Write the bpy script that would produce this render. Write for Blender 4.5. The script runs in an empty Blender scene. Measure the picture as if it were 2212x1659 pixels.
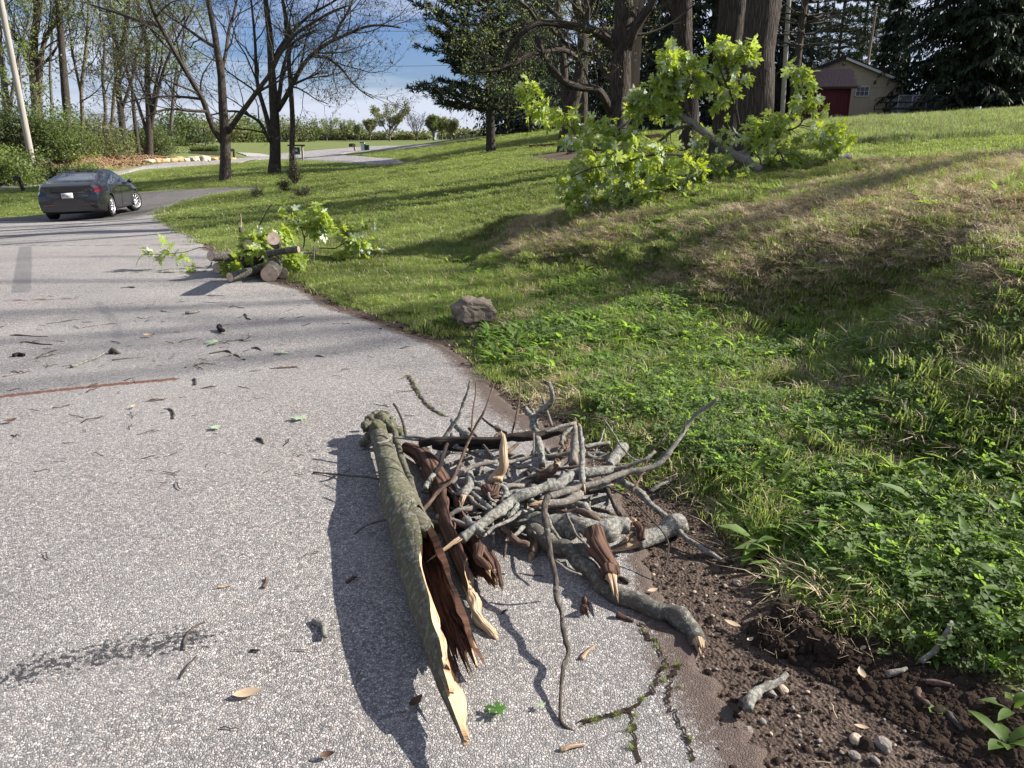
import bpy, math, random
import numpy as np
from mathutils import Vector, Matrix, Euler

scene = bpy.context.scene
COL = scene.collection
R = math.radians

# ------------------------------------------------------------------ camera
EYE = 1.6
F = 1661.0
CX, CY = 1106.0, 829.5
PITCH = R(17.68)
cam_data = bpy.data.cameras.new("camera")
cam = bpy.data.objects.new("camera", cam_data)
COL.objects.link(cam)
cam.location = (0, 0, EYE)
cam.rotation_euler = (R(90) - PITCH, 0, 0)
cam_data.sensor_width = 36
cam_data.lens = F / 2212.0 * 36.0
cam_data.clip_start = 0.05
cam_data.clip_end = 3000
scene.camera = cam

# ------------------------------------------------------------------ sky, clouds and sun
SUN_EL, SUN_AZ = R(33), R(82)          # azimuth clockwise from +Y; the sun stands to the right, a little ahead
world = bpy.data.worlds.new("World")
scene.world = world
world.use_nodes = True
nt = world.node_tree
nt.nodes.clear()
wo = nt.nodes.new("ShaderNodeOutputWorld")
bg = nt.nodes.new("ShaderNodeBackground")
sky = nt.nodes.new("ShaderNodeTexSky")
sky.sky_type = 'NISHITA'
sky.sun_disc = False
sky.sun_elevation = SUN_EL
sky.sun_rotation = SUN_AZ
sky.air_density = 1.0
sky.dust_density = 0.6
sky.ozone_density = 2.0
tc = nt.nodes.new("ShaderNodeTexCoord")
mp = nt.nodes.new("ShaderNodeMapping")
mp.inputs['Scale'].default_value = (1.6, 1.6, 9.0)
mp.inputs['Rotation'].default_value = (0.03, 0.10, 0)
mp.inputs['Location'].default_value = (0.3, 0.1, 0.55)
cn = nt.nodes.new("ShaderNodeTexNoise")
cn.inputs['Scale'].default_value = 1.7
cn.inputs['Detail'].default_value = 7
cn.inputs['Roughness'].default_value = 0.55
cn.inputs['Distortion'].default_value = 0.4
cr = nt.nodes.new("ShaderNodeValToRGB")
cr.color_ramp.elements[0].position = 0.38
cr.color_ramp.elements[0].color = (0, 0, 0, 1)
cr.color_ramp.elements[1].position = 0.58
cr.color_ramp.elements[1].color = (0.82, 0.82, 0.82, 1)
mx = nt.nodes.new("ShaderNodeMix")
mx.data_type = 'RGBA'
mx.inputs[7].default_value = (7.0, 7.5, 8.8, 1)
tint = nt.nodes.new("ShaderNodeMix")
tint.data_type = 'RGBA'
tint.blend_type = 'MULTIPLY'
tint.inputs[0].default_value = 1.0
tint.inputs[7].default_value = (.60, .72, 1.06, 1)
L = nt.links.new
L(tc.outputs['Generated'], mp.inputs[0])
L(mp.outputs[0], cn.inputs['Vector'])
L(cn.outputs['Fac'], cr.inputs[0])
L(sky.outputs[0], tint.inputs[6])
L(tint.outputs[2], mx.inputs[6])
L(cr.outputs[0], mx.inputs[0])
L(mx.outputs[2], bg.inputs[0])
bg.inputs[1].default_value = 0.05
L(bg.outputs[0], wo.inputs[0])

sun_data = bpy.data.lights.new("sun", 'SUN')
sun_data.energy = 5.0
sun_data.angle = R(0.55)
sun_data.color = (1.0, 0.955, 0.88)
sun = bpy.data.objects.new("sun", sun_data)
COL.objects.link(sun)
sd = Vector((math.sin(SUN_AZ) * math.cos(SUN_EL), math.cos(SUN_AZ) * math.cos(SUN_EL), math.sin(SUN_EL)))
sun.rotation_euler = sd.to_track_quat('Z', 'Y').to_euler()
sun.location = sd * 60

scene.view_settings.view_transform = 'Standard'
scene.view_settings.look = 'None'
scene.view_settings.gamma = 1.0
scene.view_settings.exposure = 1.22
scene.render.engine = 'CYCLES'
scene.cycles.max_bounces = 6
scene.cycles.diffuse_bounces = 2
scene.cycles.glossy_bounces = 3
scene.cycles.transmission_bounces = 4
scene.cycles.transparent_max_bounces = 8
scene.cycles.use_denoising = True

# ------------------------------------------------------------------ numeric helpers
rng = np.random.default_rng(11)

def A(x):
    return np.asarray(x, dtype=np.float64)

def _h(ix, iy, iz, s):
    h = (ix * 73856093) ^ (iy * 19349663) ^ (iz * 83492791) ^ (s * 2654435761)
    h &= 0xffffffff
    h = ((h ^ (h >> 13)) * 1274126177) & 0xffffffff
    h = ((h ^ (h >> 16)) * 2246822519) & 0xffffffff
    return (h ^ (h >> 15)) / 4294967295.0

def vnoise(p, seed=0):
    p = A(p)
    if p.shape[-1] == 2:
        p = np.concatenate([p, np.zeros(p.shape[:-1] + (1,))], -1)
    i = np.floor(p).astype(np.int64)
    f = p - i
    f = f * f * (3 - 2 * f)
    out = 0
    for dx in (0, 1):
        wx = f[..., 0] if dx else 1 - f[..., 0]
        for dy in (0, 1):
            wy = f[..., 1] if dy else 1 - f[..., 1]
            for dz in (0, 1):
                wz = f[..., 2] if dz else 1 - f[..., 2]
                out = out + wx * wy * wz * _h(i[..., 0] + dx, i[..., 1] + dy, i[..., 2] + dz, seed)
    return out * 2 - 1

def fbm(p, seed=0, octv=4, rough=0.5):
    a, s, out = 1.0, 0.0, 0
    p = A(p)
    for k in range(octv):
        out = out + a * vnoise(p * (2.03 ** k) + 17.3 * k, seed + k)
        s += a
        a *= rough
    return out / s

def sstep(a, b, x):
    t = np.clip((x - a) / (b - a), 0, 1)
    return t * t * (3 - 2 * t)

def smooth_path(pts, n):
    P = A(pts)
    if len(P) == 2:
        t = np.linspace(0, 1, n)[:, None]
        return P[0] * (1 - t) + P[1] * t
    Q = np.vstack([2 * P[0] - P[1], P, 2 * P[-1] - P[-2]])
    seg = np.linalg.norm(np.diff(P, axis=0)[:, :3], axis=1)
    cum = np.concatenate([[0], np.cumsum(seg)])
    s = np.linspace(0, cum[-1], n)
    k = np.clip(np.searchsorted(cum, s, side='right') - 1, 0, len(P) - 2)
    t = ((s - cum[k]) / np.maximum(seg[k], 1e-9))[:, None]
    p0, p1, p2, p3 = Q[k], Q[k + 1], Q[k + 2], Q[k + 3]
    return 0.5 * ((2 * p1) + (-p0 + p2) * t + (2 * p0 - 5 * p1 + 4 * p2 - p3) * t * t + (-p0 + 3 * p1 - 3 * p2 + p3) * t ** 3)

# pixel ray (in a 2212 x 1659 frame of the photograph) -> (x per metre of Y, z per metre of Y)
def ray(px, py):
    u = (A(px) - CX) / F
    v = (CY - A(py)) / F
    d = math.cos(PITCH) + v * math.sin(PITCH)
    return u / d, (v * math.cos(PITCH) - math.sin(PITCH)) / d

def at(px, py, Y):
    a, b = ray(px, py)
    return np.array([a * Y, Y, EYE + b * Y])

# ------------------------------------------------------------------ terrain height
_ctrl = []
for (px, py, Y) in [
    (1700,1000,3.44),(2212,1000,3.1),(2212,850,3.46),(2212,700,4.04),(2212,600,4.6),(2212,500,5.7),(2212,400,8.1),
    (2212,330,15),(2212,290,22),(1800,850,4.45),(1800,720,5.86),(1800,600,6.35),(1800,500,7.7),(1800,420,10.1),
    (1800,350,14.5),(1780,320,20),(1400,720,6.1),(1400,640,7.5),(1400,560,8.4),(1400,480,9.9),(1640,368,12),
    (1290,450,11),(1100,560,10.1),(1100,480,13.3),(1100,420,17.9),(1100,372,24),(1060,330,40),(800,560,10.6),
    (800,480,15.2),(800,420,22.4),(800,382,32),(800,364,42),(235,468,26.5),(120,468,26.3),(60,470,25.5),(0,440,31),
    (0,400,40),(500,430,27),(556,408,31),(485,390,34),(595,376,38),(645,361,45),(330,465,24.5),(430,530,13),
    (200,560,10.9),(200,500,16.7),(340,500,16.7),(267,379,48),(475,352,60),(620,343,68),(760,326,80),(950,313,110),
    (905,353,50),(740,337,68),(0,384,43),(100,330,48),(0,300,50),(300,341,56),(350,325,70),(450,325,80),(600,320,95),
    (300,318,90),(950,305,150),(1180,285,60),(1000,298,75),(1060,292,68),(1300,285,50),(1500,278,45),(1830,262,50),
    (2100,249,46),(2212,240,44),(1200,330,33),(1350,320,27),(1500,300,27),(700,350,55),(1220,405,16),(1000,640,8.0),
    (1250,850,4.85),(1500,850,4.72)]:
    _ctrl.append(at(px, py, Y))
for w in [(-6,-3,0),(-3,-3,0),(-1,-3,0),(1,-3,0),(-6,0,0),(-3,0,0),(-1,0,0),(.6,0,0),(-6,3,0),(-3,3,0),(-1,3,0),(.5,3,0),
          (-6,6,0),(-3,6,0),(-1.2,6,0.0),(-.3,5,0.0),(0.9,1.5,0.0),(1.5,2.0,.06),(1.0,3,.02),(1.7,1.0,.1),(-2,8,0),(-5,8,0),(-7,10,-.02),
          (4,2,.62),(6,4,1.12),(8,0,1.2),(12,8,1.75),(20,20,2.6),(3,0,.4),(3,-4,.4),(15,-5,2.0),(-12,10,-.2),(-15,0,-.1),
          (-10,-5,0),(-25,22,-.6),(0,-8,0),(0,-30,0),(-40,-20,0),(30,-20,2.5),(40,60,3.4),(60,30,4.5),(60,100,5),(120,120,7),
          (-40,60,1.8),(-60,40,2.2),(-90,90,3),(-60,160,1.2),(0,260,1.2),(100,300,4),(-150,250,1.5),(250,0,6),(-250,0,3),
          (0,-250,0),(300,300,5),(-300,300,2),(0,420,1.2),(35,45,3.0),(30,60,2.7),(10,75,2.6),(20,110,3)]:
    _ctrl.append(A(w))
_ctrl = A(_ctrl)
_C2 = _ctrl[:, :2]

def _phi(d2, Y):
    return np.sqrt(d2 + 0.25)

def _build_rbf():
    n = len(_C2)
    d2 = ((_C2[:, None] - _C2[None]) ** 2).sum(-1)
    K = _phi(d2, 0)
    rr = np.hypot(_C2[:, 0], _C2[:, 1])
    K -= np.diag(0.02 + 0.004 * rr)
    P = np.hstack([np.ones((n, 1)), _C2])
    M = np.zeros((n + 3, n + 3))
    M[:n, :n] = K
    M[:n, n:] = P
    M[n:, :n] = P.T
    b = np.zeros(n + 3)
    b[:n] = _ctrl[:, 2]
    return np.linalg.solve(M, b)

_W = _build_rbf()

def h0(x, y):
    x, y = np.broadcast_arrays(A(x), A(y))
    sh = x.shape
    x, y = x.ravel(), y.ravel()
    out = np.empty(len(x))
    for s in range(0, len(x), 20000):
        xs, ys = x[s:s + 20000], y[s:s + 20000]
        d2 = (xs[:, None] - _C2[None, :, 0]) ** 2 + (ys[:, None] - _C2[None, :, 1]) ** 2
        out[s:s + 20000] = _phi(d2, 0) @ _W[:-3] + _W[-3] + xs * _W[-2] + ys * _W[-1]
    return out.reshape(sh)

def ground_at(px, py, h=0.0, hf=None):
    """first hit of the pixel ray with the terrain raised by h"""
    hf = hf or h0
    a, b = ray(px, py)
    Ys = np.geomspace(0.7, 320, 500)
    d = EYE + b * Ys - hf(a * Ys, Ys) - h
    k = np.argmax(d < 0)
    if d[k] >= 0:
        k = len(Ys) - 1
    if k == 0:
        Y = Ys[0]
    else:
        t = d[k - 1] / (d[k - 1] - d[k])
        Y = Ys[k - 1] * (1 - t) + Ys[k] * t
        for _ in range(3):
            e = 1e-3 * Y
            f0 = EYE + b * Y - float(hf(a * Y, Y)) - h
            f1 = EYE + b * (Y + e) - float(hf(a * (Y + e), Y + e)) - h
            if abs(f1 - f0) > 1e-9:
                Yn = Y - f0 * e / (f1 - f0)
                if Ys[k - 1] <= Yn <= Ys[k]:
                    Y = Yn
    return np.array([a * Y, Y, EYE + b * Y])

def on_px(px, py):
    p = ground_at(px, py)
    return p

def in_poly(x, y, poly):
    poly = A(poly)
    inside = np.zeros(np.shape(x), bool)
    n = len(poly)
    for i in range(n):
        x1, y1 = poly[i]
        x2, y2 = poly[(i + 1) % n]
        c = ((y1 > y) != (y2 > y)) & (x < (x2 - x1) * (y - y1) / ((y2 - y1) if y2 != y1 else 1e-12) + x1)
        inside ^= c
    return inside

def poly_dist(x, y, line, closed=False):
    """distance to a polyline"""
    line = A(line)
    out = np.full(np.shape(x), 1e9)
    n = len(line)
    for i in range(n if closed else n - 1):
        p, q = line[i], line[(i + 1) % n]
        d = q - p
        t = np.clip(((x - p[0]) * d[0] + (y - p[1]) * d[1]) / max(d @ d, 1e-12), 0, 1)
        out = np.minimum(out, np.hypot(x - p[0] - t * d[0], y - p[1] - t * d[1]))
    return out

def zone(pxpoly):
    """a polygon traced on the ground, given by the pixels its corners are seen at"""
    return A([ground_at(px, py)[:2] for px, py in pxpoly])

# ------------------------------------------------------------------ mesh helpers
def new_mesh(name, V, quads=None, tris=None, mats=(), attrs=None, smooth=True, mat_idx=None):
    me = bpy.data.meshes.new(name)
    V = np.asarray(V, np.float32).reshape(-1, 3)
    q = np.zeros((0, 4), np.int64) if quads is None else np.asarray(quads, np.int64).reshape(-1, 4)
    t = np.zeros((0, 3), np.int64) if tris is None else np.asarray(tris, np.int64).reshape(-1, 3)
    me.vertices.add(len(V))
    me.vertices.foreach_set('co', V.ravel())
    nl = len(q) * 4 + len(t) * 3
    me.loops.add(nl)
    me.loops.foreach_set('vertex_index', np.concatenate([q.ravel(), t.ravel()]).astype(np.int32))
    me.polygons.add(len(q) + len(t))
    st = np.concatenate([np.arange(len(q)) * 4, len(q) * 4 + np.arange(len(t)) * 3]).astype(np.int32)
    me.polygons.foreach_set('loop_start', st)
    if mat_idx is not None:
        me.polygons.foreach_set('material_index', np.asarray(mat_idx, np.int32))
    me.polygons.foreach_set('use_smooth', np.full(len(q) + len(t), bool(smooth)))
    for m in mats:
        me.materials.append(m)
    if attrs:
        for k, v in attrs.items():
            v = np.asarray(v, np.float32)
            if v.ndim == 2:
                a = me.attributes.new(k, 'FLOAT_VECTOR', 'POINT')
                a.data.foreach_set('vector', v.ravel())
            else:
                a = me.attributes.new(k, 'FLOAT', 'POINT')
                a.data.foreach_set('value', v.ravel())
    me.update(calc_edges=True)
    return me

class Geo:
    """collects vertex blocks and builds one mesh"""
    def __init__(self):
        self.V, self.Q, self.T, self.A, self.n = [], [], [], {}, 0
        self.qm, self.tm = [], []
    def add(self, V, Q=None, T=None, attrs=None, m=0):
        V = np.asarray(V, np.float64).reshape(-1, 3)
        self.V.append(V)
        if Q is not None and len(Q):
            Q = np.asarray(Q, np.int64).reshape(-1, 4)
            self.Q.append(Q + self.n)
            self.qm.append(np.full(len(Q), m))
        if T is not None and len(T):
            T = np.asarray(T, np.int64).reshape(-1, 3)
            self.T.append(T + self.n)
            self.tm.append(np.full(len(T), m))
        attrs = attrs or {}
        for k in set(self.A) | set(attrs):
            lst = self.A.setdefault(k, [])
            if not lst and self.n:
                dim = np.asarray(attrs[k]).ndim
                lst.append(np.zeros((self.n, 3) if dim == 2 else self.n))
            if k in attrs:
                lst.append(np.asarray(attrs[k], np.float64))
            else:
                lst.append(np.zeros((len(V), 3) if lst[0].ndim == 2 else len(V)))
        self.n += len(V)
    def box(self, c, s, rot=None, m=0):
        c, s = A(c), A(s) / 2
        V = A([[x, y, z] for x in (-1, 1) for y in (-1, 1) for z in (-1, 1)]) * s
        if rot is not None:
            V = V @ A(rot).T
        self.add(V + c, Q=[[0, 1, 3, 2], [4, 6, 7, 5], [0, 4, 5, 1], [2, 3, 7, 6], [0, 2, 6, 4], [1, 5, 7, 3]], m=m)
    def tube(self, pts, rad, sides=8, cap=True, m=0, attrs=None):
        V, Q, T, bk = tube_arrays(A(pts)[None], A(rad)[None], sides, cap)
        a = {'bark': bk}
        if attrs:
            for k, v in attrs.items():
                v = np.repeat(A(v), sides)
                a[k] = np.concatenate([v, v[:1], v[-1:]]) if cap else v
        self.add(V, Q, T, a, m)
    def tubes(self, P, Rr, sides=4, cap=False, m=0):
        if len(P) == 0:
            return
        V, Q, T, bk = tube_arrays(P, Rr, sides, cap)
        self.add(V, Q, T, {'bark': bk}, m)
    def build(self, name, mats, parent=None, smooth=True, loc=None):
        V = np.concatenate(self.V) if self.V else np.zeros((0, 3))
        Q = np.concatenate(self.Q) if self.Q else None
        T = np.concatenate(self.T) if self.T else None
        at_ = {k: np.concatenate(v) for k, v in self.A.items()}
        if not isinstance(mats, (list, tuple)):
            mats = [mats]
        mi = np.concatenate(self.qm + self.tm) if len(mats) > 1 else None
        me = new_mesh(name, V, Q, T, mats, at_, smooth, mi)
        return obj(name, me, parent, loc)

def obj(name, me, parent=None, loc=None, rot=None, scale=None):
    o = bpy.data.objects.new(name, me)
    COL.objects.link(o)
    if parent is not None:
        o.parent = parent
    if loc is not None:
        o.location = loc
    if rot is not None:
        o.rotation_euler = rot
    if scale is not None:
        o.scale = scale
    return o

def tag(o, label=None, cat=None, group=None, kind=None):
    if label:
        o['label'] = label
    if cat:
        o['category'] = cat
    if group:
        o['group'] = group
    if kind:
        o['kind'] = kind
    return o

def thing(name, label, cat, loc=(0, 0, 0), rotz=0, group=None):
    o = bpy.data.objects.new(name, None)
    o.empty_display_size = 0.2
    COL.objects.link(o)
    o.location = loc
    o.rotation_euler = (0, 0, rotz)
    return tag(o, label, cat, group)

def frames(P):
    """P (N,K,3) -> tangent, two normals"""
    T = np.empty_like(P)
    T[:, 1:-1] = P[:, 2:] - P[:, :-2]
    T[:, 0] = P[:, 1] - P[:, 0]
    T[:, -1] = P[:, -1] - P[:, -2]
    T /= np.maximum(np.linalg.norm(T, axis=-1, keepdims=True), 1e-9)
    D = P[:, -1] - P[:, 0]
    D /= np.maximum(np.linalg.norm(D, axis=-1, keepdims=True), 1e-9)
    k = np.argmin(np.abs(D), axis=-1)
    ref = np.zeros_like(D)
    ref[np.arange(len(D)), k] = 1
    ref = np.repeat(ref[:, None], P.shape[1], 1)
    N = np.cross(T, ref)
    N /= np.maximum(np.linalg.norm(N, axis=-1, keepdims=True), 1e-9)
    B = np.cross(T, N)
    return T, N, B

def tube_arrays(P, Rr, sides, cap):
    P, Rr = A(P), A(Rr)
    n, K, _ = P.shape
    T, N, B = frames(P)
    a = np.linspace(0, 2 * np.pi, sides, endpoint=False)
    ca, sa = np.cos(a), np.sin(a)
    V = P[:, :, None] + Rr[:, :, None, None] * (ca[None, None, :, None] * N[:, :, None] + sa[None, None, :, None] * B[:, :, None])
    s = np.concatenate([np.zeros((n, 1)), np.cumsum(np.linalg.norm(np.diff(P, axis=1), axis=-1), 1)], 1)
    off = (np.arange(n) * 7.31)[:, None, None]
    rm = Rr.max(1)[:, None, None]
    bk = np.stack(np.broadcast_arrays(ca[None, None] * rm + off, sa[None, None] * rm + off * .37, s[:, :, None] + 0 * off), -1)
    idx = np.arange(n * K * sides).reshape(n, K, sides)
    nx = np.roll(idx, -1, 2)
    Q = np.stack([idx[:, :-1], nx[:, :-1], nx[:, 1:], idx[:, 1:]], -1).reshape(-1, 4)
    V, bk = V.reshape(-1, 3), bk.reshape(-1, 3)
    Tt = None
    if cap:
        c0 = len(V)
        V = np.vstack([V, P[:, 0], P[:, -1]])
        bk = np.vstack([bk, bk.reshape(n, K, sides, 3)[:, 0].mean(1), bk.reshape(n, K, sides, 3)[:, -1].mean(1)])
        i0 = np.repeat((c0 + np.arange(n))[:, None], sides, 1)
        i1 = i0 + n
        Tt = np.concatenate([np.stack([i0, nx[:, 0], idx[:, 0]], -1).reshape(-1, 3), np.stack([i1, idx[:, -1], nx[:, -1]], -1).reshape(-1, 3)])
        if n == 1:
            pass
    return V, Q, Tt, bk
# ------------------------------------------------------------------ materials
def nodes_of(name):
    m = bpy.data.materials.new(name)
    m.use_nodes = True
    t = m.node_tree
    t.nodes.clear()
    o = t.nodes.new('ShaderNodeOutputMaterial')
    return m, t, o

class NB:
    """tiny node builder"""
    def __init__(self, name):
        self.m, self.t, self.out = nodes_of(name)
    def n(self, kind, **kw):
        nd = self.t.nodes.new(kind)
        for k, v in kw.items():
            if hasattr(nd, k):
                setattr(nd, k, v)
        return nd
    def l(self, a, b):
        self.t.links.new(a, b)
    def sock(self, nd_in, v):
        if isinstance(v, bpy.types.NodeSocket):
            self.l(v, nd_in)
        elif isinstance(v, (tuple, list)) and len(v) == 3 and nd_in.type == 'RGBA':
            nd_in.default_value = (*v, 1)
        else:
            nd_in.default_value = v
    def pos(self, scale=(1, 1, 1), attr=None, obj=False):
        if attr:
            a = self.n('ShaderNodeAttribute')
            a.attribute_name = attr
            src = a.outputs['Vector']
        elif obj:
            src = self.n('ShaderNodeTexCoord').outputs['Object']
        else:
            src = self.n('ShaderNodeNewGeometry').outputs['Position']
        mp = self.n('ShaderNodeMapping')
        mp.inputs['Scale'].default_value = scale
        self.l(src, mp.inputs[0])
        return mp.outputs[0]
    def attr(self, name):
        a = self.n('ShaderNodeAttribute')
        a.attribute_name = name
        return a.outputs['Fac']
    def noise(self, vec, scale, detail=3, rough=.55, dist=0):
        x = self.n('ShaderNodeTexNoise')
        self.l(vec, x.inputs['Vector'])
        x.inputs['Scale'].default_value = scale
        x.inputs['Detail'].default_value = detail
        x.inputs['Roughness'].default_value = rough
        x.inputs['Distortion'].default_value = dist
        return x.outputs['Fac']
    def voro(self, vec, scale, feature='F1', out='Distance', rnd=1):
        x = self.n('ShaderNodeTexVoronoi')
        x.feature = feature
        self.l(vec, x.inputs['Vector'])
        x.inputs['Scale'].default_value = scale
        x.inputs['Randomness'].default_value = rnd
        return x.outputs[out]
    def ramp(self, fac, stops, interp='LINEAR'):
        x = self.n('ShaderNodeValToRGB')
        x.color_ramp.interpolation = interp
        el = x.color_ramp.elements
        while len(el) < len(stops):
            el.new(0.5)
        for e, (p, c) in zip(el, stops):
            e.position = p
            e.color = (c, c, c, 1) if np.isscalar(c) else (*c, 1)
        self.l(fac, x.inputs[0])
        return x.outputs[0]
    def mix(self, f, a, b, mode='MIX'):
        x = self.n('ShaderNodeMix')
        x.data_type = 'RGBA'
        x.blend_type = mode
        self.sock(x.inputs[0], f)
        self.sock(x.inputs[6], a)
        self.sock(x.inputs[7], b)
        return x.outputs[2]
    def math(self, op, a, b=0.0):
        x = self.n('ShaderNodeMath')
        x.operation = op
        self.sock(x.inputs[0], a)
        self.sock(x.inputs[1], b)
        return x.outputs[0]
    def bump(self, h, strength=.5, dist=.01, normal=None):
        x = self.n('ShaderNodeBump')
        x.inputs['Strength'].default_value = strength
        x.inputs['Distance'].default_value = dist
        self.l(h, x.inputs['Height'])
        if normal is not None:
            self.l(normal, x.inputs['Normal'])
        return x.outputs[0]
    def bsdf(self, col, rough=.8, normal=None, spec=.3, metal=0, coat=0):
        x = self.n('ShaderNodeBsdfPrincipled')
        self.sock(x.inputs['Base Color'], col)
        self.sock(x.inputs['Roughness'], rough)
        x.inputs['Specular IOR Level'].default_value = spec
        x.inputs['Metallic'].default_value = metal
        if coat:
            x.inputs['Coat Weight'].default_value = coat
            x.inputs['Coat Roughness'].default_value = .04
        if normal is not None:
            self.l(normal, x.inputs['Normal'])
        return x.outputs[0]
    def done(self, sh):
        self.l(sh, self.out.inputs['Surface'])
        return self.m

def plain(name, col, rough=.6, spec=.4, metal=0, var=.12, scale=6, bump=0, coat=0, obj=False):
    b = NB(name)
    p = b.pos(obj=obj)
    f = b.noise(p, scale, 4)
    c = b.mix(f, tuple(A(col) * (1 - var)), tuple(np.minimum(A(col) * (1 + var), .95)))
    nrm = b.bump(b.noise(p, scale * 6, 3), .5, bump) if bump else None
    return b.done(b.bsdf(c, rough, nrm, spec, metal, coat))

def bark_mat(name, dark, light, scale=9, stretch=.22, lichen=0, lichen_col=(.33, .36, .27), bumpd=.02, moss=0, fine=1.0, fw=.45):
    b = NB(name)
    p = b.pos((1, 1, stretch), attr='bark')
    p1 = b.pos((1, 1, 1), attr='bark')
    wob = b.noise(p1, scale * .7, 3)
    edge = b.voro(p, scale, 'DISTANCE_TO_EDGE')
    fur = b.ramp(edge, [(0, 0), (.22, .75), (.6, 1)])
    nz = b.noise(p, scale * 3.2, 5, .65)
    if fw > .5:
        nz = b.mix(.5, nz, b.noise(p, scale * .9, 6, .7, 1.2))
    hgt = b.mix(fw, fur, nz)
    c = b.mix(b.ramp(hgt, [(.12, 0), (.75, 1)]), dark, light)
    c = b.mix(b.math('MULTIPLY', wob, .5), c, tuple(A(light) * .7))
    if moss:
        mk = b.ramp(b.noise(p1, scale * .35, 4, .6), [(.5, 0), (.66, moss)])
        c = b.mix(mk, c, (.10, .115, .045))
    if lichen:
        spots = b.voro(p1, scale * 6 * fine, 'F1')
        sp = b.ramp(spots, [(.18, 1), (.5, 0)])
        big = b.ramp(b.noise(p1, scale * 1.1 * fine, 4, .65), [(.62 - .26 * lichen, 0), (.72 - .2 * lichen, 1)])
        lm = b.math('MULTIPLY', big, b.math('ADD', b.math('MULTIPLY', sp, .8), .35))
        lv = b.mix(b.noise(p1, scale * 9, 2), tuple(A(lichen_col) * .7), tuple(A(lichen_col) * 1.35))
        c = b.mix(b.math('MINIMUM', lm, 1.0), c, lv)
        hgt = b.mix(.5, hgt, b.mix(lm, (0, 0, 0), (1, 1, 1)))
    return b.done(b.bsdf(c, .9, b.bump(hgt, 1.0, bumpd), .15))

def leaf_mat(name, top, under, trans, spread=.35, scale=3, tfac=.45, rough=.5):
    """thin leaf: diffuse + light passing through; the underside has its own colour"""
    b = NB(name)
    g = b.n('ShaderNodeNewGeometry')
    inf = b.n('ShaderNodeObjectInfo')
    nz = b.noise(b.pos(), scale, 3)
    rnd = b.mix(.5, nz, b.n('ShaderNodeTexWhiteNoise').outputs['Value']) if False else nz
    v = b.ramp(rnd, [(.3, 0), (.7, 1)])
    def sp(c):
        return b.mix(v, tuple(A(c) * (1 - spread)), tuple(np.minimum(A(c) * (1 + spread), .9)))
    col = b.mix(g.outputs['Backfacing'], sp(top), sp(under))
    d = b.bsdf(col, rough, None, .35)
    tr = b.n('ShaderNodeBsdfTranslucent')
    b.l(sp(trans), tr.inputs[0])
    ms = b.n('ShaderNodeMixShader')
    ms.inputs[0].default_value = tfac
    b.l(d, ms.inputs[1])
    b.l(tr.outputs[0], ms.inputs[2])
    return b.done(ms.outputs[0])

# ---- ground
def ground_mat():
    b = NB('lawn_soil')
    p = b.pos()
    dirt, dry, lush, litter = b.attr('dirt'), b.attr('dry'), b.attr('lush'), b.attr('litter')
    f1, f2, f3 = b.noise(p, 1.1, 4), b.noise(p, 9, 5, .7), b.noise(p, 60, 4, .7)
    g = b.mix(b.ramp(f1, [(.35, 0), (.65, 1)]), (.115, .145, .040), (.155, .185, .055))
    g = b.mix(b.ramp(f2, [(.35, 0), (.7, .6)]), g, (.19, .19, .075))
    g = b.mix(b.ramp(f3, [(.42, .65), (.6, 0)]), g, (.06, .075, .022))
    wv = b.pos((.05, .9, .9))
    g = b.mix(b.ramp(b.noise(wv, 1.3, 2), [(.4, 0), (.62, .35)]), g, (.19, .22, .075))
    soil = b.mix(b.ramp(b.noise(p, 28, 7, .78), [(.30, 0), (.66, 1)]), (.020, .014, .011), (.140, .102, .080))
    soil = b.mix(b.ramp(b.voro(p, 95, 'F1'), [(.12, .55), (.3, 0)]), soil, (.24, .19, .155))
    thatch = b.mix(b.ramp(b.noise(b.pos((1, 3, 1)), 34, 5, .75), [(.35, 0), (.65, 1)]), (.085, .058, .034), (.38, .30, .18))
    lsh = b.mix(b.ramp(f3, [(.4, 0), (.6, 1)]), (.012, .016, .006), (.035, .055, .012))
    lit = b.mix(b.ramp(b.voro(p, 11, 'F1', 'Color'), [(.2, 0), (.9, 1)]), (.10, .055, .03), (.34, .22, .14))
    c = b.mix(dry, g, thatch)
    c = b.mix(lush, c, lsh)
    c = b.mix(dirt, c, soil)
    c = b.mix(litter, c, lit)
    h = b.mix(.5, b.noise(p, 35, 6, .75), b.voro(p, 85, 'F1'))
    far = b.math('SUBTRACT', 1.0, b.attr('far'))
    nb = b.n('ShaderNodeBump')
    b.l(far, nb.inputs['Strength'])
    nb.inputs['Distance'].default_value = .022
    b.l(h, nb.inputs['Height'])
    return b.done(b.bsdf(c, .95, nb.outputs[0], .1))

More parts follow.
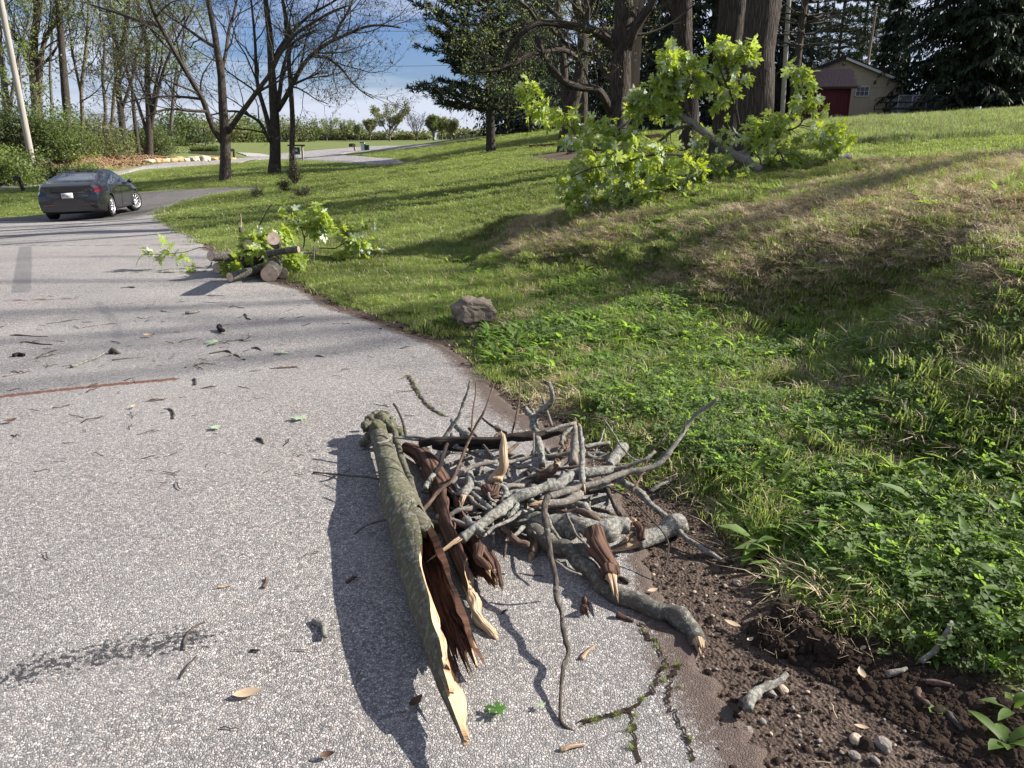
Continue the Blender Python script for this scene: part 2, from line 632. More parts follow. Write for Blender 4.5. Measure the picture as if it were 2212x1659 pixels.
def asphalt_mat(name, base=.27, scale=115, edge=True, dark=False):
    b = NB(name)
    p = b.pos((1, 1, 1))
    warp = b.n('ShaderNodeVectorMath')
    warp.operation = 'ADD'
    wn = b.n('ShaderNodeTexNoise')
    wn.inputs['Scale'].default_value = scale * .6
    b.l(p, wn.inputs['Vector'])
    sc = b.n('ShaderNodeVectorMath')
    sc.operation = 'SCALE'
    sc.inputs['Scale'].default_value = .012
    b.l(wn.outputs['Color'], sc.inputs[0])
    b.l(p, warp.inputs[0])
    b.l(sc.outputs[0], warp.inputs[1])
    pw = warp.outputs[0]
    stone = b.voro(pw, scale, 'F1', 'Color')
    sepc = b.n('ShaderNodeSeparateColor')
    b.l(stone, sepc.inputs[0])
    e = b.voro(pw, scale, 'DISTANCE_TO_EDGE')
    val = b.ramp(sepc.outputs[0], [(0, base * .42), (.25, base * .78), (.7, base * 1.22), (.93, base * 1.5), (1, base * 2.0)])
    hue = b.mix(sepc.outputs[1], (1.16, 1.0, .89), (1.04, 1.0, .95))
    c = b.mix(1.0, val, hue, 'MULTIPLY')
    gap = b.ramp(e, [(.02, 1), (.13, 0)])
    c = b.mix(gap, c, (base * .22, base * .215, base * .22))
    deep = b.ramp(b.noise(p, scale * .42, 3, .6), [(.30, .75), (.44, 0)])
    c = b.mix(deep, c, (base * .25,) * 3)
    big = b.noise(b.pos((1, .22, 1)), .8, 4, .6)
    c = b.mix(b.ramp(b.noise(p, .5, 5, .65), [(.45, 0), (.7, .35)]), c, (base * 1.25, base * 1.2, base * 1.12))
    c = b.mix(b.ramp(big, [(.3, .30), (.7, 0)]), c, (base * .62, base * .60, base * .6))
    c = b.mix(b.ramp(b.noise(p, 3.1, 4, .65), [(.55, 0), (.75, .22)]), c, (base * .75, base * .58, base * .5))
    hgt = b.mix(.4, b.ramp(e, [(0, 0), (.25, 1)]), b.ramp(sepc.outputs[2], [(0, 0), (1, 1)]))
    if edge:
        grit = b.noise(p, 9, 6, .75)
        for nm, col, k0 in (('edge', (.085, .058, .044), .0), ('oil', (.022, .022, .026), .0), ('rust', (.13, .045, .022), .0), ('skid', (.10, .10, .105), .0), ('stain', (.12, .055, .04), 0), ('crack', (.03, .024, .018), 0)):
            a = b.attr(nm)
            lo, hi = ((.40, .62) if nm == 'edge' else (.40, .56) if nm in ('rust', 'crack', 'skid') else (.50, .66))
            src = b.noise(p, 42, 7, .8) if nm == 'edge' else grit if nm == 'stain' else b.noise(p, 55, 4, .7)
            m = b.math('ADD', a, b.math('MULTIPLY', b.math('SUBTRACT', src, .5), 1.1 if nm != 'oil' else 2.2))
            m = b.math('MULTIPLY', b.ramp(m, [(lo, 0), (hi, 1)]), b.ramp(a, [(0.02, 0), (.12, 1)]))
            c = b.mix(b.math('MULTIPLY', m, .9 if nm != 'skid' else .55), c, col)
    st = b.n('ShaderNodeBump')
    st.inputs['Strength'].default_value = .9
    st.inputs['Distance'].default_value = .0035
    b.l(hgt, st.inputs['Height'])
    return b.done(b.bsdf(c, .85, st.outputs[0], .25))

M = {}
M['ground'] = ground_mat()
M['asphalt'] = asphalt_mat('weathered_asphalt', .30, 118)
M['lane'] = asphalt_mat('dark_asphalt', .15, 60, False)
M['road'] = asphalt_mat('road_asphalt', .30, 30, False)
M['gravel_drive'] = asphalt_mat('pale_drive', .42, 20, False)
M['bark_dark'] = bark_mat('furrowed_dark_bark', (.010, .008, .007), (.10, .08, .066), 15, .18, .18, (.22, .23, .18), .035)
M['bark_big'] = bark_mat('deep_furrowed_bark', (.006, .005, .0045), (.115, .09, .075), 17, .13, .05, (.22, .22, .18), .10)
M['bark_grey'] = bark_mat('grey_bark', (.05, .045, .04), (.20, .18, .16), 10, .2, .2, (.3, .3, .25), .02)
M['bark_warm'] = bark_mat('warm_brown_bark', (.05, .035, .025), (.24, .19, .14), 10, .2, .1, (.25, .25, .2), .02)
M['twig'] = bark_mat('twig_bark', (.022, .018, .015), (.085, .07, .058), 30, .3, 0, bumpd=.004)
M['log_bark'] = bark_mat('mossy_log_bark', (.016, .013, .009), (.155, .135, .095), 40, .45, .46, (.37, .39, .31), .012, moss=.7, fw=.88)
M['log_bark2'] = bark_mat('cut_log_bark', (.012, .010, .008), (.14, .125, .105), 34, .35, .42, (.36, .38, .31), .008, fw=.85)
M['rotten'] = bark_mat('rotten_brown_wood', (.010, .007, .006), (.155, .088, .062), 34, .10, 0, bumpd=.014)
M['burnt'] = bark_mat('blackened_bark', (.006, .005, .005), (.045, .035, .03), 26, .12, 0, bumpd=.008)
M['splinter'] = bark_mat('fresh_splintered_wood', (.17, .10, .06), (.62, .46, .30), 70, .03, 0, bumpd=.006)
M['stick_lichen'] = bark_mat('lichen_stick_bark', (.022, .018, .015), (.19, .165, .14), 75, .5, .72, (.46, .48, .42), .006, fine=.7, fw=.85)
M['stick_grey'] = bark_mat('grey_stick_bark', (.03, .025, .021), (.24, .205, .175), 85, .4, .45, (.42, .44, .38), .005, fine=.7, fw=.85)
M['stick_brown'] = bark_mat('brown_stick_bark', (.03, .019, .014), (.17, .115, .085), 60, .3, .12, (.34, .36, .30), .003, fine=.6)
M['stick_dark'] = bark_mat('dark_stick_bark', (.022, .018, .015), (.10, .082, .068), 60, .3, .2, (.30, .32, .27), .003, fine=.6)
M['pole_wood'] = bark_mat('weathered_pole_wood', (.14, .095, .065), (.33, .25, .19), 24, .02, 0, bumpd=.004)
M['pole_grey'] = bark_mat('grey_pole_wood', (.22, .20, .17), (.42, .38, .33), 24, .02, 0, bumpd=.003)

def hero_log_mat():
    b = NB('split_log_inside')
    p = b.pos((1, 1, .10), attr='bark')
    p1 = b.pos((1, 1, .5), attr='bark')
    nz = b.noise(p, 60, 6, .7)
    rot_ = b.mix(b.ramp(nz, [(.35, 0), (.65, 1)]), (.010, .006, .005), (.14, .070, .046))
    rot_ = b.mix(b.ramp(b.noise(p1, 14, 4), [(.5, 0), (.7, .8)]), rot_, (.02, .013, .012))
    pale = b.mix(b.ramp(nz, [(.3, 0), (.66, 1)]), (.17, .09, .05), (.66, .46, .28))
    a = b.math('ADD', b.attr('pale'), b.math('MULTIPLY', b.math('SUBTRACT', b.noise(p1, 22, 5, .7), .5), .7))
    c = b.mix(b.ramp(a, [(.42, 0), (.56, 1)]), rot_, pale)
    return b.done(b.bsdf(c, .92, b.bump(nz, 1, .012), .1))
M['log_inside'] = hero_log_mat()

def cut_face_mat():
    b = NB('sawn_log_end')
    p = b.pos((1, 1, 1), attr='disc')
    ln = b.n('ShaderNodeVectorMath')
    ln.operation = 'LENGTH'
    b.l(p, ln.inputs[0])
    r = b.math('ADD', b.math('MULTIPLY', ln.outputs['Value'], 60), b.math('MULTIPLY', b.noise(p, 2.5, 3), 9))
    rings = b.math('SINE', r)
    c = b.mix(b.math('MULTIPLY', b.math('ADD', rings, 1), .3), (.60, .48, .37), (.44, .33, .25))
    c = b.mix(b.ramp(ln.outputs['Value'], [(.0, .7), (.25, 0), (.86, 0), (1, .6)]), c, (.22, .12, .08))
    c = b.mix(b.ramp(b.noise(p, 1.6, 4, .6), [(.45, 0), (.7, .6)]), c, (.30, .19, .14))
    return b.done(b.bsdf(c, .85, None, .15))
M['cut_face'] = cut_face_mat()

M['maple'] = leaf_mat('silver_maple_leaf', (.20, .27, .035), (.50, .56, .44), (.52, .62, .035), .3, 4, .40, .5)
M['leaf_light'] = leaf_mat('spring_tree_leaf', (.13, .17, .045), (.15, .19, .07), (.30, .38, .06), .35, .8, .4)
M['leaf_pale'] = leaf_mat('pale_spring_leaf', (.17, .21, .09), (.2, .24, .13), (.33, .40, .12), .3, .8, .4)
M['leaf_olive'] = leaf_mat('olive_far_leaf', (.13, .14, .055), (.15, .16, .08), (.25, .26, .08), .35, .4, .35)
M['leaf_bush'] = leaf_mat('hedgerow_leaf', (.075, .10, .030), (.09, .12, .05), (.19, .25, .05), .5, .5, .35)
M['leaf_bush2'] = leaf_mat('bright_shrub_leaf', (.12, .155, .038), (.13, .17, .06), (.27, .34, .06), .4, .5, .38)
M['bud'] = leaf_mat('hanging_bud', (.045, .045, .02), (.05, .05, .025), (.08, .09, .03), .3, 2, .3)
M['needle'] = leaf_mat('pine_needles', (.028, .050, .020), (.03, .05, .025), (.035, .06, .02), .45, .6, .2, .6)
M['needle_dark'] = leaf_mat('spruce_needles', (.020, .034, .013), (.022, .036, .016), (.025, .045, .012), .55, .5, .2, .6)
M['grass'] = leaf_mat('grass_blade', (.16, .205, .050), (.16, .205, .055), (.33, .42, .075), .35, 1.3, .42, .65)
M['grass_long'] = leaf_mat('long_grass_blade', (.14, .185, .055), (.14, .185, .06), (.29, .36, .09), .3, .6, .42, .55)
M['straw'] = leaf_mat('dead_grass_blade', (.50, .40, .26), (.50, .40, .26), (.45, .34, .19), .4, 12, .25, .8)
M['clover'] = leaf_mat('clover_leaf', (.085, .15, .028), (.12, .17, .06), (.27, .41, .06), .45, 14, .5, .7)
M['plantain'] = leaf_mat('plantain_leaf', (.10, .17, .030), (.12, .18, .05), (.29, .44, .055), .4, 9, .5, .6)
M['litter'] = plain('dry_leaf_litter', (.27, .17, .10), .9, .1, 0, .5, 9)
M['stone'] = plain('grey_field_stone', (.21, .18, .155), .9, .2, 0, .45, 14, .01)
M['ledge'] = plain('pale_ledge_stone', (.42, .37, .28), .9, .2, 0, .35, 2.2, .05)
M['ledge_warm'] = plain('ochre_ledge_stone', (.38, .25, .14), .9, .2, 0, .45, 1.8, .05)
M['pebble'] = plain('tan_pebble', (.42, .33, .24), .7, .3, 0, .15, 40, .001)
M['soil_clod'] = plain('dark_soil', (.038, .027, .021), 1, .03, 0, .7, 90, .008)
M['timber'] = plain('weathered_timber', (.16, .09, .065), .9, .15, 0, .35, 9, .004)
M['mulch'] = plain('brown_mulch', (.11, .08, .06), 1, .05, 0, .45, 22, .03)
# ------------------------------------------------------------------ ground zones (traced on the photo, kept as world polygons)
edge_px = [(1760,1800),(1640,1659),(1590,1560),(1540,1480),(1500,1400),(1440,1310),(1400,1230),(1370,1150),(1330,1060),(1270,985),(1190,930),
           (1110,885),(1040,800),(960,750),(850,712),(740,672),(650,628),(560,600),(470,548),(425,515),(380,490),(335,470)]
EDGE = zone(edge_px)                     # right-hand edge of the asphalt, x and y, y rising
EDGE = np.vstack([[1.6, -6], [1.5, -1.0], EDGE])
def edge_x(y):
    return np.interp(y, EDGE[:, 1], EDGE[:, 0])

grass_px = [(2212,1560),(2120,1450),(1980,1400),(1850,1340),(1760,1330),(1700,1240),(1640,1170),(1540,1110),(1430,1040),(1350,960),(1250,905),
            (1130,860),(1050,800),(1000,760),(930,720),(860,700),(800,672),(720,650),(660,610),(560,570),(430,515),(330,465)]
GEDGE = zone(grass_px)
GEDGE = np.vstack([[2.6, -6], [2.1, 0.5], GEDGE])
def grass_x(y):
    return np.interp(y, GEDGE[:, 1], GEDGE[:, 0])

DRY = [zone([(1420,640),(1500,560),(1650,470),(1830,410),(2250,330),(2250,560),(2050,600),(1850,640),(1640,680)]),
       zone([(900,500),(1040,520),(1160,500),(1300,470),(1400,500),(1340,560),(1180,570),(1000,560)]),
       zone([(2050,640),(2250,600),(2250,740),(2100,720)]),
       zone([(1230,840),(1420,830),(1560,850),(1500,890),(1300,900)])]
LUSH = [zone([(1180,620),(1400,600),(1560,640),(1800,700),(2000,700),(2250,760),(2250,1500),(2100,1440),(1900,1370),(1700,1200),(1560,1090),(1350,930),
              (1250,860),(1000,740),(940,700),(960,660)])]
LITTER = [zone([(150,368),(330,352),(420,345),(350,336),(260,318),(200,300),(120,330),(0,350),(0,378)]), zone([(0,378),(150,368),(0,396)])]
MULCHZ = [zone([(1110,345),(1230,325),(1430,322),(1440,345),(1300,350),(1180,352)])]

def soft_zone(x, y, polys, w, seed, amp=None):
    out = np.zeros(np.shape(x))
    amp = w if amp is None else amp
    wx = x + amp * vnoise(np.stack([x / w, y / w], -1), seed)
    wy = y + amp * vnoise(np.stack([x / w, y / w], -1), seed + 5)
    for poly in polys:
        ins = in_poly(wx, wy, poly)
        d = poly_dist(wx, wy, poly, True)
        out = np.maximum(out, sstep(-w, w, np.where(ins, d, -d)))
    return out

def masks(x, y):
    P2 = np.stack([x, y], -1)
    gx = grass_x(y) + .10 * vnoise(P2 * 3.1, 3) + .06 * vnoise(P2 * 11, 4)
    dirt = sstep(.12, -.06, x - gx) * sstep(-1.0, -.5, x - edge_x(y)) * (y < 24.4)
    dirt = np.maximum(dirt, .75 * sstep(.30, .55, fbm(P2 * 1.4, 8, 3)) * sstep(6, 3, x - gx) * (y < 9))
    r = np.hypot(x, y)
    dry = soft_zone(x, y, DRY, .35, 21)
    dry = np.clip(dry * (1.0 + .9 * fbm(P2 * 1.7, 23, 4)), 0, 1)
    dry = np.maximum(dry, .35 * sstep(.25, .6, fbm(P2 * .9, 31, 4)) * sstep(25, 8, r))
    lush = soft_zone(x, y, LUSH, .3, 41)
    litter = soft_zone(x, y, LITTER, 1.2, 51)
    mul = soft_zone(x, y, MULCHZ, .7, 61)
    shed = sstep(3.6, 2.2, poly_dist(x, y, SHED_DIRT))
    return dirt, dry * (1 - lush * .6), lush, litter, np.maximum(mul, shed)

SHED_DIRT = [at(1480, 262, 47)[:2], at(1640, 262, 47)[:2], at(1760, 262, 48)[:2]]

def terrain(x, y):
    x, y = np.broadcast_arrays(A(x), A(y))
    z = h0(x, y)
    r = np.hypot(x, y)
    P2 = np.stack([x, y], -1)
    off = sstep(-.02, .35, x - grass_x(y)) * (y < 60) * (y > -5)
    off = off * sstep(40, 18, r)
    z = z + off * (.045 * fbm(P2 * 1.3, 70, 3) + .018 * fbm(P2 * 6, 75, 3))
    z = z + off * .035 * sstep(.0, .2, x - grass_x(y)) * (r < 12)          # turf stands above the asphalt
    verge = sstep(0, .12, x - edge_x(y)) * (r < 9) * (y > -5)
    z = z + verge * .010 * fbm(P2 * 14, 80, 4)
    # small bank steps above the ditch
    st = soft_zone(x, y, [BANKLIP], .22, 91)
    z = z + .15 * st * (r < 12)
    return z

BANKLIP = zone([(1080,590),(1300,560),(1480,600),(1560,650),(1700,640),(1900,620),(2060,610),(2230,640),(2250,300),(1900,330),(1300,470),(1080,500)])

# polar grid round the camera
rad = np.concatenate([[.25], np.geomspace(.5, 14, 250), np.geomspace(14, 900, 170)[1:]])
an = np.concatenate([np.arange(-44, 44, .27), np.arange(44, 316, 3.0)])
an = np.radians(an)
RR, AA = np.meshgrid(rad, an, indexing='ij')
gx, gy = RR * np.sin(AA), RR * np.cos(AA)
gz = terrain(gx, gy)
gz = np.where(RR > 320, np.minimum(gz, 1.25 + 0 * gz), gz)
onroad = (gx < edge_x(gy) - .02) & (gx > edge_x(gy) - 7.6) & (gy > -6) & (gy < 24)
gz = np.where(onroad & (gx < edge_x(gy) - .12), gz - .05, gz)
dirt, dry, lush, litter, mul = masks(gx, gy)
far = sstep(5, 24, RR)
nr, na = gx.shape
idx = np.arange(nr * na).reshape(nr, na)
nx = np.roll(idx, -1, 1)
Q = np.stack([idx[:-1], nx[:-1], nx[1:], idx[1:]], -1)[:, :, ::-1].reshape(-1, 4)
V = np.stack([gx, gy, gz], -1).reshape(-1, 3)
V = np.vstack([V, [[0, 0, float(terrain(0, 0)) - .05]]])
Tc = np.stack([np.full(na, len(V) - 1), idx[0], nx[0]], -1)[:, ::-1]
ex = lambda a: np.append(a.ravel(), 0)
me = new_mesh('ground', V, Q, Tc, [M['ground']], dict(dirt=ex(np.maximum(dirt, mul * .9)), dry=ex(dry), lush=ex(lush), litter=ex(litter), far=ex(far)))
tag(obj('ground', me), kind='structure')

# driveway: fine sheet, 4 to 12 mm above the soil, thinning out under the dirt at its edge
ys = np.concatenate([np.linspace(-6, 1, 30)[:-1], np.geomspace(1, 24.6, 480)])
cols = np.concatenate([[0, .02, .05, .09, .14, .2, .3], np.linspace(.34, 3.4, 90), np.linspace(3.5, 7.4, 50)])
YY, CC = np.meshgrid(ys, cols, indexing='ij')
jit = .03 * vnoise(np.stack([YY * 2.3, 0 * YY], -1), 3) + .02 * vnoise(np.stack([YY * 31, 0 * YY], -1), 9) + .02 * vnoise(np.stack([YY * 17, 0 * YY], -1), 4)
XX = edge_x(YY) + jit * np.exp(-CC * 3) - CC
ZZ = terrain(XX, YY) + .010 + .004 * sstep(0, .3, CC)
ZZ = np.where(CC == 0, ZZ - .03, ZZ)
X2 = np.stack([XX, YY], -1)
def stroke(line, w, soft=.5):
    d = poly_dist(XX, YY, line)
    return 1 - sstep(w * (1 - soft), w * (1 + soft), d + 0 * XX)
rust = np.clip(stroke(zone([(-60,868),(100,850),(250,834),(378,823)]), .035, .7), 0, 1) * .8
skid = np.clip(stroke(zone([(55,535),(52,575),(46,632)]), .10, .3) + stroke(zone([(210,655),(250,700),(255,735)]), .07, .8) * .7, 0, 1) * .75
oil = np.clip(stroke(zone([(-80,1500),(120,1440),(300,1405),(420,1385)]), .085, .9), 0, 1) * .62
stain = np.clip(stroke(zone([(10,652),(90,650),(160,648)]), .10, .8) * .6 + stroke(zone([(1020,1060),(1000,1050)]), .05, .8) * .5
                + stroke(zone([(600,838),(500,842)]), .03, .8) * .4 + stroke(zone([(560,1450),(610,1440)]), .05, .9) * .5, 0, 1)
cracks = [[(1380,1659),(1370,1600),(1365,1540),(1400,1510),(1430,1460),(1440,1440),(1420,1400),(1395,1375),(1385,1350)],
          [(1500,1659),(1480,1600),(1460,1560),(1440,1510),(1470,1440)], [(1365,1540),(1300,1560),(1250,1570)],
          [(880,815),(905,860),(935,890),(960,905)], [(-40,531),(200,532),(420,530)]]
crack = np.zeros_like(XX)
crack = np.maximum(crack, .75 * stroke(zone(cracks[3]), .02, .8))
crack = np.maximum(crack, .9 * stroke(zone(cracks[4]), .03, .6))
cover = np.clip(1 - CC / (.28 + .25 * vnoise(X2 * 1.9, 12)), 0, 1) * .9
cover = np.maximum(cover, soft_zone(XX, YY, [zone([(830,770),(900,770),(1060,850),(1110,900),(1040,930),(940,900),(860,830)])], .15, 15) * .42)
cover = np.maximum(cover, soft_zone(XX, YY, [zone([(330,480),(470,560),(640,640),(560,640),(420,560)])], .3, 16) * .4)
n0, n1 = XX.shape
idx = np.arange(n0 * n1).reshape(n0, n1)
Q = np.stack([idx[:-1, :-1], idx[:-1, 1:], idx[1:, 1:], idx[1:, :-1]], -1).reshape(-1, 4)
me = new_mesh('driveway', np.stack([XX, YY, ZZ], -1), Q, None, [M['asphalt']],
              dict(edge=cover.ravel(), rust=rust.ravel(), skid=skid.ravel(), oil=oil.ravel(), stain=stain.ravel(), crack=crack.ravel()))
tag(obj('driveway', me), kind='structure')

def ribbon(name, near, farl, mat, lift=.03, n=80, m=10):
    a = A([ground_at(*p)[:2] for p in near])
    b = A([ground_at(*p)[:2] for p in farl])
    a, b = smooth_path(a, n), smooth_path(b, n)
    t = np.linspace(0, 1, m)[None, :, None]
    G = a[:, None] * (1 - t) + b[:, None] * t
    z = terrain(G[..., 0], G[..., 1]) + lift
    z[:, 0] -= .25
    z[:, -1] -= .25
    G[:, 0] = G[:, 1] + (G[:, 0] - G[:, 1]) * 1.0
    idx = np.arange(n * m).reshape(n, m)
    Q = np.stack([idx[:-1, :-1], idx[1:, :-1], idx[1:, 1:], idx[:-1, 1:]], -1).reshape(-1, 4)
    me = new_mesh(name, np.concatenate([G, z[..., None]], -1), Q, None, [mat])
    return tag(obj(name, me), kind='structure')

ribbon('lane', [(-260,486),(0,479),(150,479),(300,476),(345,457),(400,437),(470,420),(560,409)],
       [(-260,472),(0,471),(60,468),(110,458),(200,428),(300,414),(420,407),(562,404)], M['lane'], .035)
ribbon('road', [(-200,425),(0,411),(120,398),(267,378),(350,368),(475,356),(545,347),(620,346),(655,347),(700,341),(760,331),(833,325),(900,320),(955,315.5)],
       [(-200,400),(0,394),(120,383),(240,368),(325,356.5),(475,346),(545,339),(600,332),(648,327.5),(700,323),(760,319),(833,315.5),(900,312.5),(958,310.8)], M['road'], .05, 120)
ribbon('side_drive', [(640,347.5),(690,350),(751,353),(816,358),(870,356),(918,352)], [(700,336),(740,336.5),(780,338),(816,341),(870,346),(918,350)], M['road'], .07, 60)
ribbon('pale_drive', [(535,338),(560,339.5),(590,338)], [(508,329.5),(530,330.5),(560,332.5)], M['gravel_drive'], .06, 20)

# open cracks in the asphalt: soil-filled, ragged, a few millimetres proud of the sheet they replace
def crack_strip(line, w, seed):
    P = smooth_path(zone(line), 90)
    P = P + .012 * np.stack([vnoise(np.stack([np.arange(90) * .7, np.zeros(90)], -1), seed), vnoise(np.stack([np.arange(90) * .7, np.ones(90)], -1), seed + 1)], -1)
    T = np.gradient(P, axis=0)
    T /= np.linalg.norm(T, axis=1, keepdims=True) + 1e-9
    N = np.stack([-T[:, 1], T[:, 0]], -1)
    ww = w * (.35 + 1.2 * np.abs(vnoise(np.stack([np.arange(90) * .35, np.zeros(90)], -1), seed + 2)))
    ww[[0, -1]] = .001
    G = np.stack([P - N * ww[:, None], P, P + N * ww[:, None]], 1)
    z = terrain(G[..., 0], G[..., 1]) + .0175
    i = np.arange(270).reshape(90, 3)
    Q = np.stack([i[:-1, :-1], i[1:, :-1], i[1:, 1:], i[:-1, 1:]], -1).reshape(-1, 4)
    me = new_mesh('asphalt_crack', np.concatenate([G, z[..., None]], -1), Q, None, [M['soil_clod']])
    return tag(obj('asphalt_crack', me), kind='structure')
for k_, c_ in enumerate(cracks[:4]):
    crack_strip(c_, .0042 if k_ < 3 else .006, 300 + 7 * k_)
# ------------------------------------------------------------------ growing tools
def norm(v):
    return v / np.maximum(np.linalg.norm(v, axis=-1, keepdims=True), 1e-9)

def interp_tube(P, Rr, t):
    """P (N,K,3), t (N,m) -> position, tangent, radius"""
    n, K, _ = P.shape
    f = t * (K - 1)
    k = np.clip(f.astype(int), 0, K - 2)
    w = (f - k)[..., None]
    ii = np.arange(n)[:, None]
    a, b = P[ii, k], P[ii, k + 1]
    r = Rr[ii, k] * (1 - w[..., 0]) + Rr[ii, k + 1] * w[..., 0]
    return a * (1 - w) + b * w, norm(b - a), r

def grow(P, Rr, m, length, angle, rg, K=5, t0=.2, t1=1.0, up=.0, bend=.18, rfac=.55, rend=.25, rmin=.002, lvar=.35, taper_len=.45, droop=0.0):
    """children of every tube in P: returns (N*m,K,3) and radii"""
    n = len(P)
    if n == 0 or m == 0:
        return np.zeros((0, K, 3)), np.zeros((0, K))
    t = t0 + (t1 - t0) * (np.arange(m)[None] + rg.random((n, m))) / m
    p, T, r = interp_tube(P, Rr, t)
    q = rg.normal(size=p.shape)
    perp = norm(q - (q * T).sum(-1, keepdims=True) * T)
    a = angle * (1 + .3 * rg.normal(size=t.shape))[..., None]
    D = norm(np.cos(a) * T + np.sin(a) * perp + np.array([0, 0, up]))
    Ln = length * (1 - taper_len * t) * (1 + lvar * rg.uniform(-1, 1, t.shape))
    p, D, Ln, r = p.reshape(-1, 3), D.reshape(-1, 3), Ln.reshape(-1), r.reshape(-1)
    out = np.empty((len(p), K, 3))
    out[:, 0] = p
    for k in range(1, K):
        D = norm(D + bend * rg.normal(size=D.shape) + np.array([0, 0, up * .35 - droop]))
        out[:, k] = out[:, k - 1] + D * (Ln / (K - 1))[:, None]
    r0 = np.maximum(r * rfac, rmin)
    rr = r0[:, None] * np.linspace(1, rend, K)[None]
    return out, np.maximum(rr, rmin * .6)

def quads_leaf(C, size, rg, aspect=.5, up=.0, hang=False):
    """little diamond leaves (two triangles, folded) at points C; returns V,T"""
    n = len(C)
    if n == 0:
        return np.zeros((0, 3)), np.zeros((0, 3), int)
    D = rg.normal(size=(n, 3))
    if hang:
        D = D * .45 + np.array([0, 0, -1.0])
    D = norm(D)
    W = norm(np.cross(D, rg.normal(size=(n, 3))))
    s = size * rg.uniform(.6, 1.35, (n, 1))
    a = C
    tip = C + D * s
    l = C + D * s * .45 + W * s * aspect * .5
    r = C + D * s * .45 - W * s * aspect * .5
    V = np.stack([a, l, tip, r], 1).reshape(-1, 3)
    i = np.arange(n)[:, None] * 4
    return V, np.concatenate([i + [0, 1, 2], i + [0, 2, 3]], 1).reshape(-1, 3)

def rough_trunk(G, pts, rad, sides=18, n=60, amp=.05, flare=0, seed=0, m=0, fr=2.2):
    P = smooth_path(pts, n)
    Rr = np.interp(np.linspace(0, 1, n), np.linspace(0, 1, len(rad)), rad)
    if flare:
        t = np.linspace(0, 1, n)
        ln = np.linalg.norm(np.diff(P, axis=0), axis=1).sum()
        Rr = Rr * (1 + flare * np.exp(-t * ln / .35))
    V, Q, T, bk = tube_arrays(P[None], Rr[None], sides, True)
    c = np.repeat(P, sides, 0)
    c = np.vstack([c, P[0], P[-1]])
    d = norm(V - c)
    rr = np.concatenate([np.repeat(Rr, sides), [0, 0]])
    nz = fbm(bk * np.array([fr, fr, fr * .35]) / max(Rr[0], .02), seed, 3) + .5 * fbm(bk * np.array([fr, fr, fr * .25]) / max(Rr[0], .02) * 2.7, seed + 3, 2)
    V = V + d * (rr * amp * nz)[:, None]
    G.add(V, Q, T, {'bark': bk}, m)
    return P, Rr

def make_tree(name, label, cat, limbs, seed, group=None, bark='bark_dark', twig='twig', levels=None, leaf=None, trunk_sides=14,
              flare=.28, leaf_mat=None, leaf_n=0, leaf_size=.06, hang=False, bud=False, amp=.07, limb_name='limb', aspect=.5, first_sides=6):
    """limbs: list of (points, r0, r1); the first is the trunk. levels: list of dicts for grow()."""
    rg = np.random.default_rng(seed)
    base = A(limbs[0][0][0])
    t = thing(name, label, cat, tuple(base), 0, group)
    allP, allR = [], []
    for k, (pts, r0, r1) in enumerate(limbs):
        pts = A(pts) - base
        if k == 0:
            pts = np.vstack([pts[0] - [0, 0, .25], pts])
        G = Geo()
        n = 60 if k == 0 else 36
        rl = np.linspace(r0, r1, 5) if not isinstance(r0, (list, tuple)) else r0
        P, Rr = rough_trunk(G, pts, rl, trunk_sides if k == 0 else 10, n, amp, flare if k == 0 else 0, seed + k)
        G.build('trunk' if k == 0 else limb_name, M[bark], t)
        sel = np.linspace(0, n - 1, 13).astype(int)
        allP.append(P[sel])
        allR.append(Rr[sel])
    P, Rr = np.stack(allP), np.stack(allR)
    G = Geo()
    ends = []
    sides = first_sides
    for li, lv in enumerate(levels or []):
        lv = dict(lv)
        src = lv.pop('src', None)
        skip = lv.pop('skip_trunk', False)
        P0, R0 = (P[1:], Rr[1:]) if (li == 0 and skip and len(P) > 1) else (P, Rr)
        C, CR = grow(P0, R0, rg=rg, **lv)
        G.tubes(C, CR, max(3, sides))
        sides -= 1 if sides > 3 else 0
        if li >= 2 or li == len(levels) - 1:
            ends.append(C)
        P, Rr = C, CR
    if G.n:
        tag(G.build('branches', M[twig], t), kind='stuff')
    if leaf_n and ends:
        E = ends[-1]
        tt = rg.random((len(E), leaf_n)) ** .7
        C, _, _ = interp_tube(E, np.ones(E.shape[:2]), tt)
        C = C.reshape(-1, 3) + rg.normal(size=(C.size // 3, 3)) * leaf_size * .5
        V, T = quads_leaf(C, leaf_size, rg, aspect, hang=hang)
        g = Geo()
        g.add(V, T=T)
        tag(g.build('foliage', M[leaf_mat], t, smooth=False), kind='stuff')
    return t

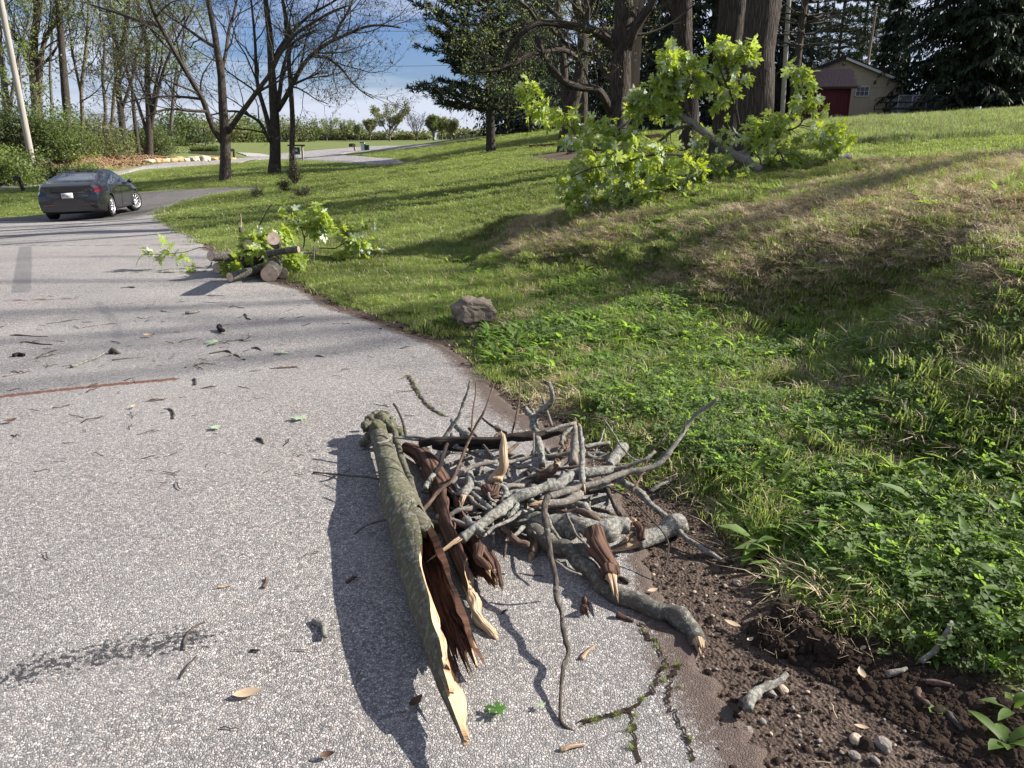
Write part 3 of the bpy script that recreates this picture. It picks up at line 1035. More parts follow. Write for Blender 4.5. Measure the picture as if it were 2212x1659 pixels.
def bush(name, label, cat, c, rx, ry, rz, n, size, mat, seed, group=None, stems=14, lumps=14, twigmat='twig', stem_only=False, hollow=.35):
    """leafy shrub: clumps of small leaves through a lumpy volume on real stems"""
    rg = np.random.default_rng(seed)
    t = thing(name, label, cat, tuple(c), 0, group)
    G = Geo()
    d = norm(rg.normal(size=(stems, 3)) * [1, 1, .4] + [0, 0, 1.0])
    tips = d * np.array([rx, ry, rz * 1.7]) * rg.uniform(.5, 1.0, (stems, 1))
    P = np.zeros((stems, 6, 3))
    for k in range(6):
        f = k / 5
        P[:, k] = tips * f + rg.normal(size=(stems, 3)) * [rx * .05, ry * .05, .02] * (f > 0)
    Rr = np.linspace(1, .3, 6)[None] * np.full((stems, 1), .012 + .012 * rz)
    G.tubes(P, Rr, 4)
    C, CR = grow(P, Rr, 7, rz * .7, .7, rg, 4, .25, 1, .15, .2)
    G.tubes(C, CR, 3)
    C2, CR2 = grow(C, CR, 5, rz * .3, .7, rg, 3, .2, 1, .1, .2)
    G.tubes(C2, CR2, 3)
    tag(G.build('stems', M[twigmat], t), kind='stuff')
    if not stem_only:
        n = int(n * .72)
        lc = norm(rg.normal(size=(lumps, 3)))
        lc[:, 2] = np.abs(lc[:, 2])
        lc = lc * np.array([rx, ry, rz * 1.5]) * rg.uniform(.25, .85, (lumps, 1)) + [0, 0, rz * .25]
        lr = rg.uniform(.25, .5, lumps)
        w = lr ** 2
        k = rg.choice(lumps, n, p=w / w.sum())
        q = norm(rg.normal(size=(n, 3))) * (hollow + (1 - hollow) * rg.random((n, 1)) ** .6)
        q = q * (1 + .25 * vnoise(q * 3 + k[:, None] * 5, seed)[:, None])
        C = lc[k] + q * lr[k][:, None] * np.array([rx, ry, rz * 1.1]) * 1.1
        C[:, 2] = np.maximum(C[:, 2], .03 + .1 * rg.random(n))
        V, T = quads_leaf(C, size, rg, .7)
        g = Geo()
        g.add(V, T=T)
        tag(g.build('foliage', M[mat], t, smooth=False), kind='stuff')
    return t

def conifer(name, label, loc, H, rbase, seed, kind='spruce', bare=0.0, whorls=30, per=9, dens=1.0, group=None, trunk_r=None, start=.05, lean=0.0,
            flat=0.0, side=None, profile=None, tuft=.32):
    rg = np.random.default_rng(seed)
    t = thing(name, label, 'tree', tuple(loc), 0, group)
    tr = trunk_r or H * .014
    G = Geo()
    rough_trunk(G, [(0, 0, -.3), (0, 0, H * .3), (lean * H * .4, 0, H * .7), (lean * H, 0, H)], [tr, tr * .8, tr * .45, .03], 10, 40, .08, .4, seed)
    G.build('trunk', M['bark_dark'], t)
    zf = start + (1 - start) * (np.arange(whorls) + rg.random(whorls) * .7) / whorls
    base, dirs, lens = [], [], []
    for z in zf:
        k = max(3, int(per * (1 - .3 * z)))
        az = rg.random() * 6.28 + np.arange(k) * 6.283 / k + rg.normal(size=k) * .25
        prof = (1 - z) ** .8 if profile is None else profile(z)
        for a in az:
            ln = rbase * prof * rg.uniform(.65, 1.15) + .25
            if side is not None:
                ln *= side(a, z)
            base.append([lean * H * z, 0, z * H])
            dirs.append([math.cos(a), math.sin(a), 0])
            lens.append(ln)
    base, dirs, lens = A(base), A(dirs), A(lens)
    n = len(base)
    K = 7
    s = np.linspace(0, 1, K)
    P = base[:, None] + dirs[:, None] * (lens[:, None] * s[None])[..., None]
    if kind == 'spruce':
        dz = (-.38 * s + .16 * s ** 2)[None] * lens[:, None] * rg.uniform(.7, 1.2, (n, 1))
    else:
        dz = (.02 * s + .24 * s ** 2)[None] * lens[:, None] * rg.uniform(.2, 1.3, (n, 1))
    P[..., 2] += dz
    P[:, 1:] += rg.normal(size=(n, K - 1, 3)) * (.018 * lens[:, None, None])
    Rr = (.012 + .016 * lens)[:, None] * np.linspace(1, .2, K)[None]
    g = Geo()
    g.tubes(P, Rr, 4)
    # side branchlets lying roughly in the plane of the branch
    m = int(9 * dens) + 2
    tt = .12 + .88 * (np.arange(m)[None] + rg.random((n, m))) / m
    p, T, r = interp_tube(P, Rr, tt)
    sidev = norm(np.cross(T, np.array([0, 0, 1.0])))
    sg = np.where(rg.random((n, m)) < .5, -1, 1)[..., None]
    D = norm(T * .75 + sidev * sg * rg.uniform(.5, 1.1, (n, m, 1)) + rg.normal(size=p.shape) * .12)
    Ls = (lens[:, None] * .36 * (1.05 - .6 * tt) * rg.uniform(.6, 1.2, (n, m)) + .12)
    B = np.empty((n, m, 4, 3))
    for k in range(4):
        f = k / 3
        B[:, :, k] = p + D * (Ls * f)[..., None]
        B[:, :, k, 2] -= (Ls * f * f * (.45 if kind == 'spruce' else -.10))
    B = B.reshape(-1, 4, 3)
    g.tubes(B, np.full((len(B), 4), .006) * np.linspace(1, .4, 4), 3)
    tag(g.build('branches', M['twig'], t), kind='stuff')
    if bare < 1:
        B = B[rg.random(len(B)) > bare]
        if kind == 'spruce':
            # hanging sprays: long thin folded diamonds
            q = int(12 * dens)
            tt = rg.random((len(B), q))
            C, T2, _ = interp_tube(B, np.ones(B.shape[:2]), tt)
            C, T2 = C.reshape(-1, 3), T2.reshape(-1, 3)
            D = norm(T2 * .6 + rg.normal(size=C.shape) * .35 + [0, 0, -.75])
            s_ = (.20 + .25 * rg.random((len(C), 1))) * tuft / .32
            w_ = s_ * rg.uniform(.10, .18, s_.shape)
        else:
            q = int(20 * dens)
            tt = .25 + .75 * rg.random((len(B), q))
            C, T2, _ = interp_tube(B, np.ones(B.shape[:2]), tt)
            C, T2 = C.reshape(-1, 3), T2.reshape(-1, 3)
            D = norm(T2 * .5 + rg.normal(size=C.shape) * .6 + [0, 0, .25])
            s_ = (.16 + .14 * rg.random((len(C), 1))) * tuft / .32
            w_ = s_ * rg.uniform(.08, .15, s_.shape)
        W = norm(np.cross(D, rg.normal(size=D.shape)))
        V = np.stack([C, C + D * s_ * .5 + W * w_, C + D * s_, C + D * s_ * .5 - W * w_], 1).reshape(-1, 3)
        i = np.arange(len(C))[:, None] * 4
        gg = Geo()
        gg.add(V, T=np.concatenate([i + [0, 1, 2], i + [0, 2, 3]], 1).reshape(-1, 3))
        tag(gg.build('foliage', M['needle_dark' if kind == 'spruce' else 'needle'], t, smooth=False), kind='stuff')
    return t

def gz_at(x, y):
    return float(terrain(x, y))

def base_at(px, Y, sink=0.0):
    a, _ = ray(px, 300)
    x = float(a) * Y
    return np.array([x, Y, gz_at(x, Y) - sink])
# ------------------------------------------------------------------ trees
def limb_px(pts, Y, conv=None, depth=None):
    out = []
    for i, p in enumerate(pts):
        px, py = p[:2]
        if conv:
            px, py = conv(px, py)
        out.append(at(px, py, Y + (p[2] if len(p) > 2 else 0)))
    return out
c1 = lambda x, y: (x * .3253, y * .3253)
c2 = lambda x, y: (540 + x * .3253, y * .3253)
c3 = lambda x, y: (1080 + x * .3253, y * .3253)
c4 = lambda x, y: (1620 + x * .3253, y * .3253)

bare_levels = [dict(m=8, length=3.6, angle=.75, K=7, t0=.2, up=.22, bend=.18, rfac=.5, rend=.2, skip_trunk=True),
               dict(m=5, length=1.7, angle=.7, K=6, t0=.15, up=.1, bend=.2, rfac=.5, rend=.25, rmin=.009),
               dict(m=4, length=.8, angle=.7, K=4, t0=.15, up=.02, bend=.25, rfac=.55, rend=.4, rmin=.005, droop=.03),
               dict(m=2, length=.34, angle=.7, K=3, t0=.3, up=.05, bend=.3, rfac=.7, rmin=.006)]

# tree with the low fork, right of the car
YA = 34
LA = [(limb_px([(1495, 1192), (1497, 1080), (1496, 960), (1490, 850), (1480, 700), (1472, 560), (1466, 480), (1440, 320), (1425, 220), (1400, 90), (1375, -60), (1340, -300)], YA, c1), [.235, .20, .15, .11, .06], .1),
      (limb_px([(1480, 950, 0), (1420, 860, -.3), (1370, 730, -.6), (1340, 650, -.8), (1250, 500, -1.2), (1180, 380, -1.6), (1100, 240, -2), (1040, 120, -2.4), (1000, 20, -2.8), (960, -160, -3)], YA, c1), .125, .05),
      (limb_px([(1520, 870, 0), (1580, 780, -.3), (1640, 700, -.5), (1720, 590, -.8), (1800, 480, -1), (1860, 360, -1.2), (1960, 230, -1.4), (2080, 150, -1.7), (2200, 80, -2), (2330, 30, -2)], YA, c1), .12, .035),
      (limb_px([(1468, 480, 0), (1500, 350, .4), (1520, 200, .9), (1560, 60, 1.2), (1600, -150, 1.5)], YA, c1), .08, .035),
      (limb_px([(1250, 500, -1.2), (1150, 330, -1), (1060, 180, -.5), (900, 130, 0), (760, 80, .4), (600, 30, 1)], YA, c1), .10, .03),
      (limb_px([(1380, 740, -.6), (1250, 735, -1.2), (1150, 725, -1.6), (1040, 740, -2.2), (960, 790, -2.4)], YA, c1), .07, .02),
      (limb_px([(1350, 660, -.8), (1230, 645, -1), (1100, 640, -1.4), (950, 655, -1.8), (800, 690, -2)], YA, c1), .06, .02),
      (limb_px([(1440, 320, 0), (1340, 260, .8), (1200, 160, 1.4), (1080, 80, 2)], YA, c1), .08, .03)]
make_tree('bare_tree', 'dark bare tree with a low fork, growing just beyond the grey car', 'tree', LA, 101, None, 'bark_dark', 'twig', bare_levels,
          leaf_mat='bud', leaf_n=1, leaf_size=.12, hang=True, aspect=.35)
YB = 38
LB = [(limb_px([(163, 1155), (165, 1080), (168, 960), (165, 850), (160, 720), (150, 560), (140, 400), (130, 220), (110, 60), (90, -120), (60, -350)], YB, c2), [.29, .23, .17, .12, .06], .1),
      (limb_px([(150, 960, 0), (110, 900, -.4), (70, 820, -.6), (20, 780, -.8), (-60, 745, -1.2), (-150, 740, -1.6), (-280, 770, -2)], YB, c2), .09, .03),
      (limb_px([(140, 900, 0), (105, 760, .4), (70, 640, .6), (50, 560, .8), (40, 440, 1), (35, 300, 1.2), (20, 120, 1.4), (0, -60, 1.5)], YB, c2), .12, .04),
      (limb_px([(185, 730, 0), (240, 640, -.5), (300, 520, -.8), (370, 410, -1), (440, 340, -1.3), (530, 280, -1.6), (640, 230, -2), (780, 175, -2.3), (900, 170, -2.5), (1000, 185, -2.6)], YB, c2), .13, .035),
      (limb_px([(145, 420, 0), (210, 300, .3), (290, 200, .5), (400, 100, .8), (520, 30, 1), (640, -40, 1.2)], YB, c2), .10, .035),
      (limb_px([(420, 370, -1.3), (520, 390, -1.8), (610, 460, -2), (680, 550, -2.2), (760, 620, -2.3), (820, 655, -2.3)], YB, c2), .08, .02),
      (limb_px([(180, 720, 0), (200, 600, .5), (215, 480, .8), (260, 330, 1), (330, 250, 1.4), (440, 200, 1.8)], YB, c2), .12, .04),
      (limb_px([(290, 560, -.7), (380, 520, -1), (450, 490, -1.2), (520, 482, -1.4)], YB, c2), .06, .02),
      (limb_px([(560, 260, -1.6), (600, 160, -1.8), (660, 60, -2), (700, -60, -2)], YB, c2), .07, .03),
      (limb_px([(240, 600, -.4), (300, 580, -1), (380, 620, -1.6), (440, 660, -1.8), (520, 690, -2)], YB, c2), .05, .015)]
make_tree('bare_tree', 'forked dark bare tree with a flared trunk beside the thin straight trunk', 'tree', LB, 102, None, 'bark_dark', 'twig', bare_levels,
          leaf_mat='bud', leaf_n=1, leaf_size=.12, hang=True, aspect=.35, flare=.45)
YC = 37.5
LC = [(limb_px([(280, 1148), (278, 1000), (283, 850), (278, 700), (268, 540), (258, 400), (262, 250), (240, 120), (215, -20), (200, -300)], YC, c2), [.13, .115, .10, .08, .05], .1),
      (limb_px([(262, 330, 0), (290, 310, -.3), (330, 300, -.6)], YC, c2), .06, .03)]
make_tree('slim_tree', 'thin straight dark trunk standing by the green sign', 'tree', LC, 103, None, 'bark_dark', 'twig',
          [dict(m=7, length=2.4, angle=.9, K=6, t0=.5, up=.2, bend=.16, rfac=.35), dict(m=6, length=1.1, angle=.7, K=5, t0=.2, up=.1), dict(m=4, length=.5, angle=.7, K=3, t0=.2)],
          leaf_mat='bud', leaf_n=1, leaf_size=.11, hang=True, aspect=.35)

# trees at the right: big furrowed trunks
big_levels = [dict(m=6, length=3.6, angle=.8, K=7, t0=.3, up=.2, bend=.18, rfac=.35, rend=.2, skip_trunk=True),
              dict(m=5, length=1.7, angle=.75, K=6, t0=.15, up=.08, bend=.22, rfac=.5, rend=.25, rmin=.006),
              dict(m=4, length=.8, angle=.75, K=4, t0=.15, up=.0, bend=.25, rfac=.55, rmin=.006),
              dict(m=3, length=.32, angle=.7, K=3, t0=.3, rfac=.7, rmin=.004)]
Y1 = 29
make_tree('maple_tree', 'dark trunk splitting into two stems just behind the sprig of drooping bright leaves', 'tree',
          [(limb_px([(445, 960), (450, 860), (470, 720), (500, 620), (530, 480), (545, 330), (540, 150), (500, 0), (470, -300)], Y1, c3), [.30, .25, .17, .15, .10], .2),
           (limb_px([(455, 760, 0), (430, 600, .2), (425, 450, .3), (410, 300, .4), (390, 150, .5), (380, -50, .6)], Y1, c3), .155, .10),
           (limb_px([(545, 200, 0), (600, 60, -.3), (640, -60, -.6), (700, -250, -.8)], Y1, c3), .13, .07),
           (limb_px([(540, 420, 0), (480, 360, -.6), (400, 330, -1), (280, 350, -1.6), (150, 400, -2), (40, 440, -2.2), (-100, 470, -2.5)], Y1, c3), .10, .03),
           (limb_px([(410, 220, .3), (300, 180, 0), (180, 150, -.4), (60, 190, -.8), (-80, 240, -1.2), (-250, 300, -1.6)], Y1, c3), .09, .02),
           (limb_px([(400, 120, .3), (300, 40, 0), (200, -40, -.4), (60, -60, -.6)], Y1, c3), .10, .04)],
          104, None, 'bark_big', 'twig', big_levels, leaf_mat='leaf_light', leaf_n=2, leaf_size=.085, hang=False, trunk_sides=18)
Y1b = 33
make_tree('maple_tree', 'dark straight trunk close behind the two-stemmed trunk', 'tree',
          [(limb_px([(545, 860), (548, 700), (550, 500), (555, 300), (560, 120), (575, -80), (590, -300)], Y1b, c3), [.22, .20, .19, .16, .1], .2),
           (limb_px([(560, 300, 0), (640, 200, .5), (740, 190, 1), (860, 150, 1.4)], Y1b, c3), .12, .05)],
          105, None, 'bark_big', 'twig', [dict(m=6, length=3, angle=.8, K=7, t0=.3, up=.2, rfac=.3), *big_levels[1:3]], leaf_mat='leaf_light', leaf_n=1, leaf_size=.08, trunk_sides=14)
Y2 = 20
make_tree('old_maple_tree', 'heavy furrowed trunk with an arching broken limb, next to the utility pole', 'tree',
          [(limb_px([(765, 980), (775, 860), (790, 700), (800, 560), (805, 420), (815, 290), (825, 150), (820, 0), (815, -200), (800, -500)], Y2, c3), [.27, .245, .24, .22, .14], .3),
           (limb_px([(765, 320, 0), (700, 255, -.3), (620, 205, -.6), (540, 185, -.8), (440, 165, -1), (340, 150, -1.2), (250, 152, -1.4), (180, 190, -1.5), (120, 245, -1.6), (75, 300, -1.6), (45, 375, -1.6)], Y2, c3), .125, .05),
           (limb_px([(755, 770, 0), (715, 700, -.2), (670, 620, -.5), (620, 590, -.6), (540, 580, -.8), (460, 560, -1), (400, 520, -1.1), (330, 440, -1.2), (290, 380, -1.3), (265, 300, -1.3), (240, 240, -1.3)], Y2, c3), .115, .06),
           (limb_px([(750, 540, 0), (700, 490, .2), (650, 400, .3), (600, 360, .3), (520, 345, .3), (440, 290, .2), (380, 230, .1), (340, 190, 0)], Y2, c3), .07, .035),
           (limb_px([(825, 330, 0), (870, 250, -.2), (900, 180, -.3), (960, 90, -.4), (1010, 20, -.5), (1060, -100, -.6)], Y2, c3), .14, .08),
           (limb_px([(290, 350, -1.2), (230, 350, -1.4), (150, 385, -1.6), (90, 430, -1.8), (-20, 470, -1.8), (-150, 480, -1.8)], Y2, c3), .06, .02),
           (limb_px([(760, 320, 0), (700, 225, .5), (640, 215, .8), (600, 250, 1)], Y2, c3), .07, .03),
           (limb_px([(250, 152, -1.4), (190, 60, -1.5), (120, 0, -1.6), (60, -80, -1.8)], Y2, c3), .05, .02)],
          106, None, 'bark_big', 'twig',
          [dict(m=6, length=1.8, angle=.85, K=6, t0=.2, up=.1, bend=.22, rfac=.3, rend=.3, skip_trunk=True, rmin=.006), dict(m=5, length=.9, angle=.8, K=5, t0=.15, up=.0, bend=.25, rfac=.5, rmin=.004), dict(m=4, length=.4, angle=.7, K=3, t0=.2, rfac=.6, rmin=.003)],
          leaf_mat='leaf_light', leaf_n=2, leaf_size=.05, trunk_sides=22, amp=.10)
def straight_trunk(label, base, top, Y, r, seed, limbs=(), lv=None, **kw):
    bx, by = base
    tx, ty = top
    a, b = at(bx, by, Y), at(tx, ty, Y)
    a[2] = gz_at(a[0], a[1])
    d = b - a
    pts = [a, a + d * .3 + [.05, 0, 0], a + d * .65 - [.04, 0, 0], b, b + norm(d) * 4.5, b + norm(d) * 9]
    L_ = [(pts, [r * 1.12, r, r * .94, r * .8, r * .5], .2)]
    top0 = b + norm(d) * 1.5
    rg = np.random.default_rng(seed)
    for k in range(4):
        a0 = b + norm(d) * (1 + 2.0 * k)
        ang = rg.uniform(0, 6.28)
        dd = A([math.cos(ang), math.sin(ang), .8])
        L_.append(([a0, a0 + dd * 1.2, a0 + dd * 2.4 + [0, 0, .6], a0 + dd * 3.6 + [0, 0, 1.8]], r * .35, r * .12))
    for l_ in limbs:
        L_.append(l_)
    return make_tree('tall_maple_tree', label, 'tree', L_, seed, None, 'bark_big', 'twig',
                     lv or [dict(m=5, length=3.0, angle=.8, K=6, t0=.3, up=.2, rfac=.35, skip_trunk=True), dict(m=4, length=1.5, angle=.7, K=5, t0=.2), dict(m=3, length=.7, angle=.7, K=4, t0=.2, rmin=.006)],
                     trunk_sides=26, amp=.085, leaf_mat='bud', leaf_n=1, leaf_size=.12, hang=True, **kw)
straight_trunk('dark furrowed trunk leaning over between the utility pole and the two thick trunks', (1492, 270), (1474, 0), 23, .25, 107,
               limbs=[(limb_px([(1240, 230), (1200, 130), (1140, 40), (1080, -40), (1000, -160)], 23, c3), .2, .1)])
straight_trunk('left trunk of the two thick straight trunks behind the fallen leafy limb', (1568, 262), (1584, 0), 21, .34, 108)
straight_trunk('right trunk of the two thick straight trunks, the widest trunk of all', (1628, 250), (1650, 0), 18.5, .365, 109)

# a tree beyond the frame whose branches throw the net of shade on the driveway
def offframe(x, y, H, seed, label, nl=9):
    z = gz_at(x, y)
    rg = np.random.default_rng(seed)
    trunk = [(x, y, z), (x + .1, y, z + H * .25), (x - .1, y + .2, z + H * .5), (x, y, z + H * .74)]
    L_ = [(trunk, .17, .10)]
    for k in range(nl):
        a = 6.283 * k / nl + rg.uniform(-.3, .3)
        d = A([math.cos(a), math.sin(a), 1.1])
        b0 = A([x, y, z + H * (.56 + .18 * k / nl)])
        q = H * .12
        L_.append(([b0, b0 + d * q * .5, b0 + d * q * 1.1 + [0, 0, q * .3], b0 + d * q * 1.6 + [0, 0, q * .9]], .11, .04))
    return make_tree('tall_maple_tree', label, 'tree', L_, seed, 'trees outside the frame that shade the driveway', 'bark_big', 'twig',
                     [dict(m=5, length=2.8, angle=.8, K=6, t0=.25, up=.12, rfac=.45, skip_trunk=True), dict(m=4, length=1.2, angle=.7, K=4, t0=.2, rmin=.01), dict(m=2, length=.6, angle=.7, K=3, t0=.2, rmin=.008)], trunk_sides=12)
offframe(29.0, 12.6, 20, 201, 'bare tree outside the picture whose crown shades the driveway')
offframe(34.0, 23.5, 22, 202, 'second bare tree outside the picture, farther up the slope')

# conifers
pine_side = lambda a, z: 1.0 + .25 * math.cos(a)
conifer('pine_tree', 'lone dark pine on the lawn with a short bare trunk and ragged layered crown', base_at(1060, 40), 14.5, 3.4, 301, 'pine', whorls=26, per=8, dens=1.5,
        trunk_r=.24, start=.13, profile=lambda z: (.85 + .25 * math.sin(z * 19)) * (1 - .55 * z) * (.7 + .6 * min(1, z * 5)), tuft=.34)
for k, (px, Y, H, rb, lab) in enumerate([
        (1395, 52, 16, 3.2, 'dark spruce seen between the utility pole and the leaning trunk'),
        (1455, 48, 17, 3.6, 'dark spruce directly behind the leaning trunk'),
        (1525, 50, 18, 3.6, 'dark spruce in the gap between the leaning trunk and the thick trunks'),
        (1600, 55, 17, 3.5, 'dark spruce hidden mostly by the two thick trunks'),
        (1672, 50, 15, 2.5, 'narrow dark spruce between the widest trunk and the red shed')]):
    conifer('spruce_tree', lab, base_at(px, Y), H, rb, 310 + k, 'spruce', whorls=24, per=9, dens=.9, group='dark spruces behind the big trunks', tuft=.3)
conifer('spruce_tree', 'slim spruce with drooping tips between the tan shed and the huge spruce', base_at(1905, 62), 9.5, 1.7, 320, 'spruce', whorls=26, per=8, dens=.9, tuft=.3)
conifer('large_spruce_tree', 'huge dark spruce with weeping boughs behind the kennel', base_at(2085, 50), 23, 4.9, 321, 'spruce', whorls=46, per=12, dens=1.35, tuft=.34, start=.02, trunk_r=.4,
        profile=lambda z: (1 - z) ** .55)
conifer('large_spruce_tree', 'second huge spruce at the edge of the field, right of the first', base_at(2265, 52), 23, 5.2, 322, 'spruce', whorls=40, per=12, dens=1.3, tuft=.34, start=.02, trunk_r=.4,
        profile=lambda z: (1 - z) ** .55)
conifer('bare_conifer_tree', 'nearly bare conifer with thin dead side branches beside the red shed', base_at(1706, 41), 15, 3.0, 330, 'pine', bare=1.0, whorls=22, per=7, dens=.8, trunk_r=.22, start=.22, lean=.05)
for k, (px, Y, H, lab) in enumerate([(1790, 82, 22, 'open-crowned pine rising over the ridge of the tan shed'), (1838, 86, 24, 'tall pine above the right-hand slope of the tan shed roof'),
                                     (1885, 80, 23, 'feathery pine left of the patch of sky by the huge spruce'), (1735, 88, 21, 'thin pine behind the nearly bare conifer')]):
    conifer('pine_tree', lab, base_at(px, Y), H, 4.0, 340 + k, 'pine', whorls=24, per=7, dens=1.0, trunk_r=.2, start=.22, group='pines behind the tan shed',
            profile=lambda z: (.8 + .3 * math.sin(z * 23)) * (1 - .6 * z), tuft=.36)
for k, (px, Y, H, lab) in enumerate([(1105, 72, 9, 'low dark cedar under the right side of the lone pine'), (1150, 70, 11, 'dark cedar left of the two-stemmed trunk'), (1290, 66, 11, 'dark cedar seen between the two-stemmed trunk and the old maple'),
                                     (1200, 74, 9, 'bluish cedar close behind the two-stemmed trunk'), (1340, 64, 12, 'dark cedar behind the old maple trunk')]):
    conifer('cedar_tree', lab, base_at(px, Y), H, 3.4, 350 + k, 'spruce', whorls=20, per=9, dens=.8, group='row of cedars behind the lawn mound', tuft=.34, start=.0, profile=lambda z: (1 - z) ** .6)

# wood on the left
wood_levels = [dict(m=9, length=4.2, angle=.75, K=6, t0=.3, up=.25, bend=.16, rfac=.4), dict(m=6, length=2.1, angle=.7, K=5, t0=.2, up=.12, rmin=.009), dict(m=5, length=1.0, angle=.7, K=4, t0=.2, rmin=.008)]
def wood_tree(label, pts, Y, r0, r1, seed, bark='bark_dark', lm='leaf_light', ln=4, ls=.16, extra=(), lv=None, name='woodland_tree'):
    L_ = [(limb_px(pts, Y), r0, r1)] + [(limb_px(p, Y), a, b) for p, a, b in extra]
    b0 = L_[0][0][0]
    b0[2] = gz_at(b0[0], b0[1])
    return make_tree(name, label, 'tree', L_, seed, 'trees of the wood beyond the road', bark, 'twig', lv or wood_levels, leaf_mat=lm, leaf_n=ln, leaf_size=ls, trunk_sides=10)
wood_tree('pale thick double-stemmed tree behind the leaning utility pole', [(84, 330), (80, 235), (73, 150), (74, 80), (85, 0), (90, -150)], 50, .36, .1, 401, 'bark_warm', 'leaf_pale', 3,
          extra=[([(84, 240), (86, 160), (96, 90), (125, 40), (150, 10)], .2, .08), ([(70, 160), (52, 120), (30, 80), (5, 60)], .12, .04)])
wood_tree('tall straight dark trunk standing alone above the hedgerow', [(150, 340), (145, 250), (137, 150), (130, 60), (124, -20), (120, -200)], 49, .27, .1, 402, 'bark_dark', 'leaf_light', 3,
          lv=[dict(m=12, length=2.6, angle=1.0, K=6, t0=.35, up=.1, rfac=.25), dict(m=6, length=1.4, angle=.7, K=5, t0=.2, rmin=.008), dict(m=5, length=.8, angle=.7, K=4, t0=.2, rmin=.007)])
wood_tree('slender forked sapling with reddish bark right of the tall dark trunk', [(180, 330), (178, 250), (176, 190), (184, 120), (190, 40), (195, -80)], 51, .14, .05, 403, 'bark_warm', 'leaf_pale', 3,
          extra=[([(177, 210), (160, 130), (150, 60), (145, -20)], .09, .03)])
wood_tree('bushy young tree with thin brown stems left of the leafy clump', [(222, 325), (228, 240), (222, 170), (226, 100), (215, 20), (205, -100)], 54, .14, .04, 404, 'bark_grey', 'leaf_pale', 4)
wood_tree('dark ivy-clad trunk in the middle of the left wood', [(268, 325), (262, 250), (255, 180), (262, 110), (275, 40), (280, -80)], 57, .26, .08, 405, 'bark_dark', 'leaf_light', 4,
          extra=[([(262, 240), (285, 170), (300, 100), (330, 30)], .12, .05)])
wood_tree('many-stemmed light green tree at the end of the wood by the lawn', [(322, 328), (322, 250), (318, 180), (318, 100), (300, 20), (290, -100)], 60, .28, .08, 406, 'bark_dark', 'leaf_light', 5,
          extra=[([(325, 280), (345, 180), (365, 120), (395, 60), (420, 10)], .15, .05), ([(318, 290), (300, 230), (280, 180), (265, 110)], .13, .05), ([(322, 260), (335, 190), (350, 120), (350, 40)], .12, .05)])
wood_tree('thin leaning tree in front of the many-stemmed tree', [(300, 330), (290, 250), (283, 180), (260, 120), (240, 60), (220, -20)], 58, .16, .05, 407, 'bark_dark', 'leaf_light', 4)
wood_tree('light green tree over the start of the ledge', [(365, 320), (372, 240), (380, 160), (395, 90), (400, 20)], 66, .18, .06, 408, 'bark_grey', 'leaf_light', 6)
wood_tree('pale tree at the left edge of the wood', [(20, 350), (14, 240), (5, 140), (-4, 60), (-10, -60)], 47, .24, .08, 409, 'bark_grey', 'leaf_light', 4,
          extra=[([(16, 260), (30, 180), (42, 110), (64, 40)], .12, .04)])
wood_tree('leafy sapling between the utility pole and the pale double tree', [(50, 340), (48, 260), (46, 190), (40, 120)], 46, .10, .03, 410, 'bark_warm', 'leaf_light', 6,
          lv=[dict(m=8, length=2.2, angle=.8, K=5, t0=.2, up=.2, rfac=.4), dict(m=6, length=1.1, angle=.7, K=4, t0=.2), dict(m=4, length=.6, angle=.7, K=3, t0=.2)])
wood_tree('hazy thin tree deep in the wood', [(110, 330), (112, 240), (108, 150), (112, 60), (105, -40)], 62, .14, .05, 411, 'bark_grey', 'leaf_pale', 3)
wood_tree('twiggy brownish tree behind the bushy young tree', [(240, 320), (244, 230), (250, 150), (244, 60), (250, -60)], 68, .16, .06, 412, 'bark_warm', 'leaf_olive', 4)

# hedgerow under the wood
for k, (px, py, Y, rx, rz, mt, n, lab) in enumerate([
        (-10, 372, 39, 2.2, 1.3, 'leaf_bush2', 6000, 'bright low shrub at the picture edge beside the road'),
        (40, 360, 41, 2.0, 1.1, 'leaf_bush2', 5200, 'bright creeping shrub on the bank above the mailbox'),
        (20, 300, 46, 2.6, 2.2, 'leaf_bush', 7000, 'tall dark hedgerow shrub under the leaning pole'),
        (80, 290, 47, 2.8, 2.1, 'leaf_bush', 8000, 'wide mid-green hedgerow shrub left of the tall dark trunk'),
        (125, 300, 47.5, 2.0, 1.6, 'leaf_bush2', 5000, 'yellow-green hedgerow shrub at the foot of the tall dark trunk'),
        (170, 300, 51, 2.4, 1.8, 'leaf_bush', 5500, 'olive hedgerow shrub right of the tall dark trunk'),
        (215, 310, 53, 2.5, 1.7, 'leaf_olive', 5000, 'brownish tangled shrub in the middle of the bank'),
        (245, 322, 56, 1.9, 1.2, 'leaf_bush2', 4500, 'yellow-green mound of brambles above the leaf litter'),
        (325, 318, 61, 1.8, 1.7, 'leaf_bush', 4200, 'dark green shrub round the many-stemmed tree'),
        (355, 312, 66, 2.0, 1.8, 'leaf_bush', 4200, 'dark rounded shrub at the end of the wood'),
        (120, 352, 43, 1.4, .6, 'leaf_bush', 2500, 'low ivy mound on the bank behind the car'),
        (180, 345, 46, 1.3, .5, 'leaf_bush2', 2200, 'small green mound on the leafy bank')]):
    p = at(px, py, Y)
    p[2] = gz_at(p[0], p[1]) - .1
    bush('hedgerow_shrub', lab, 'shrub', p, rx, rx * .8, rz, n, .13, mt, 500 + k, 'hedgerow shrubs on the bank beyond the road', lumps=22)
p = base_at(112, 36)
bush('bare_shrub', 'leafless grey shrub beside the road behind the rear window of the car', 'shrub', p, 1.5, 1.2, 1.1, 0, .05, 'leaf_bush', 530, None, 20, stem_only=True)

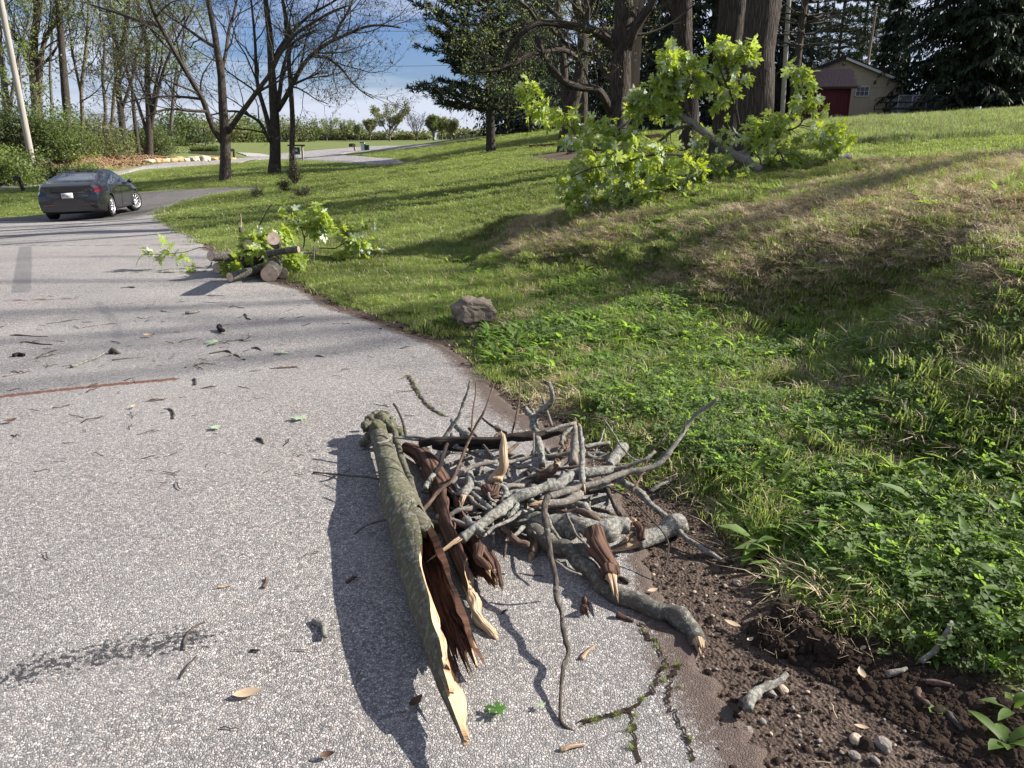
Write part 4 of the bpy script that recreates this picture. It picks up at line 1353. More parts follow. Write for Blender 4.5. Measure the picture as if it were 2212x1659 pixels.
# distant line of trees and shrubs
def far_tree(label, px, Y, py_top, spread, seed, lm='leaf_olive', ln=3, nst=5, ls=.3, bark='bark_grey', fork=.15):
    b0 = base_at(px, Y)
    top = at(px, py_top, Y)
    H = top[2] - b0[2]
    w = spread / F * Y
    rg = np.random.default_rng(seed)
    L_ = [([b0, b0 + [0, 0, H * fork], b0 + [.1, 0, H * .5], b0 + [-.1, 0, H * .85]], H * .03, H * .008)]
    for k in range(nst):
        a = 6.283 * k / nst + rg.random()
        d = A([math.cos(a) * w * .5, math.sin(a) * w * .5, 0])
        L_.append(([b0 + [0, 0, H * fork], b0 + d * .3 + [0, 0, H * .38], b0 + d * .65 + [0, 0, H * .62], b0 + d * .9 + [0, 0, H * .85]], H * .017, H * .006))
    make_tree('distant_tree', label, 'tree', L_, seed, 'distant trees along the far field', bark, 'twig',
              [dict(m=7, length=H * .32, angle=.6, K=5, t0=.3, up=.3, rfac=.45, rmin=.02), dict(m=6, length=H * .17, angle=.6, K=4, t0=.2, up=.2, rmin=.016), dict(m=4, length=H * .08, angle=.6, K=3, t0=.2, rmin=.014)],
              leaf_mat=lm, leaf_n=ln, leaf_size=ls, trunk_sides=6, first_sides=4)
for k, a_ in enumerate([
        ('distant bare tree with a wide fan of pale branches, left of the brown mailbox', 706, 165, 258, 52, 'leaf_pale', 1),
        ('distant thin bare tree right behind the brown mailbox', 748, 168, 262, 30, 'leaf_pale', 1),
        ('distant small bare tree between the mailbox and the large rounded tree', 775, 172, 270, 22, 'leaf_pale', 1),
        ('distant narrow leafy tree touching the left side of the large rounded tree', 800, 170, 262, 18, 'leaf_olive', 4),
        ('large rounded distant tree with olive spring leaves', 842, 160, 233, 78, 'leaf_olive', 5),
        ('distant bare brown tree right of the large rounded tree', 899, 165, 248, 40, 'leaf_pale', 0),
        ('distant dense green tree left of the lone pine', 937, 160, 254, 24, 'leaf_bush', 7),
        ('distant thin green tree next to the dense green one', 955, 165, 258, 16, 'leaf_olive', 3),
        ('distant green tree half hidden by the lone pine', 975, 160, 262, 24, 'leaf_olive', 5),
        ('distant yellowish tree seen below the arching limb', 1185, 120, 170, 70, 'leaf_olive', 6)]):
    far_tree(a_[0], a_[1], a_[2], a_[3], a_[4], 600 + k, a_[5], a_[6])
for k, (px, Y, rx, rz, mt, lab) in enumerate([
        (390, 100, 5.5, 2.6, 'leaf_bush', 'distant green thicket at the end of the wood'), (425, 120, 6, 2.8, 'leaf_olive', 'distant brown-grey thicket behind the lamp post'),
        (470, 130, 5.5, 2.9, 'leaf_olive', 'distant thicket behind the low fork of the tree'), (520, 135, 5, 2.6, 'leaf_bush2', 'distant light green thicket between the two forked trees'),
        (560, 140, 5, 2.9, 'leaf_bush', 'distant round green bush beside the flared trunk'), (615, 150, 5, 3.0, 'leaf_olive', 'distant pale thicket behind the thin straight trunk'),
        (665, 155, 4.4, 2.7, 'leaf_bush', 'distant dense green bush right of the sign')]):
    p = base_at(px, Y, .2)
    bush('distant_thicket', lab, 'shrub', p, rx, rx * .6, rz, 3600, .34, mt, 640 + k, 'distant thickets beyond the road', lumps=24, stems=22)
for k, (x0, x1, Y) in enumerate([(-95, -55, 170), (-55, -20, 200), (-20, 30, 215)]):
    rg = np.random.default_rng(700 + k)
    n = 9000
    C = np.stack([rg.uniform(x0, x1, n), rg.uniform(Y, Y + 8, n), np.zeros(n)], -1)
    hh = 2.4 + 1.6 * fbm(C * .12, 7, 3) + .6 * vnoise(C * .5, 9)
    C[:, 2] = rg.random(n) ** .8 * hh + 1.0
    V, T = quads_leaf(C, .6, rg, .8)
    g = Geo()
    g.add(V, T=T)
    tag(g.build('far_woodland', M['leaf_olive'], None, smooth=False), kind='stuff')

# small shrubs on the lawn
for k, (px, py, Y, rx, rz, n, mt, so, lab) in enumerate([
        (640, 402, 26, .38, .75, 700, 'leaf_olive', False, 'tall wispy young shrub on the lawn, the highest of the four small ones'),
        (616, 416, 23, .28, .36, 420, 'leaf_olive', False, 'small round wispy shrub left of the dark one on the lawn'),
        (655, 428, 21, .40, .30, 260, 'leaf_bush', True, 'low dark twiggy shrub on the lawn'),
        (556, 428, 23, .32, .28, 420, 'leaf_olive', False, 'small pale shrub at the end of the dark lane')]):
    p = ground_at(px, py, 0, terrain)
    bush('lawn_shrub', lab, 'shrub', p, rx, rx, rz, n, .035, mt, 720 + k, 'small shrubs on the lawn', stems=18, stem_only=so, hollow=.1)
# ------------------------------------------------------------------ the brush pile on the driveway edge
def k5(cx, cy, h):
    """crop position and height above the ground -> world point"""
    px, py = 756 + cx * .3662, 837 + cy * .3662
    return ground_at(px, py, h, terrain)

def k5pts(pts):
    return A([k5(*p) for p in pts])

def knobby_tube(G, P, Rr, sides, seed, amp=.12, cap=True, m=0, knots=0, attrs=None):
    """lumpy tube with knots; P (K,3), Rr (K)"""
    V, Q, T, bk = tube_arrays(P[None], Rr[None], sides, cap)
    K = len(P)
    c = np.repeat(P, sides, 0)
    rr = np.repeat(Rr, sides)
    if cap:
        c = np.vstack([c, P[0], P[-1]])
        rr = np.concatenate([rr, [0, 0]])
    d = norm(V - c)
    s = np.maximum(rr.max(), .004)
    nz = fbm(bk * [1 / s, 1 / s, .35 / s] * 1.3, seed, 3)
    kn = np.zeros(len(V))
    rg = np.random.default_rng(seed)
    for _ in range(knots):
        j = rg.integers(1, K - 1)
        a = rg.integers(0, sides)
        ctr = V[j * sides + a]
        dd = np.linalg.norm(V - ctr, axis=1)
        kn += np.exp(-(dd / (s * .8)) ** 2) * .55
    V = V + d * (rr * (amp * nz + kn))[:, None]
    at_ = {'bark': bk}
    if attrs:
        for k, v in attrs.items():
            at_[k] = np.full(len(V), v)
    G.add(V, Q, T, at_, m)
    return V, bk

def broken_tip(P, Rr, seed, length=1.2, point=.5):
    """splintered wood: a bundle of tapering spikes of unequal length at the end of a stick"""
    rg = np.random.default_rng(seed)
    G = Geo()
    p0, d = P[-1], norm(P[-1] - P[-3])
    r = Rr[-1]
    ref = norm(np.cross(d, [.3, .2, 1.0]))
    b = np.cross(d, ref)
    n = 9
    for k in range(n):
        a = 6.283 * k / n + rg.uniform(-.3, .3)
        off = (math.cos(a) * ref + math.sin(a) * b) * r * rg.uniform(.25, .68)
        ln = r * length * rg.uniform(.5, 2.2) * (1 + point * math.cos(a - seed))
        s = np.linspace(0, 1, 5)
        pts = p0 + off - d * r * .5 + d * (s * (ln + r * .5))[:, None] + (off * -.3)[None] * s[:, None]
        G.tube(pts, np.array([.42, .40, .32, .2, .03]) * r * rg.uniform(.7, 1.15), 5)
    return G

def stick(label, pts, r0, r1, mat, seed, tip=None, tail=None, name='stick', cat='stick', group='sticks of the brush pile', knots=4, sides=9, amp=.14, twigs=0, tipn='broken_end', wob=.5):
    P = k5pts(pts)
    return stick3(label, P, r0, r1, mat, seed, tip, tail, name, cat, group, knots, sides, amp, twigs, wob)

def stick3(label, P, r0, r1, mat, seed, tip=None, tail=None, name='stick', cat='stick', group='sticks of the brush pile', knots=4, sides=9, amp=.14, twigs=0, wob=.5):
    ln = np.linalg.norm(np.diff(A(P), axis=0), axis=1).sum()
    n = int(np.clip(ln / .012, 14, 110))
    P = smooth_path(P, n)
    rg = np.random.default_rng(seed)
    t = np.arange(n)
    w = np.stack([vnoise(np.stack([t * .16 + seed, np.full(n, k * 9.1)], -1), seed) for k in range(3)], -1)
    P = P + w * wob * r0
    Rr = np.interp(np.linspace(0, 1, n), [0, 1], [r0, r1]) * (1 + .12 * vnoise(np.stack([t * .3, np.full(n, 3.3)], -1), seed))
    origin = P[0].copy()
    G = Geo()
    Pl = P - origin
    knobby_tube(G, Pl, Rr, sides, seed, amp, True, 0, knots)
    if twigs:
        C, CR = grow(Pl[None], Rr[None], twigs, ln * .22, .8, rg, 6, .15, .95, .0, .2, .45, .4, .0012, .5)
        G.tubes(C, CR, 5, True)
    o = G.build(name, M[mat], None, loc=tuple(origin))
    tag(o, label, cat, group)
    if tip:
        broken_tip(Pl, Rr, seed, *(tip if isinstance(tip, tuple) else (1.2, .5))).build('broken_end', M['splinter'], o)
    if tail:
        broken_tip(Pl[::-1], Rr[::-1], seed + 1, *(tail if isinstance(tail, tuple) else (1.2, .5))).build('broken_end', M['splinter'], o)
    return o

# --- hollow split log
def shell_log(name, label, pts, radii, open_from, open_to, open_dir, seed, thick=.3, bark='log_bark', nseg=170, nt=64, tipf=None, pale_from=.7, group=None, cat='log', amp=.07, flatten=1.0, palew=None, thick_end=0.0):
    P = smooth_path(pts, nseg)
    Rr = np.interp(np.linspace(0, 1, nseg), np.linspace(0, 1, len(radii)), radii)
    origin = P[0].copy()
    P = P - origin
    T, N, B = frames(P[None])
    T, N, B = T[0], N[0], B[0]
    # open_dir: world direction the opening faces
    od = A(open_dir)
    e1 = norm(od - (od * T).sum(-1, keepdims=True) * T)
    e2 = np.cross(T, e1)
    s = np.linspace(0, 1, nseg)
    half = np.interp(s, open_from, open_to)                       # half opening angle along the log
    tau = np.linspace(0, 1, nt)
    half = half[:, None] + .16 * vnoise(np.stack([s * 22, s * 0], -1), seed)[:, None] * (half[:, None] > .02)
    half = np.maximum(half, .0)
    aL = half + (2 * np.pi - 2 * half) * tau[None]               # angle from the opening centre
    tip = np.ones(nt) if tipf is None else tipf(tau)
    tip = np.clip(tip + .035 * vnoise(np.stack([tau * 19, tau * 0], -1), seed + 2) + .02 * vnoise(np.stack([tau * 60, tau * 0], -1), seed + 3), .3, 1)
    S = s[:, None] * tip[None]                                   # each strip of the shell ends at its own length
    f = S * (nseg - 1)
    k = np.clip(f.astype(int), 0, nseg - 2)
    w = f - k
    ii = lambda arr: arr[k] * (1 - w)[..., None] + arr[k + 1] * w[..., None]
    Pc, E1, E2 = ii(P), ii(e1), ii(e2)
    Rc = Rr[k] * (1 - w) + Rr[k + 1] * w
    hh = half[:, 0]
    hc = hh[k] * (1 - w) + hh[k + 1] * w
    ang = hc + (2 * np.pi - 2 * hc) * tau[None]
    D = np.cos(ang)[..., None] * E1 + np.sin(ang)[..., None] * E2
    ln = np.linalg.norm(np.diff(P, axis=0), axis=1).sum()
    bk = np.stack([np.cos(ang) * Rc, np.sin(ang) * Rc, S * ln], -1)
    nz = fbm(bk.reshape(-1, 3) * [14, 14, 5], seed, 4).reshape(ang.shape)
    lump = fbm(bk.reshape(-1, 3) * [5, 5, 3.2], seed + 9, 2).reshape(ang.shape)
    Ro = Rc * (1 + amp * nz + amp * 1.2 * lump)
    th = thick * Rc * (1 + .5 * vnoise(bk.reshape(-1, 3) * [25, 25, 8], seed + 4).reshape(ang.shape)) * np.clip((1.02 - S / tip[None]) * 8, .12, 1)
    th = th * (1 + thick_end * sstep(.62, .85, S) * sstep(.5, .2, tau)[None])
    Ri = Ro - th
    Vo = Pc + D * Ro[..., None]
    rin = fbm(bk.reshape(-1, 3) * [60, 60, 4], seed + 5, 4).reshape(ang.shape)
    Vi = Pc + D * (Ri - (.16 + .22 * sstep(.6, .8, S)) * Rc * np.abs(rin))[..., None]
    if flatten != 1.0:
        pass
    G = Geo()
    idx = np.arange(nseg * nt).reshape(nseg, nt)
    Q = np.stack([idx[:-1, :-1], idx[:-1, 1:], idx[1:, 1:], idx[1:, :-1]], -1).reshape(-1, 4)
    G.add(Vo, Q, None, {'bark': bk.reshape(-1, 3)})
    root = thing(name, label, cat, tuple(origin), 0, group)
    G.build('bark', M[bark], root)
    G2 = Geo()
    pale = sstep(pale_from, pale_from + .16, S) * (1.0 if palew is None else palew(tau)[None] + 0 * S)
    G2.add(Vi, Q[:, ::-1], None, {'bark': bk.reshape(-1, 3), 'pale': pale.ravel()})
    # rims: along both edges of the opening, and the ragged end
    for j in (0, nt - 1):
        a_, b_ = Vo[:, j], Vi[:, j]
        m_ = (a_ + b_) / 2 + D[:, j] * (.02 * Rc[:, j] * rg0.normal(size=nseg))[:, None]
        i = np.arange(nseg)
        VV = np.concatenate([a_, m_, b_])
        q = np.concatenate([np.stack([i[:-1], i[1:], i[1:] + nseg, i[:-1] + nseg], -1), np.stack([i[:-1] + nseg, i[1:] + nseg, i[1:] + 2 * nseg, i[:-1] + 2 * nseg], -1)])
        pl = np.tile(np.maximum(pale[:, j], .30 * (half[:, 0] > .1)), 3)
        G2.add(VV, q, None, {'bark': np.tile(bk[:, j], (3, 1)), 'pale': pl})
    for row in (0, nseg - 1):
        i = np.arange(nt)
        VV = np.concatenate([Vo[row], Vi[row]])
        q = np.stack([i[:-1], i[1:], i[1:] + nt, i[:-1] + nt], -1)
        G2.add(VV, q, None, {'bark': np.tile(bk[row], (2, 1)), 'pale': np.full(2 * nt, 1.0 if row else .4)})
    G2.build('inner_wood', M['log_inside'], root)
    return root, P, Rr, origin

rg0 = np.random.default_rng(5)
hero_pts = k5pts([(150, 215, .10), (205, 380, .11), (268, 600, .12), (335, 780, .125), (410, 980, .125), (480, 1190, .12), (575, 1420, .115), (680, 1680, .105), (770, 1880, .095), (835, 2090, .075)])
cam_dir = norm(A([0, 0, EYE]) - hero_pts[6])
opend = norm(A([.80, -.30, .80]))
def hero_tip(tau):
    # tau runs round the shell from the upper right edge of the opening, over the top left, to the lower right edge
    return .82 + .17 * np.exp(-np.abs((tau - HT) / .17) ** 1.6) + .035 * np.exp(-((tau - 1) / .12) ** 2) + .022 * vnoise(np.stack([tau * 45, tau * 0], -1), 7) + .014 * np.sign(vnoise(np.stack([tau * 90, tau * 0], -1), 8))
HT = .22
hero, hP, hR, hO = shell_log('hollow_log', 'long mossy hollow log, split open along its side, ending in a pale splintered point', hero_pts,
                             [.046, .048, .052, .060, .080, .086, .088, .092, .090, .078],
                             [0, .50, .58, .70, .82, 1], [0.0, 0.0, .5, .95, 1.2, 1.5], opend, 901, .24, 'log_bark', 200, 84, hero_tip, .60, thick_end=1.3,
                             palew=lambda t: 1.15 * sstep(.55, .38, t) + .25)
# its side limb, knuckle and root end
def on_hero(pts):
    return k5pts(pts) - hO
G = Geo()
P = smooth_path(on_hero([(262, 255, .13), (300, 400, .13), (342, 520, .135), (380, 640, .14), (412, 730, .145), (440, 800, .14)]), 60)
knobby_tube(G, P, np.interp(np.linspace(0, 1, 60), [0, .5, .8, 1], [.016, .015, .017, .024]), 12, 902, .18, True, 0, 6)
G.build('side_limb', M['log_bark'], hero)
G = Geo()
for k, (cx, cy, h, r) in enumerate([(130, 205, .12, .045), (185, 190, .13, .046), (235, 225, .12, .038), (155, 165, .15, .030), (100, 225, .12, .034), (210, 165, .13, .028), (285, 262, .11, .030), (120, 180, .15, .02), (250, 190, .12, .02), (165, 240, .14, .04), (310, 275, .09, .018), (190, 150, .12, .016)]):
    c = k5(cx, cy, h) - hO
    u, v = np.meshgrid(np.linspace(0, np.pi, 12), np.linspace(0, 2 * np.pi, 16, endpoint=False), indexing='ij')
    D = np.stack([np.sin(u) * np.cos(v), np.sin(u) * np.sin(v), np.cos(u)], -1)
    rr = r * (1 + .42 * fbm(D.reshape(-1, 3) * 2.4 + k, 910 + k, 3).reshape(u.shape))
    VV = c + D * rr[..., None]
    i = np.arange(12 * 16).reshape(12, 16)
    nx_ = np.roll(i, -1, 1)
    G.add(VV, np.stack([i[:-1], i[1:], nx_[1:], nx_[:-1]], -1).reshape(-1, 4), None, {'bark': VV.reshape(-1, 3)})
G.build('knobby_root_end', M['log_bark'], hero)
G = Geo()
P = smooth_path(on_hero([(120, 290, .09), (85, 320, .05), (68, 335, .015)]), 14)
knobby_tube(G, P, np.linspace(.032, .014, 14), 10, 915, .2)
G.build('root_stub', M['log_bark'], hero)
G = Geo()
P = smooth_path(on_hero([(345, 760, .155), (400, 795, .165), (440, 830, .14), (468, 880, .12)]), 20)
knobby_tube(G, P, np.array([.018, .032, .040, .046, .048, .049, .050, .050, .049, .048, .047, .046, .044, .042, .040, .036, .032, .028, .022, .015]), 14, 916, .14)
G.build('branch_knuckle', M['log_bark'], hero)
# --- rotten second log
rot_pts = k5pts([(330, 355, .06), (420, 400, .075), (490, 500, .08), (560, 650, .085), (610, 800, .09), (680, 950, .09), (740, 1090, .085), (790, 1190, .08)])
shell_log('rotten_log', 'rotten reddish-brown log lying against the hollow log, its lower end torn open', rot_pts,
          [.030, .045, .052, .056, .058, .062, .066, .060], [0, .45, .6, 1], [0, 0, .35, .8], norm(A([.3, -.5, 1])), 920, .3, 'rotten', 110, 44,
          lambda t: .93 + .05 * np.sin(t * 9) + .05 * np.exp(-((t - .2) / .08) ** 2), .9, None, 'log', .12)
stick('pale torn strip of wood sticking out from under the rotten log', [(650, 1050, .05), (700, 1180, .05), (745, 1310, .045), (800, 1400, .035), (845, 1465, .02)], .022, .014, 'splinter', 921, (1.6, .6), name='wood_splinter', cat='wood splinter', knots=3, sides=14, amp=.8, group='split pieces of wood in the pile')
for k, (a_, b_, w_, lab) in enumerate([((745, 950, .16), (800, 1090, .12), .022, 'curled flap of dark bark on the end of the rotten log'), ((790, 960, .15), (850, 1080, .12), .018, 'second flap of dark bark, closest to the driveway side'),
                                       ((840, 980, .13), (895, 1175, .07), .012, 'narrow hanging strip of bark with a ragged tip')]):
    stick(lab, [a_, ((a_[0] + b_[0]) / 2 + 8, (a_[1] + b_[1]) / 2, (a_[2] + b_[2]) / 2 + .012), b_], w_, w_ * .6, 'rotten', 925 + k, (1.0, .5), name='bark_strip', cat='bark strip', knots=0, sides=8, amp=.5, group='strips of bark in the pile')

# --- named branches of the heap
S_ = stick
S_('thick lichen-covered grey branch lying level at the foot of the pile', [(985, 735, .10), (1090, 755, .105), (1190, 790, .11), (1300, 820, .11), (1420, 838, .10), (1540, 835, .10), (1640, 822, .10)], .040, .037, 'stick_lichen', 1001, (.5, .3), None, 'branch', 'branch', 'thick branches of the pile', 8, 16, .12)
S_('long bare grey branch with a pale broken end, reaching down beside the dirt', [(925, 780, .10), (1020, 810, .09), (1120, 860, .075), (1250, 960, .06), (1370, 1050, .05), (1480, 1140, .045), (1600, 1220, .04), (1730, 1270, .04), (1850, 1320, .035), (1960, 1390, .035), (2070, 1475, .035)], .032, .030, 'log_bark2', 1002, (1.0, .3), (1.2, .4), 'branch', 'branch', 'thick branches of the pile', 5, 16, .08)
S_('short stout piece leaning out of the pile with a long pale splintered point', [(1440, 880, .12), (1480, 930, .12), (1520, 1010, .10), (1545, 1090, .085), (1562, 1140, .08)], .042, .030, 'rotten', 1003, (2.0, .8), None, 'broken_branch', 'broken branch', 'thick branches of the pile', 1, 14, .2)
S_('blackened slab of bark lying across the top of the pile', [(400, 330, .19), (560, 318, .20), (700, 318, .21), (850, 312, .215), (1000, 300, .22), (1150, 275, .225), (1290, 245, .22)], .022, .020, 'burnt', 1004, None, None, 'bark_slab', 'bark slab', 'strips of bark in the pile', 3, 12, .5)
S_('second blackened slab of bark just below the first', [(480, 345, .16), (640, 350, .17), (800, 352, .175), (930, 345, .18)], .018, .016, 'burnt', 1005, None, None, 'bark_slab', 'bark slab', 'strips of bark in the pile', 3, 12, .5)
S_('upright torn spike of fresh tan wood in the middle of the pile', [(868, 560, .17), (875, 500, .20), (905, 430, .26), (908, 350, .31), (890, 255, .37)], .034, .011, 'splinter', 1006, (.8, .3), None, 'wood_splinter', 'wood splinter', 'split pieces of wood in the pile', 0, 10, .4)
S_('red-brown chunk of rotten wood under the upright tan spike', [(790, 600, .15), (830, 640, .15), (868, 600, .16)], .026, .022, 'rotten', 1007, None, None, 'wood_chunk', 'wood chunk', 'split pieces of wood in the pile', 0, 9, .4)
S_('curved stick with a white splintered lower end above the rotten log', [(690, 480, .17), (712, 540, .17), (700, 600, .165), (672, 650, .16)], .020, .017, 'stick_lichen', 1008, (2.6, .5), None, knots=3, sides=10)
S_('lichen-grey diagonal branch running from the rotten log up across the pile', [(665, 890, .15), (760, 830, .165), (860, 745, .18), (960, 665, .19), (1060, 620, .20), (1200, 570, .205), (1330, 520, .21), (1450, 500, .21), (1555, 488, .20)], .019, .023, 'stick_lichen', 1009, (1.4, .5), (2.4, .9), 'branch', 'branch', 'thick branches of the pile', 9, 12, .16)
S_('lichen-spotted branch lying along the long whip-like one', [(980, 640, .17), (1120, 600, .18), (1300, 590, .18), (1430, 590, .175), (1530, 575, .17)], .018, .016, 'stick_lichen', 1010, (.8, .3), None, knots=7)
S_('long whip-like branch curving up out of the right side of the pile', [(1180, 650, .19), (1330, 600, .20), (1480, 550, .21), (1620, 500, .22), (1750, 470, .23), (1830, 430, .25), (1890, 360, .29), (1950, 280, .33), (2030, 180, .38), (2170, 62, .45)], .016, .008, 'stick_grey', 1011, (.8, .3), None, knots=6, twigs=3)
S_('thin second stem running beside the base of the whip-like branch', [(1560, 480, .21), (1650, 460, .23), (1740, 425, .25), (1800, 380, .27)], .010, .007, 'stick_grey', 1012)
S_('long knobbly twig hanging down out of the pile onto the asphalt', [(1155, 640, .24), (1150, 720, .235), (1155, 800, .22), (1175, 930, .19), (1205, 1050, .16), (1225, 1180, .135), (1240, 1300, .11), (1262, 1430, .09), (1272, 1560, .07), (1268, 1720, .055), (1260, 1850, .04), (1266, 1980, .022), (1300, 2025, .013), (1348, 2058, .007)], .0135, .0045, 'stick_dark', 1013, None, None, knots=10, wob=.8)
S_('short side twig forking off the hanging twig', [(1205, 1025, .165), (1260, 1060, .15), (1310, 1085, .13), (1362, 1106, .11)], .005, .003, 'stick_grey', 1014)
S_('forked limb stub of the hanging twig, close against the thick level branch', [(1150, 740, .235), (1170, 800, .21), (1200, 850, .18), (1230, 895, .15)], .009, .006, 'stick_lichen', 1015)
S_('straight pole-like branch slanting down over the dirt to the right', [(1545, 520, .16), (1620, 560, .14), (1700, 620, .12), (1800, 710, .09), (1930, 830, .06), (2060, 940, .035), (2195, 1030, .014)], .017, .009, 'stick_lichen', 1016, (.8, .3), None, knots=6)
S_('thin rod lying close along the slanting pole-like branch', [(1640, 510, .15), (1700, 600, .13), (1790, 710, .09), (1900, 810, .065), (2010, 890, .04), (2130, 950, .03), (2212, 1000, .015)], .007, .004, 'stick_brown', 1017)
S_('lichen-crusted log piece lying on the dirt at the right of the pile', [(1700, 890, .05), (1790, 865, .05), (1880, 845, .05), (1985, 825, .045)], .036, .028, 'stick_lichen', 1018, None, (1.3, .6), 'broken_branch', 'broken branch', 'thick branches of the pile', 6, 14, .16)
S_('torn reddish stub standing up from the lichen-crusted piece', [(1735, 900, .08), (1715, 850, .10), (1690, 790, .12)], .016, .012, 'rotten', 1019, (1.2, .4), None)
S_('thick pale lichened stub pointing up to the clover', [(1520, 470, .15), (1560, 420, .16), (1612, 352, .17)], .023, .024, 'stick_lichen', 1020, None, None, 'broken_branch', 'broken branch', 'thick branches of the pile', 3, 12, .16)
S_('crooked forked lichen stick rising behind the black slab', [(1105, 300, .20), (1095, 230, .24), (1110, 175, .28), (1150, 130, .33), (1190, 75, .39), (1185, 10, .45), (1168, -30, .48)], .019, .010, 'stick_lichen', 1021, None, None, knots=5)
S_('blunt sawn stub of the crooked forked stick', [(1085, 225, .25), (1060, 170, .28), (1030, 128, .31)], .015, .0145, 'stick_lichen', 1022)
S_('small peg between the two forks behind the black slab', [(1095, 200, .27), (1085, 160, .29), (1078, 125, .31)], .007, .006, 'stick_lichen', 1023)
S_('slender stick crossing the crooked forked one', [(1190, 230, .25), (1165, 150, .31), (1130, 55, .38)], .008, .006, 'stick_grey', 1024)
S_('long stick rising to the upper left with side nodes', [(540, 330, .18), (590, 250, .24), (640, 165, .31), (670, 90, .37), (700, 20, .43), (715, -45, .48)], .011, .006, 'stick_lichen', 1025, None, None, knots=7)
S_('long thin switch rising from the centre left past the black slab', [(425, 745, .10), (500, 640, .14), (590, 560, .18), (640, 450, .24), (700, 315, .32), (740, 225, .38), (790, 140, .44), (830, 40, .50), (845, -25, .54)], .009, .004, 'stick_brown', 1026, None, None, knots=8)
S_('very thin straight upright twig beside the long switch', [(715, 300, .32), (722, 180, .38), (735, 60, .45), (745, -30, .50)], .0045, .003, 'stick_brown', 1027)
S_('very thin upright twig right of the tan spike', [(955, 265, .24), (985, 140, .33), (1000, 20, .41), (1002, -60, .46)], .005, .003, 'stick_brown', 1028)
S_('arched thin twig standing over the root end of the hollow log', [(258, 95, .30), (285, 140, .27), (310, 200, .23), (330, 290, .18)], .006, .008, 'stick_dark', 1029)
S_('straight twig running level from the hollow log across to the pile', [(330, 292, .18), (430, 300, .18), (540, 322, .18), (640, 345, .19)], .0085, .007, 'stick_grey', 1030)
S_('bent twig lying over the hollow log, level with its root end', [(160, 332, .20), (215, 318, .20), (265, 293, .20), (400, 310, .19), (540, 330, .18), (690, 372, .18)], .006, .0085, 'stick_lichen', 1031)
S_('stout tapering stick leaning up at the right behind the whip-like branch', [(1318, 465, .18), (1325, 400, .21), (1330, 310, .26), (1334, 225, .31)], .020, .012, 'stick_grey', 1032, (1.0, .4), None, knots=5)
S_('rough upright stick beside the stout tapering one', [(1385, 570, .21), (1368, 500, .23), (1366, 400, .27), (1358, 310, .31), (1350, 228, .35)], .013, .009, 'stick_lichen', 1033, (1.0, .4), (1.5, .4), knots=6)
S_('stubby upright stick with a lichened bark just below the black slab', [(1135, 450, .19), (1120, 380, .22), (1108, 310, .24)], .017, .018, 'stick_lichen', 1034)
S_('stick lying level to the right of the stout tapering one', [(1375, 345, .15), (1450, 338, .14), (1528, 328, .13)], .010, .009, 'stick_lichen', 1035)
S_('short diagonal stick near the right end of the black slab', [(1235, 330, .19), (1265, 280, .22), (1302, 228, .25)], .010, .009, 'stick_lichen', 1036)
S_('twig lying along the right end of the black slab', [(1150, 262, .25), (1240, 235, .26), (1330, 203, .27)], .009, .008, 'stick_lichen', 1037)
S_('thin vertical peg beside the tan spike', [(1080, 410, .21), (1083, 340, .25), (1085, 270, .29)], .004, .004, 'stick_grey', 1038)
S_('crooked twig from the tan spike to the thin vertical peg', [(900, 455, .20), (980, 432, .20), (1080, 408, .21)], .009, .007, 'stick_lichen', 1039)
S_('dark mossy stick under the long straight twig at the upper left', [(440, 590, .13), (485, 540, .15), (520, 470, .18), (545, 400, .20), (575, 340, .21)], .011, .010, 'burnt', 1040, None, None)
S_('lichen-tufted stub hanging over the rotten log', [(435, 600, .14), (465, 555, .15), (490, 510, .16)], .014, .011, 'stick_lichen', 1041)
S_('grey stick from the white-ended one towards the tan spike', [(600, 560, .17), (680, 490, .19), (760, 455, .20), (870, 432, .20)], .010, .010, 'stick_grey', 1042)
S_('short pale-ended lichen stick in the shade left of centre', [(725, 618, .15), (780, 670, .15), (830, 715, .14), (905, 775, .13)], .010, .011, 'stick_lichen', 1043, None, (1.0, .4))
S_('short thick peg below the diagonal branch', [(1050, 632, .17), (1080, 665, .17), (1118, 710, .16)], .014, .011, 'stick_lichen', 1044)
S_('crusty lichen peg sticking out over the rotten log', [(690, 780, .17), (735, 820, .17), (790, 868, .165)], .013, .014, 'stick_lichen', 1045)
S_('vertical dark twig dropping from the diagonal branch', [(978, 660, .18), (950, 770, .15), (925, 870, .12), (903, 1000, .07)], .009, .005, 'stick_dark', 1046, (1.2, .4), None)
S_('thin grey twig dropping straight down left of centre', [(838, 760, .15), (845, 840, .13), (850, 925, .10)], .005, .004, 'stick_grey', 1047)
S_('half-split stick showing pale wood above the thick level branch', [(1160, 700, .19), (1230, 680, .19), (1300, 655, .19), (1362, 615, .19)], .018, .017, 'stick_grey', 1048, None, (1.5, .6), knots=3)
S_('lichened stick running down behind the thick level branch', [(1300, 655, .16), (1370, 700, .15), (1440, 745, .14), (1580, 782, .12)], .014, .012, 'stick_lichen', 1049)
S_('dark stick leaning down over the dirt from the whip-like branch', [(1488, 560, .17), (1530, 640, .14), (1570, 715, .11), (1618, 790, .08)], .010, .009, 'stick_dark', 1050, (1.0, .3), None)
S_('very thin curved twig arching over the lichen-crusted piece', [(1520, 590, .15), (1620, 640, .15), (1700, 700, .14), (1780, 780, .14), (1850, 860, .13), (1878, 940, .10), (1856, 1108, .03)], .0045, .0022, 'stick_dark', 1051)
S_('thin pale whip curving from the clover down to the whip-like branch', [(1500, 188, .26), (1545, 255, .26), (1600, 350, .25), (1680, 425, .24), (1800, 437, .23)], .004, .005, 'stick_lichen', 1052)
